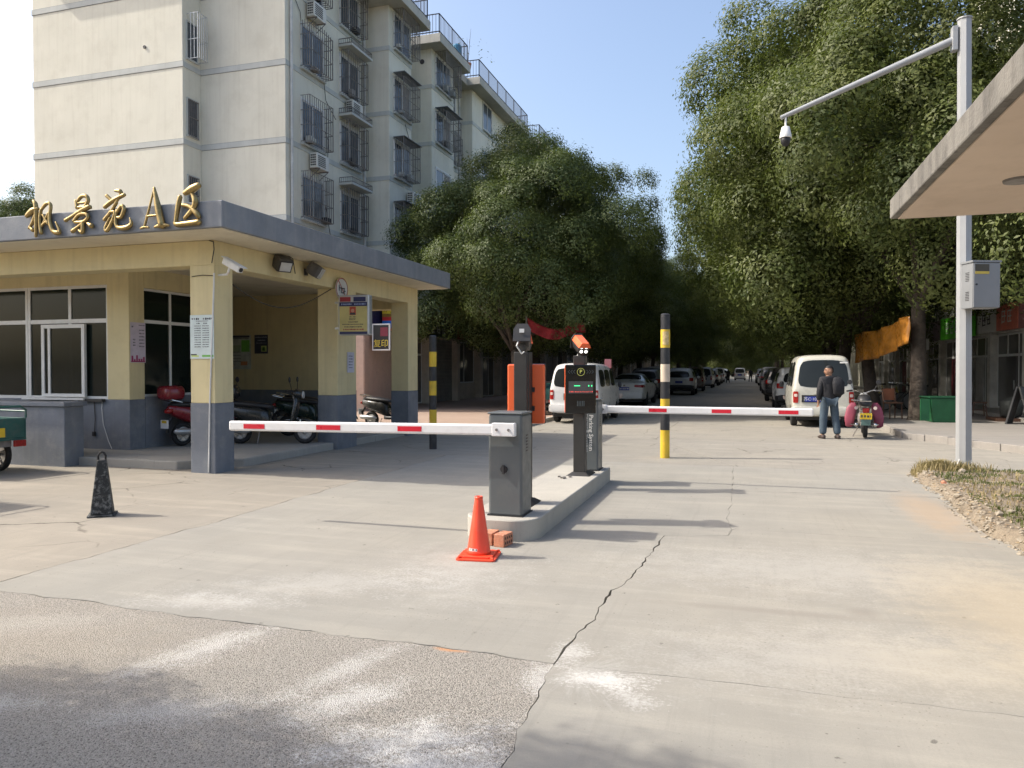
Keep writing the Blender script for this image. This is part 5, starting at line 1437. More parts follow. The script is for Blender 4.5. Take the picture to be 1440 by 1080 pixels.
def make_trike(label, paint, tall=0.0):
    t = thing('cargo_tricycle', label, 'tricycle')
    w, z0, z1 = .5, .52, .86 + tall
    fl = MB().box(-w, w, -.75, .75, z0, z0 + .03).build('bed_floor', paint, t)
    for (a, b, c, d, n) in ((-w, -w + .025, -.75, .75, 'side_panel'), (w - .025, w, -.75, .75, 'side_panel'), (-w + .026, w - .026, -.75, -.725, 'tailgate'), (-w + .026, w - .026, .725, .75, 'front_panel')):
        MB().box(a, b, c, d, z0 + .031, z1).build(n, paint, t, bevel=.008)
    MB().tube([(-w, -.74, z1), (-w, -.74, z1 + .12), (-w + .08, -.74, z1 + .18), (w - .08, -.74, z1 + .18), (w, -.74, z1 + .12), (w, -.74, z1)], .018, 6).build('rail', paint, t)
    for sx in (-1, 1):
        MB().tube([(sx * w, -.74, z1 + .1), (sx * w, .74, z1 + .1), (sx * w, .74, z1)], .016, 6).build('rail', paint, t)
        MB().box(sx * .38 - .09, sx * .38 + .09, -.80, -.751, z0 - .1, z0).build('tail_light', m_tail, t, bevel=.01)
    MB().box(-.16, .16, -.78, -.752, z0 + .06, z0 + .2).build('number_plate', m_pyel, t)
    wm = spoked_wheel(.27, .09)
    for sx in (-1, 1): put_wheel(t, wm, (sx * .42, -.2, .27))
    put_wheel(t, wm, (0, 1.75, .27))
    MB().cyl((-.42, -.2, .27), (.42, -.2, .27), .03).build('axle', m_iron, t)
    MB().box(-.3, .3, -.7, 1.0, .42, .515).build('chassis', m_iron, t)
    MB().loft([(.78, 0, .7, .12, .05), (.85, 0, .72, .17, .07), (1.15, 0, .72, .14, .07), (1.22, 0, .7, .08, .05)], 14, 3).build('seat', m_dark, t, smooth='s')
    MB().box(-.16, .16, .8, 1.18, .4, .66).build('seat_base', paint, t)
    MB().tube([(0, 1.75, .27), (0, 1.6, .6), (0, 1.45, 1.0)], .03, 6).build('fork', m_iron, t)
    MB().tube([(-.34, 1.25, 1.08), (-.1, 1.4, 1.06), (.1, 1.4, 1.06), (.34, 1.25, 1.08)], .014, 6).build('handlebar', m_iron, t)
    MB().loft([(.4, 0, 1.5, .24, .03), (.9, 0, 1.52, .22, .04), (1.0, 0, 1.5, .14, .04)], 12, 3, axis='z').build('front_shield', paint, t, smooth='s')
    return t
P_tg = M_('trike_green', (.012, .085, .075), .4, dirt_amt=.3, dirt=(.12, .12, .1))
tr = make_trike('dark green cargo tricycle with red tail light standing before the low grey wall', P_tg)
place(tr, (-11.6, 8.62, 0), R(82))
tr2 = make_trike('added unseen blue cargo tricycle with tall box, casting shadow left of the black cone', M_('trike_blue', (.03, .06, .16), .4), .5)
place(tr2, (-10.15, 6.05, 0), R(86))  # guessed vehicle added out of view to cast the shadow at far left
tr3 = copy_tree(tr); place(tr3, (-6.6, 24.6, .1), R(10), 'green tricycle at the kerb between the orange display back and the microvan')
# motorcycle with pink leg guards
mt = thing('motorcycle', 'motorcycle with pink leg guards and yellow plate standing behind the man', 'motorcycle', (2.66, 19.35, 0), R(-6))
wm = spoked_wheel(.30, .10, 20)
put_wheel(mt, wm, (0, 0, .30)); put_wheel(mt, wm, (0, 1.28, .30))
P_moto = M_('moto_red', (.26, .02, .05), .35, coat=.4); P_pink = M_('guard_pink', (.24, .045, .075), .55, var=.25)
MB().loft([(-.28, 0, .80, .06, .05), (-.2, 0, .82, .13, .07), (.3, 0, .80, .14, .06), (.5, 0, .78, .1, .05)], 14, 2.6).build('seat', m_dark, mt, smooth='s')
MB().loft([(.42, 0, .80, .08, .06), (.55, 0, .86, .15, .12), (.85, 0, .88, .15, .13), (1.0, 0, .86, .08, .08)], 14, 2.4).build('fuel_tank', m_dark, mt, smooth='s')
MB().loft([(.3, 0, .42, .1, .1), (.4, 0, .42, .15, .16), (.75, 0, .42, .15, .17), (.85, 0, .42, .1, .1)], 12, 3).build('engine', m_iron, mt, smooth='s')
for sx in (-1, 1):
    MB().tube([(sx * .1, -.35, .72), (sx * .1, .0, .30)], .018, 6).build('shock_absorber', m_chrome, mt)
    MB().tube([(sx * .08, 1.02, .95), (sx * .08, 1.28, .30)], .022, 6).build('fork', m_chrome, mt)
    lg = MB().loft([(.2, sx * .33, .72, .04, .03), (.24, sx * .33, .72, .09, .045), (.45, sx * .32, .74, .12, .05), (.68, sx * .27, .78, .12, .045), (.8, sx * .24, .80, .05, .03)], 14, 3, axis='z').build('leg_guard', P_pink, mt, smooth='s')
    MB().tube([(sx * .17, .35, .3), (sx * .3, .3, .3)], .015, 6).build('foot_peg', m_chrome, mt)
    MB().loft([(-.42, sx * .2, .34, .025, .025), (-.38, sx * .2, .34, .05, .05), (.3, sx * .18, .31, .045, .045)], 10, 2).build('exhaust', m_chrome, mt, smooth='s')
    MB().cyl((sx * .2, -.3, .72), (sx * .2, -.26, .72), .04, n=12).build('indicator', m_tailw, mt)
hb = MB().tube([(-.38, .82, 1.08), (-.2, .95, 1.1), (0, 1.0, 1.02), (.2, .95, 1.1), (.38, .82, 1.08)], .013, 6).build('handlebar', m_chrome, mt)
for sx in (-1, 1):
    MB().cyl((sx * .27, .9, 1.095), (sx * .39, .81, 1.08), .02, n=8).build('grip', m_black, hb)
    mi = MB().tube([(sx * .22, .94, 1.1), (sx * .3, .94, 1.25)], .007, 5).build('mirror', m_dark, mt)
    MB().lathe((sx * .32, .94, 1.3), [(.001, -.012), (.055, -.01), (.06, 0), (.001, .012)], 12, 'y').build('mirror_glass', m_dark, mi)
MB().lathe((0, 1.12, .95), [(.001, -.06), (.09, -.04), (.095, .03), (.001, .05)], 16, 'y').build('headlight', m_lens, mt, smooth=True)
MB().loft([(-.45, 0, .62, .05, .02), (-.3, 0, .70, .09, .03), (0, 0, .66, .09, .03)], 12, 3).build('rear_mudguard', m_chrome, mt, smooth='s')
MB().box(-.07, .07, -.48, -.44, .62, .72).build('tail_light', m_tail, mt, bevel=.01)
pp = MB().box(-.125, .125, -.475, -.465, .47, .61).build('number_plate', m_pyel, mt)
dashes(mt, [(.54, -.1, .1, .06)], -.476, m_ink, 'plate_text')
MB().box(-.10, .10, -.47, -.46, .33, .465).build('mud_flap', M_('flap_teal', (.07, .13, .12), .6), mt)
MB().tube([(-.3, -.15, .9), (-.12, -.3, .88), (.12, -.3, .88)], .014, 6).build('grab_rail', m_chrome, mt)
MB().tube([(-.12, .3, .3), (-.26, .2, .02)], .014, 5).build('side_stand', m_iron, mt)
# bicycles by the tree
def make_bike(label, paint):
    t = thing('bicycle', label, 'bicycle')
    wm = spoked_wheel(.33, .045, 24)
    put_wheel(t, wm, (0, 0, .33)); put_wheel(t, wm, (0, 1.05, .33))
    MB().tube([(0, 0, .33), (0, .42, .30), (0, .88, .72), (0, .34, .78), (0, .42, .30)], .017, 6).tube([(0, 0, .33), (0, .34, .78), (0, .32, .92)], .014, 6).tube([(0, .85, .85), (0, .88, .72), (0, 1.05, .33)], .016, 6).build('frame', paint, t)
    MB().loft([(.2, 0, .94, .03, .02), (.25, 0, .95, .08, .03), (.38, 0, .94, .04, .025), (.46, 0, .94, .02, .02)], 10).build('saddle', m_dark, t, smooth='s')
    MB().tube([(-.28, .7, 1.0), (-.15, .84, .98), (0, .86, .9), (.15, .84, .98), (.28, .7, 1.0)], .011, 6).build('handlebar', m_chrome, t)
    MB().tube([(-.1, .42, .18), (.0, .42, .30), (.1, .42, .42)], .012, 5).lathe((0.03, .42, .30), [(.001, -.004), (.09, -.004), (.09, .004), (.001, .004)], 16, 'x').build('crank', m_iron, t)
    return t
bk = make_bike('dark bicycle leaning behind the leaning tree trunk', M_('bike_black', (.03, .03, .03), .4)); place(bk, (4.75, 29.9, .13), R(-62))
bk2 = make_bike('yellow rimmed bicycle standing next to the dark bicycle', M_('bike_yellow', (.45, .36, .04), .4)); place(bk2, (4.45, 30.4, .13), R(-70))
# ------------------------------------------------------------------ barriers, displays, bollards, cones, poles
m_cab = M_('cabinet_grey', (.10, .113, .118), .42, var=.05, scale=3, dirt=(.2, .19, .17), dirt_amt=.15)
m_cabd = M_('post_dark', (.028, .027, .026), .45, var=.08)
m_orange = M_('panel_orange', (.80, .13, .035), .4, var=.04)
m_boom = M_('boom_white', (.74, .74, .74), .35, var=.03, scale=5, dirt=(.5, .48, .44), dirt_amt=.2)
m_sticker = M_('reflective_red', (.60, .015, .035), .3, var=.05)
def barrier(label, loc, sgn, boom, stripes, front_y):
    t = thing('boom_barrier', label, 'barrier', loc)
    cab = MB().box(-.17, .17, -.17, .17, 0, .985).build('cabinet', m_cab, t, bevel=.022)
    MB().box(-.178, .178, -.178, .178, .985, 1.003).build('cabinet_lid', m_cab, t, bevel=.008)
    MB().box(-.18, .18, -.18, .18, 0, .012).build('base_plate', m_dark, t)
    kn = MB().lathe((-.01, -.176, .455), [(.001, -.012), (.032, -.012), (.036, 0), (.036, .008)], 18, 'y').build('lock', m_dark, cab, smooth=True)
    MB().box(-.022, .002, -.20, -.188, .41, .5).build('key_handle', m_dark, kn, bevel=.004)
    g = MB()
    for k in range(6): g.box(.1705, .173, -.03, .03, .62 + .03 * k, .632 + .03 * k)
    g.build('vent_slots', m_dark, cab)
    a, b = boom
    y0, y1 = front_y - .028, front_y + .028
    z0, z1 = .79, .895
    bo = MB().box(min(a, b), max(a, b), y0, y1, z0, z1).build('boom', m_boom, t, bevel=.018)
    for (s0, s1) in stripes:
        MB().box(min(s0, s1), max(s0, s1), y0 - .002, y0 + .001, .815, .865).build('reflector', m_sticker, bo)
        MB().box(min(s0, s1), max(s0, s1), y1 - .001, y1 + .002, .815, .865).build('reflector', m_sticker, bo)
    e = b if abs(b) < abs(a) else a
    cl = MB().box(min(e - sgn * .03, e + sgn * .2), max(e - sgn * .03, e + sgn * .2), y0 - .006, y1 + .006, z0 - .01, z1 + .012).build('boom_clamp', m_boom, t, bevel=.008)
    for q in (.03, .15): MB().lathe((e + sgn * q, y0 - .008, .843), [(.001, -.008), (.013, -.008), (.013, 0)], 10, 'y').build('bolt', m_iron, cl)
    MB().cyl((e + sgn * .1, y1, .843), (e + sgn * .1, math.copysign(.16, front_y), .843), .05, n=16).build('shaft', m_iron, t)
    return t
b1 = barrier('grey boom barrier with white boom lowered towards the gate house', (-2.22, 7.07, .2), -1, (-3.07, .10), [(-2.88, -2.62), (-2.0, -1.72), (-1.08, -.82)], -.245)
b2 = barrier('grey boom barrier with white boom lowered across the right lane towards the man', (-2.14, 10.52, .2), 1, (2.99, .02), [(.82, 1.07), (1.68, 1.94), (2.55, 2.8)], .245)
text_part('Parking System', .083, frame((.07, -.1715, .53), (0, 0, -1), (1, 0, 0)), M_('letter_white', (.7, .7, .68), .5), b2, 'lettering', .001)
for c in children(b1):
    if c.name.startswith('boom'): pass
# boom droops slightly at its free end
for b in (b1,):
    for c in children(b):
        if c.name.split('.')[0] == 'boom':
            c.location = (0, 0, 0); c.rotation_euler = (0, R(-.55), 0)
            c.location = (0, 0, -.843 * 0)
def lpr_post(label, loc, rz, turn=0.0, turn2=0.0, side=True):
    t = thing('plate_reader_post', label, 'parking display', loc, rz)
    MB().box(-.078, .078, -.14, .0, .02, 1.60).build('post', m_cabd, t, bevel=.008)
    MB().box(-.07, .07, .001, .06, .02, 1.16 if side else 1.60).build('side_cover', m_cab if side else m_cabd, t, bevel=.006)
    if side: MB().box(.0846, .0875, -.135, .088, .03, .83).build('side_panel', m_cab, t)
    bp = MB().add([(-.16, -.22, 0), (.16, -.22, 0), (.16, .22, 0), (-.16, .22, 0), (-.09, -.155, .045), (.09, -.155, .045), (.09, .16, .045), (-.09, .16, .045)], [(0, 1, 5, 4), (1, 2, 6, 5), (2, 3, 7, 6), (3, 0, 4, 7), (4, 5, 6, 7), (3, 2, 1, 0)]).build('base', m_cabd, t)
    bx = MB().box(-.207, .207, -.235, -.205, .832, 1.478).build('display_front', M_('acrylic_black', (.006, .008, .009), .08), t, bevel=.012)
    MB().box(-.203, .203, -.215, -.145, .837, 1.473).build('display_case', m_orange, t, bevel=.016)
    y = -.236
    text_part('P', .07, frame((.0, y - .001, 1.385), (1, 0, 0), (0, 0, 1)), M_('led_yellow', (.5, .5, .12), .5, emit=.35), bx, 'parking_symbol', .0008)
    mb = MB()
    for k in range(30):
        a, a2 = 2 * math.pi * k / 30, 2 * math.pi * (k + 1) / 30
        mb.add([(r * math.cos(q), y - .0015, 1.383 + r * math.sin(q)) for q in (a, a2) for r in (.047, .051)], [(0, 1, 3, 2)])
    mb.build('symbol_ring', MATS['led_yellow'], bx)
    mb = MB()
    for s in (-1, 1):
        for k in range(3):
            x = s * (.09 + .035 * k)
            for v in (-1, 1): mb.box(-.018, .018, 0, .002, -.004, .004, Matrix.Translation((x, y - .002, 1.385 + v * .011)) @ Matrix.Rotation(R(45) * v * s, 4, 'Y'))
    mb.build('chevrons', M_('print_dim', (.06, .07, .07), .5), bx)
    MB().box(-.165, .165, y - .002, y, 1.10, 1.26).build('led_screen', M_('led_screen', (.09, .09, .085), .5), bx)
    mb = MB(); mb.box(-.09, -.01, y - .004, y - .002, 1.195, 1.205); 
    for x in (.1, .14): mb.box(x, x + .012, y - .004, y - .002, 1.19, 1.21)
    mb.build('led_text', M_('led_green', (.05, .8, .25), .5, emit=1.0), bx)
    mb = MB(); rg = random.Random(5)
    for k in range(16): mb.box(-.155 + k * .02, -.155 + k * .02 + rg.uniform(.006, .014), y - .004, y - .002, 1.115, 1.115 + rg.uniform(.008, .016))
    mb.build('led_text', M_('led_red', (.7, .08, .06), .5, emit=.5), bx)
    mb = MB()
    for k in range(5): mb.box(-.05 + k * .022, -.04 + k * .022, y - .002, y, .93, 1.0)
    mb.build('speaker_slots', M_('print_dim2', (.10, .12, .12), .5), bx)
    # hinges on the rear of the case
    for sx in (-1, 1):
        for zz in (1.0, 1.2):
            MB().box(sx * .085 - .018, sx * .085 + .018, -.1405, -.128, zz - .025, zz + .025).build('hinge', m_dark, t)
    # camera head
    Mx = Matrix.Translation((.0, -.06, 1.74)) @ Matrix.Rotation(R(22), 4, 'X')
    MB().box(-.03, .03, -.08, .0, 1.60, 1.68).build('neck', m_cabd, t)
    h = MB().loft([(-.16, 0, 0, .055, .06), (-.15, 0, 0, .075, .08), (.12, 0, 0, .075, .08), (.13, 0, 0, .06, .065)], 8, 3).build('camera_body', m_cabd, t); h.matrix_basis = Mx
    hd = MB().add([(-.085, -.2, .03), (-.05, -.2, .10), (.05, -.2, .10), (.085, -.2, .03), (-.085, .13, .03), (-.05, .13, .10), (.05, .13, .10), (.085, .13, .03)], [(0, 1, 5, 4), (1, 2, 6, 5), (2, 3, 7, 6), (0, 3, 2, 1), (4, 5, 6, 7), (0, 4, 7, 3)]).build('camera_hood', m_orange, t, bevel=.006); hd.matrix_basis = Mx
    led = M_('lamp_led', (.9, .92, .85), .3, emit=1.6)
    for x in (-.032, .032):
        for z in (-.03, .03):
            o = MB().lathe((x, -.163, z), [(.001, -.006), (.019, -.006), (.021, 0)], 12, 'y').build('led', led, t); o.matrix_basis = Mx
    MB().tube([(.03, .07, 1.74), (.05, .14, 1.66), (.0, .1, 1.58), (-.02, .06, 1.6)], .008, 6).build('cable', m_cablew, t)
    o = MB().prism([(-.092, -.09), (.092, -.09), (.092, .045), (.055, .108), (-.055, .108), (-.092, .045)], .131, .15).build('rear_cover', m_cabd, t)
    o.data.transform(Matrix(((1, 0, 0, 0), (0, 0, 1, 0), (0, 1, 0, 0), (0, 0, 0, 1)))); o.data.flip_normals(); o.matrix_basis = Mx
    MB().box(-.025, .025, .09, .102, 1.80, 1.84).build('tag', m_paper, t)
    # the screen and the camera are swivelled on the post
    for c in children(t):
        b_ = c.name.split('.')[0]
        if b_ in ('display_front', 'display_case', 'hinge'):
            c.matrix_basis = Matrix.Translation((0, -.13, 0)) @ Matrix.Rotation(turn, 4, 'Z') @ Matrix.Translation((0, .13, 0)) @ c.matrix_basis
        elif b_ in ('camera_body', 'camera_hood', 'led', 'tag', 'cable', 'rear_cover'):
            c.matrix_basis = Matrix.Translation((0, -.06, 0)) @ Matrix.Rotation(turn2, 4, 'Z') @ Matrix.Translation((0, .06, 0)) @ c.matrix_basis
    return t
p1 = lpr_post('black parking display post with lit screen and P symbol facing the camera side', (-2.135, 10.0, .2), 0, R(24), R(30), False)
p2 = lpr_post('parking display post seen from behind showing its orange back', (-2.265, 7.62, .2), math.pi, R(3), R(10), False)
text_part('Parking System', .085, frame((.0882, -.03, .56), (0, 0, -1), (0, 1, 0)), m_wlet, p1, 'lettering', .001)
# scraps of metal left on the island
rg = random.Random(2)
for k in range(5):
    mb = MB(); x, y = -2.28 + rg.uniform(-.08, .08), 9.55 + rg.uniform(-.1, .1)
    mb.lathe((0, 0, 0), [(.008, 0), (.02, 0), (.02, .02), (.008, .02)], 6)
    mb.tube([(0, .01, .01), (.03, .04, .012)], .006, 5)
    o = mb.build('bolt_scrap', m_iron); o.location = (x, y, .2); o.rotation_euler = (0, 0, rg.uniform(0, 6))
    tag(o, 'loose bolt left lying on the concrete island', 'bolt', 'bolts lying on the island')
# bricks at the island nose
m_hole = M_('brick_hole', (.10, .05, .035), .9)
for (x, y, rz, lab) in ((-2.13, 6.57, R(-10), 'red perforated brick standing against the island, right one of the pair'), (-2.265, 6.6, R(-4), 'red brick behind the orange cone, left one of the pair')):
    t = thing('brick', lab, 'brick', (x, y, 0), rz)
    MB().box(-.053, .053, -.09, .09, 0, .115).build('block', m_brick, t, bevel=.005)
    mb = MB()
    for a in range(4):
        for b in range(2): mb.cbox((.0535, -.06 + .04 * a, .035 + .045 * b), (.003, .022, .022))
    mb.build('hole', m_hole, t)
# orange cone
m_cone = M_('cone_orange', (.85, .075, .03), .38, var=.05, dirt=(.5, .2, .13), dirt_amt=.15)
t = thing('traffic_cone', 'orange plastic traffic cone in front of the bricks', 'traffic cone', (-2.2, 6.1, 0), R(8))
b = MB(); pb = [(-.17, -.17), (.17, -.17), (.17, .17), (-.17, .17)]
b.prism(rounded(-.17, .17, -.17, .17, .03, .03, 3), 0, .018); b.prism(rounded(-.14, .14, -.14, .14, .04, .04, 3), .018, .035)
for sx in (-1, 1):
    for sy in (-1, 1): b.box(-.02, .03, -.006, .006, .018, .034, Matrix.Translation((sx * .135, sy * .135, 0)) @ Matrix.Rotation(R(45) * sx * sy, 4, 'Z'))
b.build('base', m_cone, t, bevel=.004)
MB().lathe((0, 0, 0), [(.108, .034), (.1, .06), (.036, .49), (.034, .5), (.036, .505), (.034, .525), (.026, .525), (.03, .45)], 28).build('cone', m_cone, t, smooth='s')
mb = MB()
for k in range(7):
    a = R(-135 + k * 7); a2 = R(-135 + k * 7 + 7)
    mb.add([(.1 * math.cos(q) * (1 - .0) , .1 * math.sin(q), z) for q in (a, a2) for z in (.068, .092)], [(0, 1, 3, 2)])
mb.build('label_strip', m_paper, t)
mb = MB()
for k in (1, 3, 4, 6):
    a = R(-135 + k * 7); a2 = R(-135 + k * 7 + 4)
    mb.add([(.1015 * math.cos(q), .1015 * math.sin(q), z) for q in (a, a2) for z in (.074, .09)], [(0, 1, 3, 2)])
mb.build('label_print', m_ink, t)
# worn black cone with handle loop
m_bcone = M_('cone_black', (.022, .024, .024), .7, var=.3, scale=9, dirt=(.42, .42, .40), dirt_amt=.55, bmp=.004)
t = thing('rubber_cone', 'worn black square rubber cone with loop handle and scuffed white paint', 'traffic cone', (-6.81, 6.6, 0), R(40))
MB().box(-.14, .14, -.14, .14, 0, .022).build('base', m_bcone, t, bevel=.006)
MB().add([(-.112, -.112, .022), (.112, -.112, .022), (.112, .112, .022), (-.112, .112, .022), (-.045, -.045, .62), (.045, -.045, .62), (.045, .045, .62), (-.045, .045, .62)], [(0, 1, 5, 4), (1, 2, 6, 5), (2, 3, 7, 6), (3, 0, 4, 7), (4, 5, 6, 7), (3, 2, 1, 0)]).build('body', m_bcone, t, bevel=.012)
MB().tube([(-.035, 0, .61), (-.038, 0, .66), (-.02, 0, .695), (0, 0, .705), (.02, 0, .695), (.038, 0, .66), (.035, 0, .61)], .011, 8).build('handle', m_black, t, smooth='s')
# striped bollards
m_by = M_('stripe_yellow', (.66, .44, .03), .5, dirt=(.35, .25, .1), dirt_amt=.3); m_bk = M_('stripe_black', (.02, .021, .024), .5, dirt=(.1, .1, .1), dirt_amt=.3)
m_faded = M_('stripe_faded', (.62, .52, .40), .6, dirt_amt=.3)
def bollard(label, loc, r, bands):
    t = thing('striped_bollard', label, 'bollard', loc); z = 0
    for (h, m) in bands:
        MB().lathe((0, 0, 0), [(r, z), (r, z + h)], 24).build('band', m, t, smooth=True); z += h
    MB().lathe((0, 0, 0), [(r + .002, z), (r + .002, z + .01), (r * .7, z + .03), (.001, z + .035)], 24).build('cap', bands[-1][1], t, smooth=True)
    return t
t = bollard('tall yellow and black post with a torn sticker beside the right lane', (-1.42, 13.95, 0), .085, [(.51, m_by), (.31, m_bk), (.26, m_by), (.31, m_bk), (.32, m_faded), (.30, m_bk), (.33, m_by), (.26, m_bk)])
mb = MB()
for k in range(8):
    a, a2 = R(-120 + k * 10), R(-110 + k * 10)
    mb.add([(.0875 * math.cos(q), .0875 * math.sin(q), z) for q in (a, a2) for z in (2.06, 2.30)], [(0, 1, 3, 2)])
mb.build('sticker', M_('sticker_tan', (.55, .42, .2), .6, var=.3, scale=20), t)
bollard('tall yellow and black post standing in the gate house shadow', (-6.07, 14.1, 0), .075, [(.51, m_bk), (.29, m_by), (.29, m_bk), (.29, m_by), (.29, m_bk), (.30, m_by), (.30, m_bk)])

# ---- camera pole at the right
m_pole = M_('pole_grey', (.34, .35, .355), .5, metal=.2, var=.05, streak=.2)
t = thing('camera_pole', 'tall grey octagonal pole with a long down-sloping arm at the verge', 'camera pole', (3.3, 13.55, .02))
MB().cyl((0, 0, .02), (-.06, 0, 7.1), .115, .10, 8).build('pole', m_pole, t)
MB().lathe((-.06, 0, 7.1), [(.112, 0), (.112, .02), (.001, .035)], 16).build('cap', m_pole, t)
MB().box(-.24, .24, -.24, .24, .0, .02).build('base_plate', m_pole, t)
for k in range(4):
    a = R(45 + 90 * k); M = Matrix.Rotation(a, 4, 'Z')
    MB().add([M @ Vector(p) for p in ((.1, -.008, .02), (.22, -.008, .02), (.1, -.008, .2), (.1, .008, .02), (.22, .008, .02), (.1, .008, .2))], [(0, 1, 2), (3, 5, 4), (0, 3, 4, 1), (1, 4, 5, 2), (0, 2, 5, 3)]).build('gusset', m_pole, t)
    MB().lathe(M @ Vector((.26, 0, .0)), [(.02, .0), (.02, .06), (.001, .06)], 6).build('anchor_bolt', m_iron, t)
MB().box(-.24, -.16, -.07, .07, 6.62, 7.0).build('arm_flange', m_pole, t, bevel=.008)
MB().cyl((-.2, 0, 6.80), (-2.78, 0, 5.83), .062, .036, 12).build('arm', m_pole, t, smooth=True)
d = thing('dome_camera', 'white dome security camera hanging from the pole arm', 'security camera', (.60, 13.55, 5.4))
d.scale = (.8, .8, .8)
MB().cyl((0, 0, .35), (0, 0, .56), .022).build('stem', m_white, d)
MB().lathe((0, 0, 0), [(.03, .38), (.08, .36), (.115, .2), (.125, .14), (.12, .13)], 20).build('housing', m_white, d, smooth='s')
MB().lathe((0, 0, 0), [(.1, .13), (.1, .08), (.085, .02), (.05, -.03), (.001, -.045)], 20).build('dome', m_dark, d, smooth='s')
bx = thing('control_box', 'grey steel control box with louvres mounted on the camera pole', 'control box', (3.43, 13.40, 2.56), R(20))
m_box = M_('box_grey', (.21, .22, .228), .5, metal=.1, var=.05)
MB().box(-.2, .23, -.17, .1, 0, .70).build('case', m_box, bx, bevel=.008)
MB().box(-.215, .245, -.19, .11, .70, .73).build('rain_cap', m_box, bx)
MB().box(-.19, .225, -.185, -.171, .01, .69).build('door', m_box, bx, bevel=.004)
MB().box(-.17, .05, -.188, -.1855, .56, .67).build('warning_sticker', M_('sticker_dark', (.06, .055, .04), .6), bx)
MB().box(-.17, .05, -.189, -.1855, .52, .56).build('warning_stripe', M_('sticker_yellow', (.55, .42, .08), .6), bx)
MB().lathe((-.15, -.187, .36), [(.001, -.008), (.014, -.008), (.014, 0)], 10, 'y').build('lock', m_dark, bx)
mb = MB()
for z in (.12, .42):
    for k in range(6): mb.box(-.2025, -.2, -.09, .0, z + .025 * k, z + .025 * k + .01)
mb.build('louvres', m_dark, bx)
# ---- concrete canopy upper right (gate shelter opposite)
m_can = M_('canopy_concrete', (.175, .165, .145), .9, var=.25, scale=2, streak=.85, dirt=(.055, .05, .045), dirt_amt=.5, bmp=.006)
m_canu = M_('canopy_soffit', (.60, .485, .385), .85, var=.08, scale=1, dirt=(.42, .33, .25), dirt_amt=.3)
t = thing('shelter_canopy', 'flat concrete shelter canopy with pale pink underside', 'canopy', (4.2, 5, 0), world=True)
cp = MB().box(1.53, 6.2, .5, 9.42, 3.31, 3.53).build('slab', m_can, t, bevel=.015)
MB().box(1.60, 6.15, .57, 9.35, 3.295, 3.309).build('underside', m_canu, t)
MB().box(4.9, 5.2, 8.6, 8.9, -.07, 3.29).build('column', m_yel, t); MB().box(4.9, 5.2, 1.2, 1.5, -.07, 3.29).build('column', m_yel, t)
MB().lathe((2.3, 7.72, 3.275), [(.10, .0), (.135, .0), (.14, .02), (.10, .02)], 24).build('lamp_ring', m_iron, t)
MB().lathe((2.3, 7.72, 3.285), [(.001, .0), (.1, .0), (.1, .008), (.001, .008)], 24).build('lamp_hole', M_('lamp_dirty', (.28, .22, .15), .7, dirt_amt=.6, scale=12), t)
# ---- right pavement clutter
m_bin = M_('bin_green', (.01, .10, .035), .5, dirt_amt=.25)
t = thing('green_bin', 'large green plastic bin box beside the tree trunk', 'bin', (5.35, 24.0, .13), R(8))
MB().add([(-.42, -.32, 0), (.42, -.32, 0), (.42, .32, 0), (-.42, .32, 0), (-.5, -.38, .68), (.5, -.38, .68), (.5, .38, .68), (-.5, .38, .68)], [(0, 1, 5, 4), (1, 2, 6, 5), (2, 3, 7, 6), (3, 0, 4, 7), (4, 5, 6, 7), (3, 2, 1, 0)]).build('body', m_bin, t, bevel=.02)
MB().box(-.54, .54, -.42, .42, .681, .72).build('lid', M_('bin_lid', (.01, .07, .03), .5), t, bevel=.015)
MB().box(-.75, -.52, -.36, -.3, .05, .66).build('side_flap', m_bin, t)
t = thing('wooden_chair', 'old brown wooden chair with orange back beside the tree trunk', 'chair', (4.2, 25.1, .13), R(200))
m_wood = M_('chair_wood', (.12, .06, .035), .6); m_cb = M_('chair_back', (.32, .12, .06), .6)
for sx in (-.19, .19):
    MB().tube([(sx, -.2, 0), (sx * .95, -.16, .45), (sx, -.24, .92)], .02, 6).build('leg', m_wood, t); MB().tube([(sx, .2, 0), (sx * .95, .17, .45)], .02, 6).build('leg', m_wood, t)
MB().box(-.21, .21, -.2, .21, .45, .49).build('seat', m_wood, t, bevel=.01)
MB().box(-.17, .17, -.235, -.215, .55, .9).build('backrest', m_cb, t)
t = thing('wooden_stool', 'small wooden stool standing before the shop doors', 'stool', (7.0, 27.1, .13))
MB().box(-.2, .2, -.15, .15, .42, .46).build('seat', m_wood, t)
for sx in (-1, 1):
    for sy in (-1, 1): MB().tube([(sx * .15, sy * .1, .42), (sx * .2, sy * .15, 0)], .018, 5).build('leg', m_wood, t)
for sy in (-1, 1): MB().tube([(-.17, sy * .12, .2), (.17, sy * .12, .2)], .012, 5).build('stretcher', m_wood, t)
t = thing('folding_board', 'grey folding board leaning open on the pavement by the shops', 'board', (7.1, 23.6, .13), R(60))
for s in (-1, 1):
    MB().box(-.3, .3, -.02, .02, 0, 1.05, Matrix.Translation((0, s * .28, 0)) @ Matrix.Rotation(R(14) * s, 4, 'X')).build('panel', M_('board_dark', (.06, .06, .06), .8) if s > 0 else M_('board_grey', (.08, .08, .075), .8, dirt_amt=.4), t)
t = thing('display_stand', 'white metal display stand with small sign before the shops', 'stand', (7.0, 35.0, .13))
MB().box(-.5, .5, -.15, .15, 0, .06).build('foot', m_white, t); MB().box(-.04, .04, -.03, .03, .06, 2.3).build('post', m_white, t); MB().box(-.25, .2, -.04, -.031, 2.3, 2.75).build('sign', m_paper, t)
t = thing('work_table', 'dark workbench with boxes before the shops', 'table', (7.1, 37.5, .13))
MB().box(-.4, .4, -1.1, 1.1, .75, .8).build('top', m_dark, t)
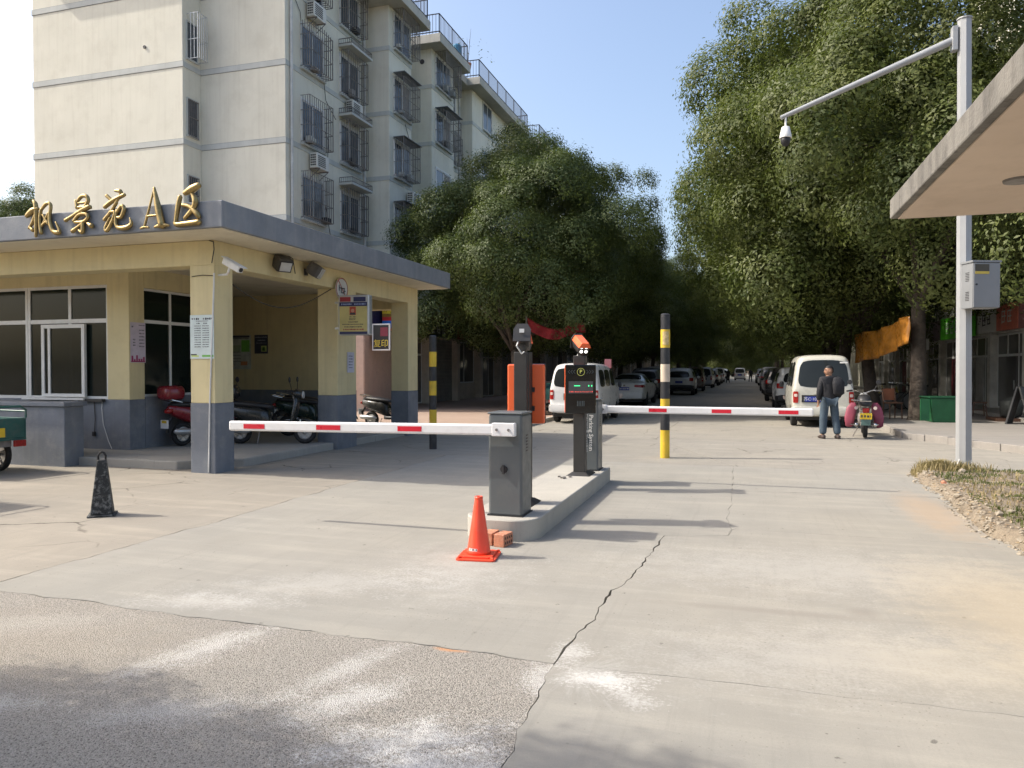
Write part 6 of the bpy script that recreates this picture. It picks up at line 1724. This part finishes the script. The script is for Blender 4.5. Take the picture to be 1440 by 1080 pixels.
for sx in (-.36, .36):
    for sy in (-1.05, 1.05): MB().box(sx - .03, sx + .03, sy - .03, sy + .03, 0, .75).build('leg', m_iron, t)
o = MB().box(-.25, .25, -.4, .3, 0, .3).build('cardboard_box', M_('cardboard', (.32, .26, .18), .9), None, bevel=.01); o.location = (7.1, 37.2, .93); tag(o, 'grey box on the dark workbench', 'box')
t = thing('covered_heap', 'dark covered heap of goods beside the maroon shop door', 'heap', (7.3, 25.0, .13))
mb = MB(); rock(mb, (0, 0, .35), .45, random.Random(4), 1.0); rock(mb, (.1, .35, .2), .3, random.Random(5), 1.0); mb.build('cover', M_('tarp_dark', (.05, .055, .05), .9), t, smooth='s')
MB().box(-.5, .4, -.4, .6, 0, .08).build('pallet', m_wood, t)
# orange banner between the two trunks
m_ban = M_('banner_orange', (.46, .19, .03), .3, var=.4, scale=3)
t = thing('orange_banner', 'crumpled shiny orange banner tied between two tree trunks', 'banner', (4.4, 26, 0), world=True)
vs = []; nx, nz = 40, 8
pa, pb_ = Vector((3.55, 28.3, 2.3)), Vector((4.45, 24.15, 2.72))
for i in range(nx + 1):
    for j in range(nz + 1):
        u, v = i / nx, j / nz
        p = pa.lerp(pb_, u); w = math.sin(u * 19) * .07 + math.sin(u * 43 + v * 4) * .03
        vs.append((p.x + w, p.y, p.z - .48 + .1 * u + v * (.98 - .18 * u) - .07 * math.sin(math.pi * u) + .03 * math.sin(u * 9)))
fs = [(i * (nz + 1) + j, i * (nz + 1) + j + 1, (i + 1) * (nz + 1) + j + 1, (i + 1) * (nz + 1) + j) for i in range(nx) for j in range(nz)]
mb = MB(); mb.add(vs, fs); ob = mb.build('fabric', m_ban, t, smooth='s')
so_ = ob.modifiers.new('t', 'SOLIDIFY'); so_.thickness = .004
for zz in (-.3, .35): MB().tube([tuple(pb_ + Vector((0, 0, zz))), (4.62, 24.5, 2.55 + zz)], .008, 4).build('tie', m_cable, t)
o = MB().box(-.1, .1, -.1, .1, 0, .12).build('litter_bag', m_paper, None, bevel=.03); o.location = (7.0, 29.3, .13); tag(o, 'white carrier bag on the pavement near the shop step', 'bag')
# ------------------------------------------------------------------ trees
m_bark = M_('bark', (.065, .05, .038), .95, var=.35, scale=5, bmp=.03, bscale=14, dirt=(.10, .09, .07), dirt_amt=.4)
m_leaf = leafy('leaf_camphor', (0.045, 0.07, 0.02), (0.15, 0.17, 0.05), 0.3, 0.52)
m_leaf2 = leafy('leaf_dark', (0.038, 0.064, 0.022), (0.12, 0.15, 0.048), 0.3, 0.52)
def crown_mesh(name, rx, ry, rz, clumps, per, leaf, mat, seed, flat_base=.55):
    """leaf tufts on the skins of many overlapping sprays: each spray has a lit top and a hollow, shaded underside"""
    rs = np.random.RandomState(seed)
    cs = []; ntry = 0
    while len(cs) < clumps and ntry < 20000:
        ntry += 1
        p = rs.normal(size=3); p /= np.linalg.norm(p)
        r = rs.uniform(.3, 1.0) ** .38
        q = p * r
        if q[2] < -flat_base: continue
        lump = 1 + .17 * math.sin(4.1 * p[0] + seed) + .16 * math.sin(5.3 * p[1] + 2 * seed) + .15 * math.sin(6 * p[2] + 5 * p[0])
        c = q * lump * np.array([rx, ry, rz]); s = rs.uniform(.6, 1.6)
        if any(np.linalg.norm(c - o[0]) < .5 * (s + o[1]) for o in cs): continue
        cs.append((c, s, p))
    V = []
    for (c, s, p) in cs:
        n = int(per * s ** 2)
        nt_ = max(8, int(n / 16))
        tu = rs.normal(size=(nt_, 3)); tu /= np.linalg.norm(tu, axis=1)[:, None]
        tu = tu + p * .6 + np.array([0, 0, .45]); tu /= np.linalg.norm(tu, axis=1)[:, None]
        tr = s * (.74 + .34 * rs.beta(2, 1.2, size=(nt_, 1))) * np.array([1.0, 1.0, .8])
        tp = c + tu * tr
        k = rs.randint(0, nt_, n)
        base = tp[k]; dirs = tu[k]
        off = rs.normal(scale=.085 + leaf * .55, size=(n, 3))
        pos = base + off
        nrm = dirs * 1.15 + off * 2.0 + rs.normal(scale=.30, size=(n, 3)) + np.array([0, 0, .3])
        nrm /= np.linalg.norm(nrm, axis=1)[:, None]
        t = np.cross(nrm, rs.normal(size=(n, 3))); t /= np.linalg.norm(t, axis=1)[:, None]
        b = np.cross(nrm, t)
        ln = leaf * rs.uniform(.55, 1.4, size=(n, 1)); wd = ln * rs.uniform(.38, .55, size=(n, 1))
        a0 = pos - t * ln * .5; a1 = pos + b * wd * .5 + nrm * ln * .06; a2 = pos + t * ln * .55 - nrm * ln * .14; a3 = pos - b * wd * .5 + nrm * ln * .06
        V.append(np.stack([a0, a1, a2, a3], 1).reshape(-1, 3))
    V = np.concatenate(V).astype(np.float32); nq = len(V) // 4
    me = bpy.data.meshes.new(name)
    me.vertices.add(len(V)); me.vertices.foreach_set('co', V.ravel())
    me.loops.add(nq * 4); me.loops.foreach_set('vertex_index', np.arange(nq * 4, dtype=np.int32))
    me.polygons.add(nq); me.polygons.foreach_set('loop_start', np.arange(0, nq * 4, 4, dtype=np.int32))
    me.update(calc_edges=True); me.materials.append(mat)
    return me, [c for c, s, p in cs]
def trunk_mesh(h0, r, spread, rz, seed, lean=(0, 0), clumps=None, cz=0):
    rg = random.Random(seed); mb = MB()
    top = Vector((lean[0], lean[1], h0))
    mid = Vector((lean[0] * .4 + rg.uniform(-.08, .08), lean[1] * .4, h0 * .5))
    mb.tube([(0, 0, -.08), (0, 0, .12), tuple(mid * .5), tuple(mid), tuple(top)], [r * 1.5, r * 1.12, r, r * .92, r * .8], 12)
    for k in range(7):
        a = 2 * math.pi * k / 7 + rg.uniform(-.3, .3); e = rg.uniform(.35, .75)
        q = top + Vector((math.cos(a) * spread * e, math.sin(a) * spread * e, rg.uniform(.25, .75) * rz * 1.3))
        m2 = top.lerp(q, .45) + Vector((rg.uniform(-.2, .2), rg.uniform(-.2, .2), .35))
        rr = r * rg.uniform(.38, .55)
        mb.tube([tuple(top - Vector((0, 0, .25))), tuple(top.lerp(m2, .5)), tuple(m2), tuple(q)], [rr * 1.15, rr, rr * .75, rr * .25], 7)
        for j in range(3):
            st = m2.lerp(q, rg.uniform(0, .7)); en = st + Vector((rg.uniform(-1, 1) * spread * .35, rg.uniform(-1, 1) * spread * .35, rg.uniform(.2, 1.2)))
            mb.tube([tuple(st), tuple(st.lerp(en, .5) + Vector((0, 0, .1))), tuple(en)], [rr * .45, rr * .3, rr * .1], 5)
    return mb.mesh('trunk', m_bark, smooth='s')
# three crown shapes shared between the trees: (mesh, trunk, crown centre height)
KIND = {}
def kind(key, rx, ry, rz, clumps, per, leaf, mat, seed, h0, r, cz, fb=.55):
    me, cs = crown_mesh('crown_' + key, rx, ry, rz, clumps, per, leaf, mat, seed, fb)
    KIND[key] = (me, trunk_mesh(h0, r, rx, rz, seed, (random.Random(seed).uniform(-.3, .3), .1)), cz)
kind('a', 4.7, 5.0, 4.4, 130, 1750, .098, m_leaf, 3, 2.6, .25, 6.5, .72)
kind('b', 4.0, 4.3, 3.8, 115, 1750, .098, m_leaf2, 8, 2.7, .2, 6.2, .54)
kind('c', 3.5, 3.5, 3.4, 95, 1750, .096, m_leaf, 15, 2.4, .17, 5.5, .6)
kind('d', 4.9, 5.2, 4.6, 140, 1800, .098, m_leaf, 27, 3.0, .2, 6.8, .58)
def tree(k, loc, rz, s, label, group='camphor trees along the street', sz=None):
    me, tm, cz = KIND[k]
    t = thing('camphor_tree', label, 'tree', loc, rz, group)
    t.scale = (s, s, sz or s)
    mesh_obj('trunk', tm, t)
    c = mesh_obj('crown', me, t); c.location = (0, 0, cz)
    return t
far_lab_l = 'dense camphor tree in the far left row over the parked cars'; far_lab_r = 'dense camphor tree in the far right row over the parked cars'
tree('d', (4.78, 24.6, .1), .6, 1.12, 'large camphor tree with thick trunk beside the green bin', sz=1.2)
tree('c', (4.22, 28.7, .1), 2.1, 1.32, 'camphor tree with dark leaning trunk behind the motorcycle')
tree('b', (3.9, 35.5, .1), 4.0, 1.38, 'camphor tree behind the one with the orange banner, over the white car', sz=1.42)
for i, (y, s) in enumerate(((43, 1.12), (51.5, 1.15), (61, 1.15), (72, 1.15), (85, 1.15), (100, 1.2), (118, 1.2), (140, 1.3))):
    tree('abc'[i % 3], (4.4 + .3 * math.sin(i * 2), y, .1), i * 1.3 + 1, s, far_lab_r, 'far right street trees')
tree('b', (-8.0, 26.5, .1), 1.2, .86, 'camphor tree just beyond the gate house roof')
tree('a', (-8.7, 31.3, .1), 2.5, .88, 'tall camphor tree behind the first one on the left, against the block', sz=.93)
tree('b', (-8.2, 38.5, .1), 3.1, .86, 'camphor tree over the red awning')
for i, (y, s) in enumerate(((46, 1.0), (54, .88), (64, .95), (75, 1.1), (88, 1.1), (103, 1.15), (122, 1.2), (145, 1.3))):
    tree('cab'[i % 3], (-7.6 + .3 * math.sin(i * 1.7), y, .1), i * 2.1, s, far_lab_l, 'far left street trees')
tree('b', (-38.5, 32.0, -.05), 1.0, 1.0, 'tree showing past the left end of the apartment block', sz=1.02)
tree('c', (-44.5, 38.0, -.05), 2.0, 1.2, 'darker tree far past the left end of the apartment block', sz=1.15)
tree('c', (-6.4, -.4, -.05), .5, .66, 'small street tree left of the camera shading the old paving')
for i, x in enumerate((-22, -11, -2.5, 7, 17)):
    tree('abc'[i % 3], (x, 168 + 6 * (i % 2), -3.6), i, 1.5, 'big tree closing the far end of the street', 'trees at the street end')
# plants on the roof edge of the block
t = thing('roof_plant', 'scraggly potted shrub on the roof edge of the cream block', 'plant', (-14.3, 38.0, ZT + .42))
MB().lathe((0, 0, 0), [(.15, 0), (.2, .3), (.18, .3)], 12).build('pot', m_brick, t)
me, _ = crown_mesh('roof_plant_leaves', .35, .8, .4, 20, 25, .12, m_leaf2, 31, .3)
c = mesh_obj('foliage', me, t); c.location = (0, 0, .65)
MB().tube([(0, 0, .3), (.05, .1, 1.3), (.1, .2, 2.2)], [.02, .012, .005], 5).tube([(.05, .1, 1.2), (-.1, .5, 1.8)], [.01, .004], 5).tube([(0, 0, .8), (.1, -.4, 1.5)], [.01, .004], 5).build('stem', m_bark, t)

# ------------------------------------------------------------------ the man by the van
m_skin = M_('skin', (.34, .18, .11), .55, var=.08)
m_jack = M_('jacket_dark', (.012, .0125, .016), .8, var=.2, scale=6, bmp=.01, bscale=14)
m_jean = M_('jeans_blue', (.05, .075, .10), .85, var=.2, scale=6, bmp=.008, bscale=18)
m_shoe = M_('shoe_brown', (.045, .03, .025), .6)
m_hair = M_('hair_black', (.012, .011, .011), .6)
def skinned(name, pts, edges, radii, mat, parent, root=0, sub=2):
    me = bpy.data.meshes.new(name); me.from_pydata(pts, edges, [])
    ob = bpy.data.objects.new(name, me); col.objects.link(ob)
    md = ob.modifiers.new('skin', 'SKIN'); md.use_smooth_shade = True
    sv = me.skin_vertices[0].data
    for i, r in enumerate(radii):
        sv[i].radius = r if isinstance(r, tuple) else (r, r); sv[i].use_root = (i == root)
    s = ob.modifiers.new('sub', 'SUBSURF'); s.levels = sub
    m2 = eval_mesh(ob); bpy.data.objects.remove(ob)
    m2.materials.clear(); m2.materials.append(mat)
    m2.polygons.foreach_set('use_smooth', [True] * len(m2.polygons))
    return mesh_obj(name, m2, parent)
man = thing('person', 'person in dark jacket and jeans standing behind the beige van, head turned aside', 'person', (1.84, 18.95, 0), R(14))
man.scale = (1.03, 1.03, 1.03)
# local: faces +y (away), head turned to -x
hip = .86
J = {'pel': (0, 0, .90), 'spine': (0, .01, 1.08), 'chest': (0, .0, 1.28), 'neck': (0, .02, 1.40), 'head': (-.015, .02, 1.50), 'top': (-.02, .01, 1.58),
     'hl': (-.09, 0, .86), 'kl': (-.12, .03, .47), 'al': (-.14, -.01, .09), 'tl': (-.16, .12, .03), 'hr': (.09, 0, .86), 'kr': (.14, .02, .47), 'ar': (.17, -.06, .09), 'tr': (.19, .07, .03),
     'sl': (-.17, .0, 1.33), 'el': (-.23, -.02, 1.06), 'wl': (-.22, .06, .84), 'fl': (-.215, .085, .77), 'sr': (.17, 0, 1.33), 'er': (.24, -.03, 1.08), 'wr': (.22, .1, .90), 'fr': (.20, .14, .85)}
K = list(J); I = {k: i for i, k in enumerate(K)}
E_ = [('pel', 'spine'), ('spine', 'chest'), ('chest', 'neck'), ('neck', 'head'), ('head', 'top'), ('pel', 'hl'), ('hl', 'kl'), ('kl', 'al'), ('al', 'tl'), ('pel', 'hr'), ('hr', 'kr'), ('kr', 'ar'), ('ar', 'tr'), ('chest', 'sl'), ('sl', 'el'), ('el', 'wl'), ('wl', 'fl'), ('chest', 'sr'), ('sr', 'er'), ('er', 'wr'), ('wr', 'fr')]
RAD = {'pel': (.13, .1), 'spine': (.13, .095), 'chest': (.15, .1), 'neck': .052, 'head': (.075, .09), 'top': (.06, .075), 'hl': .085, 'kl': .055, 'al': .037, 'tl': .03, 'hr': .085, 'kr': .055, 'ar': .037, 'tr': .03, 'sl': .06, 'el': .042, 'wl': .028, 'fl': .03, 'sr': .06, 'er': .042, 'wr': .028, 'fr': .03}
body = skinned('body', [J[k] for k in K], [(I[a], I[b]) for a, b in E_], [RAD[k] for k in K], m_skin, man)
def sub(name, keys, edges, rad, mat, extra=None):
    pts = dict((k, J[k]) for k in keys); pts.update(extra or {})
    ks = list(pts); ix = {k: i for i, k in enumerate(ks)}
    return skinned(name, [pts[k] for k in ks], [(ix[a], ix[b]) for a, b in edges], [rad[k] for k in ks], mat, man)
sub('jacket', ['spine', 'chest', 'sl', 'el', 'sr', 'er'], [('hem', 'spine'), ('spine', 'chest'), ('chest', 'col'), ('chest', 'sl'), ('sl', 'el'), ('el', 'cl'), ('chest', 'sr'), ('sr', 'er'), ('er', 'cr')],
    {'hem': (.185, .14), 'spine': (.185, .145), 'chest': (.195, .15), 'col': .085, 'sl': .088, 'el': .068, 'cl': .052, 'sr': .088, 'er': .068, 'cr': .052}, m_jack, {'hem': (0, .0, .86), 'col': (0, .02, 1.41), 'cl': (-.222, .05, .86), 'cr': (.222, .09, .92)})
sub('trousers', ['pel', 'hl', 'kl', 'hr', 'kr'], [('pel', 'hl'), ('hl', 'kl'), ('kl', 'al'), ('pel', 'hr'), ('hr', 'kr'), ('kr', 'ar')], {'pel': (.155, .12), 'hl': .108, 'kl': .092, 'al': .082, 'hr': .108, 'kr': .092, 'ar': .082}, m_jean, {'al': (-.14, -.005, .085), 'ar': (.17, -.055, .085)})
for (a, tp) in (('al', 'tl'), ('ar', 'tr')):
    x, y, z = J[a]; x2, y2, z2 = J[tp]
    MB().loft([(y - .085, x, .035, .025, .03), (y - .07, x, .045, .042, .045), (y, x, .05, .045, .05), (y2 - .04, (x + x2) / 2, .04, .05, .038), (y2 + .03, x2, .03, .042, .028), (y2 + .06, x2, .025, .02, .018)], 12, 2.4).build('shoe', m_shoe, man, smooth='s')
m_leaf.node_tree.nodes['Principled BSDF'].inputs['Specular IOR Level'].default_value = .3; m_leaf2.node_tree.nodes['Principled BSDF'].inputs['Specular IOR Level'].default_value = .3
# head details: turned towards -x, a little back
hm = Matrix.Translation((-.015, .015, 1.525)) @ Matrix.Rotation(R(100), 4, 'Z')
def hp(name, mb, mat): 
    o = mb.build(name, mat, man, smooth='s'); o.matrix_local = hm; return o
mb = MB(); bm = bmesh.new(); bmesh.ops.create_uvsphere(bm, u_segments=16, v_segments=12, radius=1)
vs = []
for v in bm.verts:
    x, y, z = v.co; k = 1 - .16 * max(0, -z); vs.append((x * .078 * k, y * .098 * (1 - .08 * max(0, -z)) + .005 * (-z), z * .118))
mb.add(vs, [tuple(v.index for v in f.verts) for f in bm.faces]); hp('head_shape', mb, m_skin)
mb = MB(); vs = []
for v in bm.verts:
    x, y, z = v.co
    vs.append((x * .085, y * .104 - .012, z * .122 + .014))
fs = [tuple(v.index for v in f.verts) for f in bm.faces if (f.calc_center_median().z > .38 or f.calc_center_median().y < -.25) and f.calc_center_median().z > -.45]
mb.add(vs, fs); hp('hair', mb, m_hair); bm.free()
hp('nose', MB().loft([(.085, 0, .0, .008, .012), (.1, 0, -.008, .014, .018), (.112, 0, -.016, .009, .01)], 8, 2), m_skin)
for sx in (-1, 1):
    hp('ear', MB().lathe((sx * .078, .0, .0), [(.001, -.008), (.024, -.006), (.028, .004), (.001, .008)], 10, 'x'), m_skin)
    hp('eye', MB().lathe((sx * .03, .09, .022), [(.001, -.004), (.011, -.002), (.009, .004), (.001, .005)], 8, 'y'), m_hair)
    hp('eyebrow', MB().box(sx * .03 - .02, sx * .03 + .02, .086, .095, .042, .049), m_hair)
hp('mouth', MB().box(-.022, .022, .088, .094, -.052, -.046), M_('lips', (.2, .08, .06), .6))
# hands with separate curled fingers
for (w, f, s) in (('wl', 'fl', -1), ('wr', 'fr', 1)):
    a = Vector(J[w]); b = Vector(J[f]); d = (b - a).normalized(); sd = Vector((0, 1, 0)).cross(d).normalized(); fw = d.cross(sd)
    for k in range(4):
        r0 = b + fw * (.03 - .02 * k) ; ln = (.06, .07, .065, .05)[k]
        MB().tube([tuple(r0), tuple(r0 + d * ln * .5 + sd * .004 * s), tuple(r0 + d * ln * .85 - sd * .018 * s), tuple(r0 + d * ln * .95 - sd * .03 * s)], [.0095, .009, .008, .005], 6).build('finger', m_skin, man, smooth='s')
    r0 = a.lerp(b, .6) + fw * .025
    MB().tube([tuple(r0), tuple(r0 + fw * .025 + d * .02), tuple(r0 + fw * .028 + d * .05)], [.011, .01, .006], 6).build('thumb', m_skin, man, smooth='s')
# dark shoulder bag on his right side, a thing he carries
bag = thing('shoulder_bag', 'dark bag slung on the back of the person behind the van', 'bag', (1.84, 18.95, 1.03), R(14))
MB().loft([(-.02, .14, -.19, .06, .03), (.03, .14, -.2, .12, .07), (.28, .13, -.2, .13, .08), (.38, .12, -.17, .09, .06), (.41, .12, -.15, .04, .03)], 14, 3, axis='z').build('pouch', m_jack, bag, smooth='s')
MB().tube([(.16, -.14, .3), (.17, -.05, .42), (.15, .08, .40), (.14, .13, .28)], .015, 6).build('strap', m_dark, bag)
# two passers-by far down the road: simple but whole figures
for i, (x, y, lab) in enumerate(((.45, 99, 'distant person in dark clothes walking beside the far van'), (-2.1, 92, 'distant person walking along the far left cars'))):
    p = thing('person', lab, 'person', (x, y, 0), R(180))
    skinned('body', [J[k] for k in K], [(I[a], I[b]) for a, b in E_], [tuple(q * 1.35 for q in (RAD[k] if isinstance(RAD[k], tuple) else (RAD[k], RAD[k]))) if k not in ('neck', 'head', 'top') else RAD[k] for k in K], m_jack, p, sub=1)
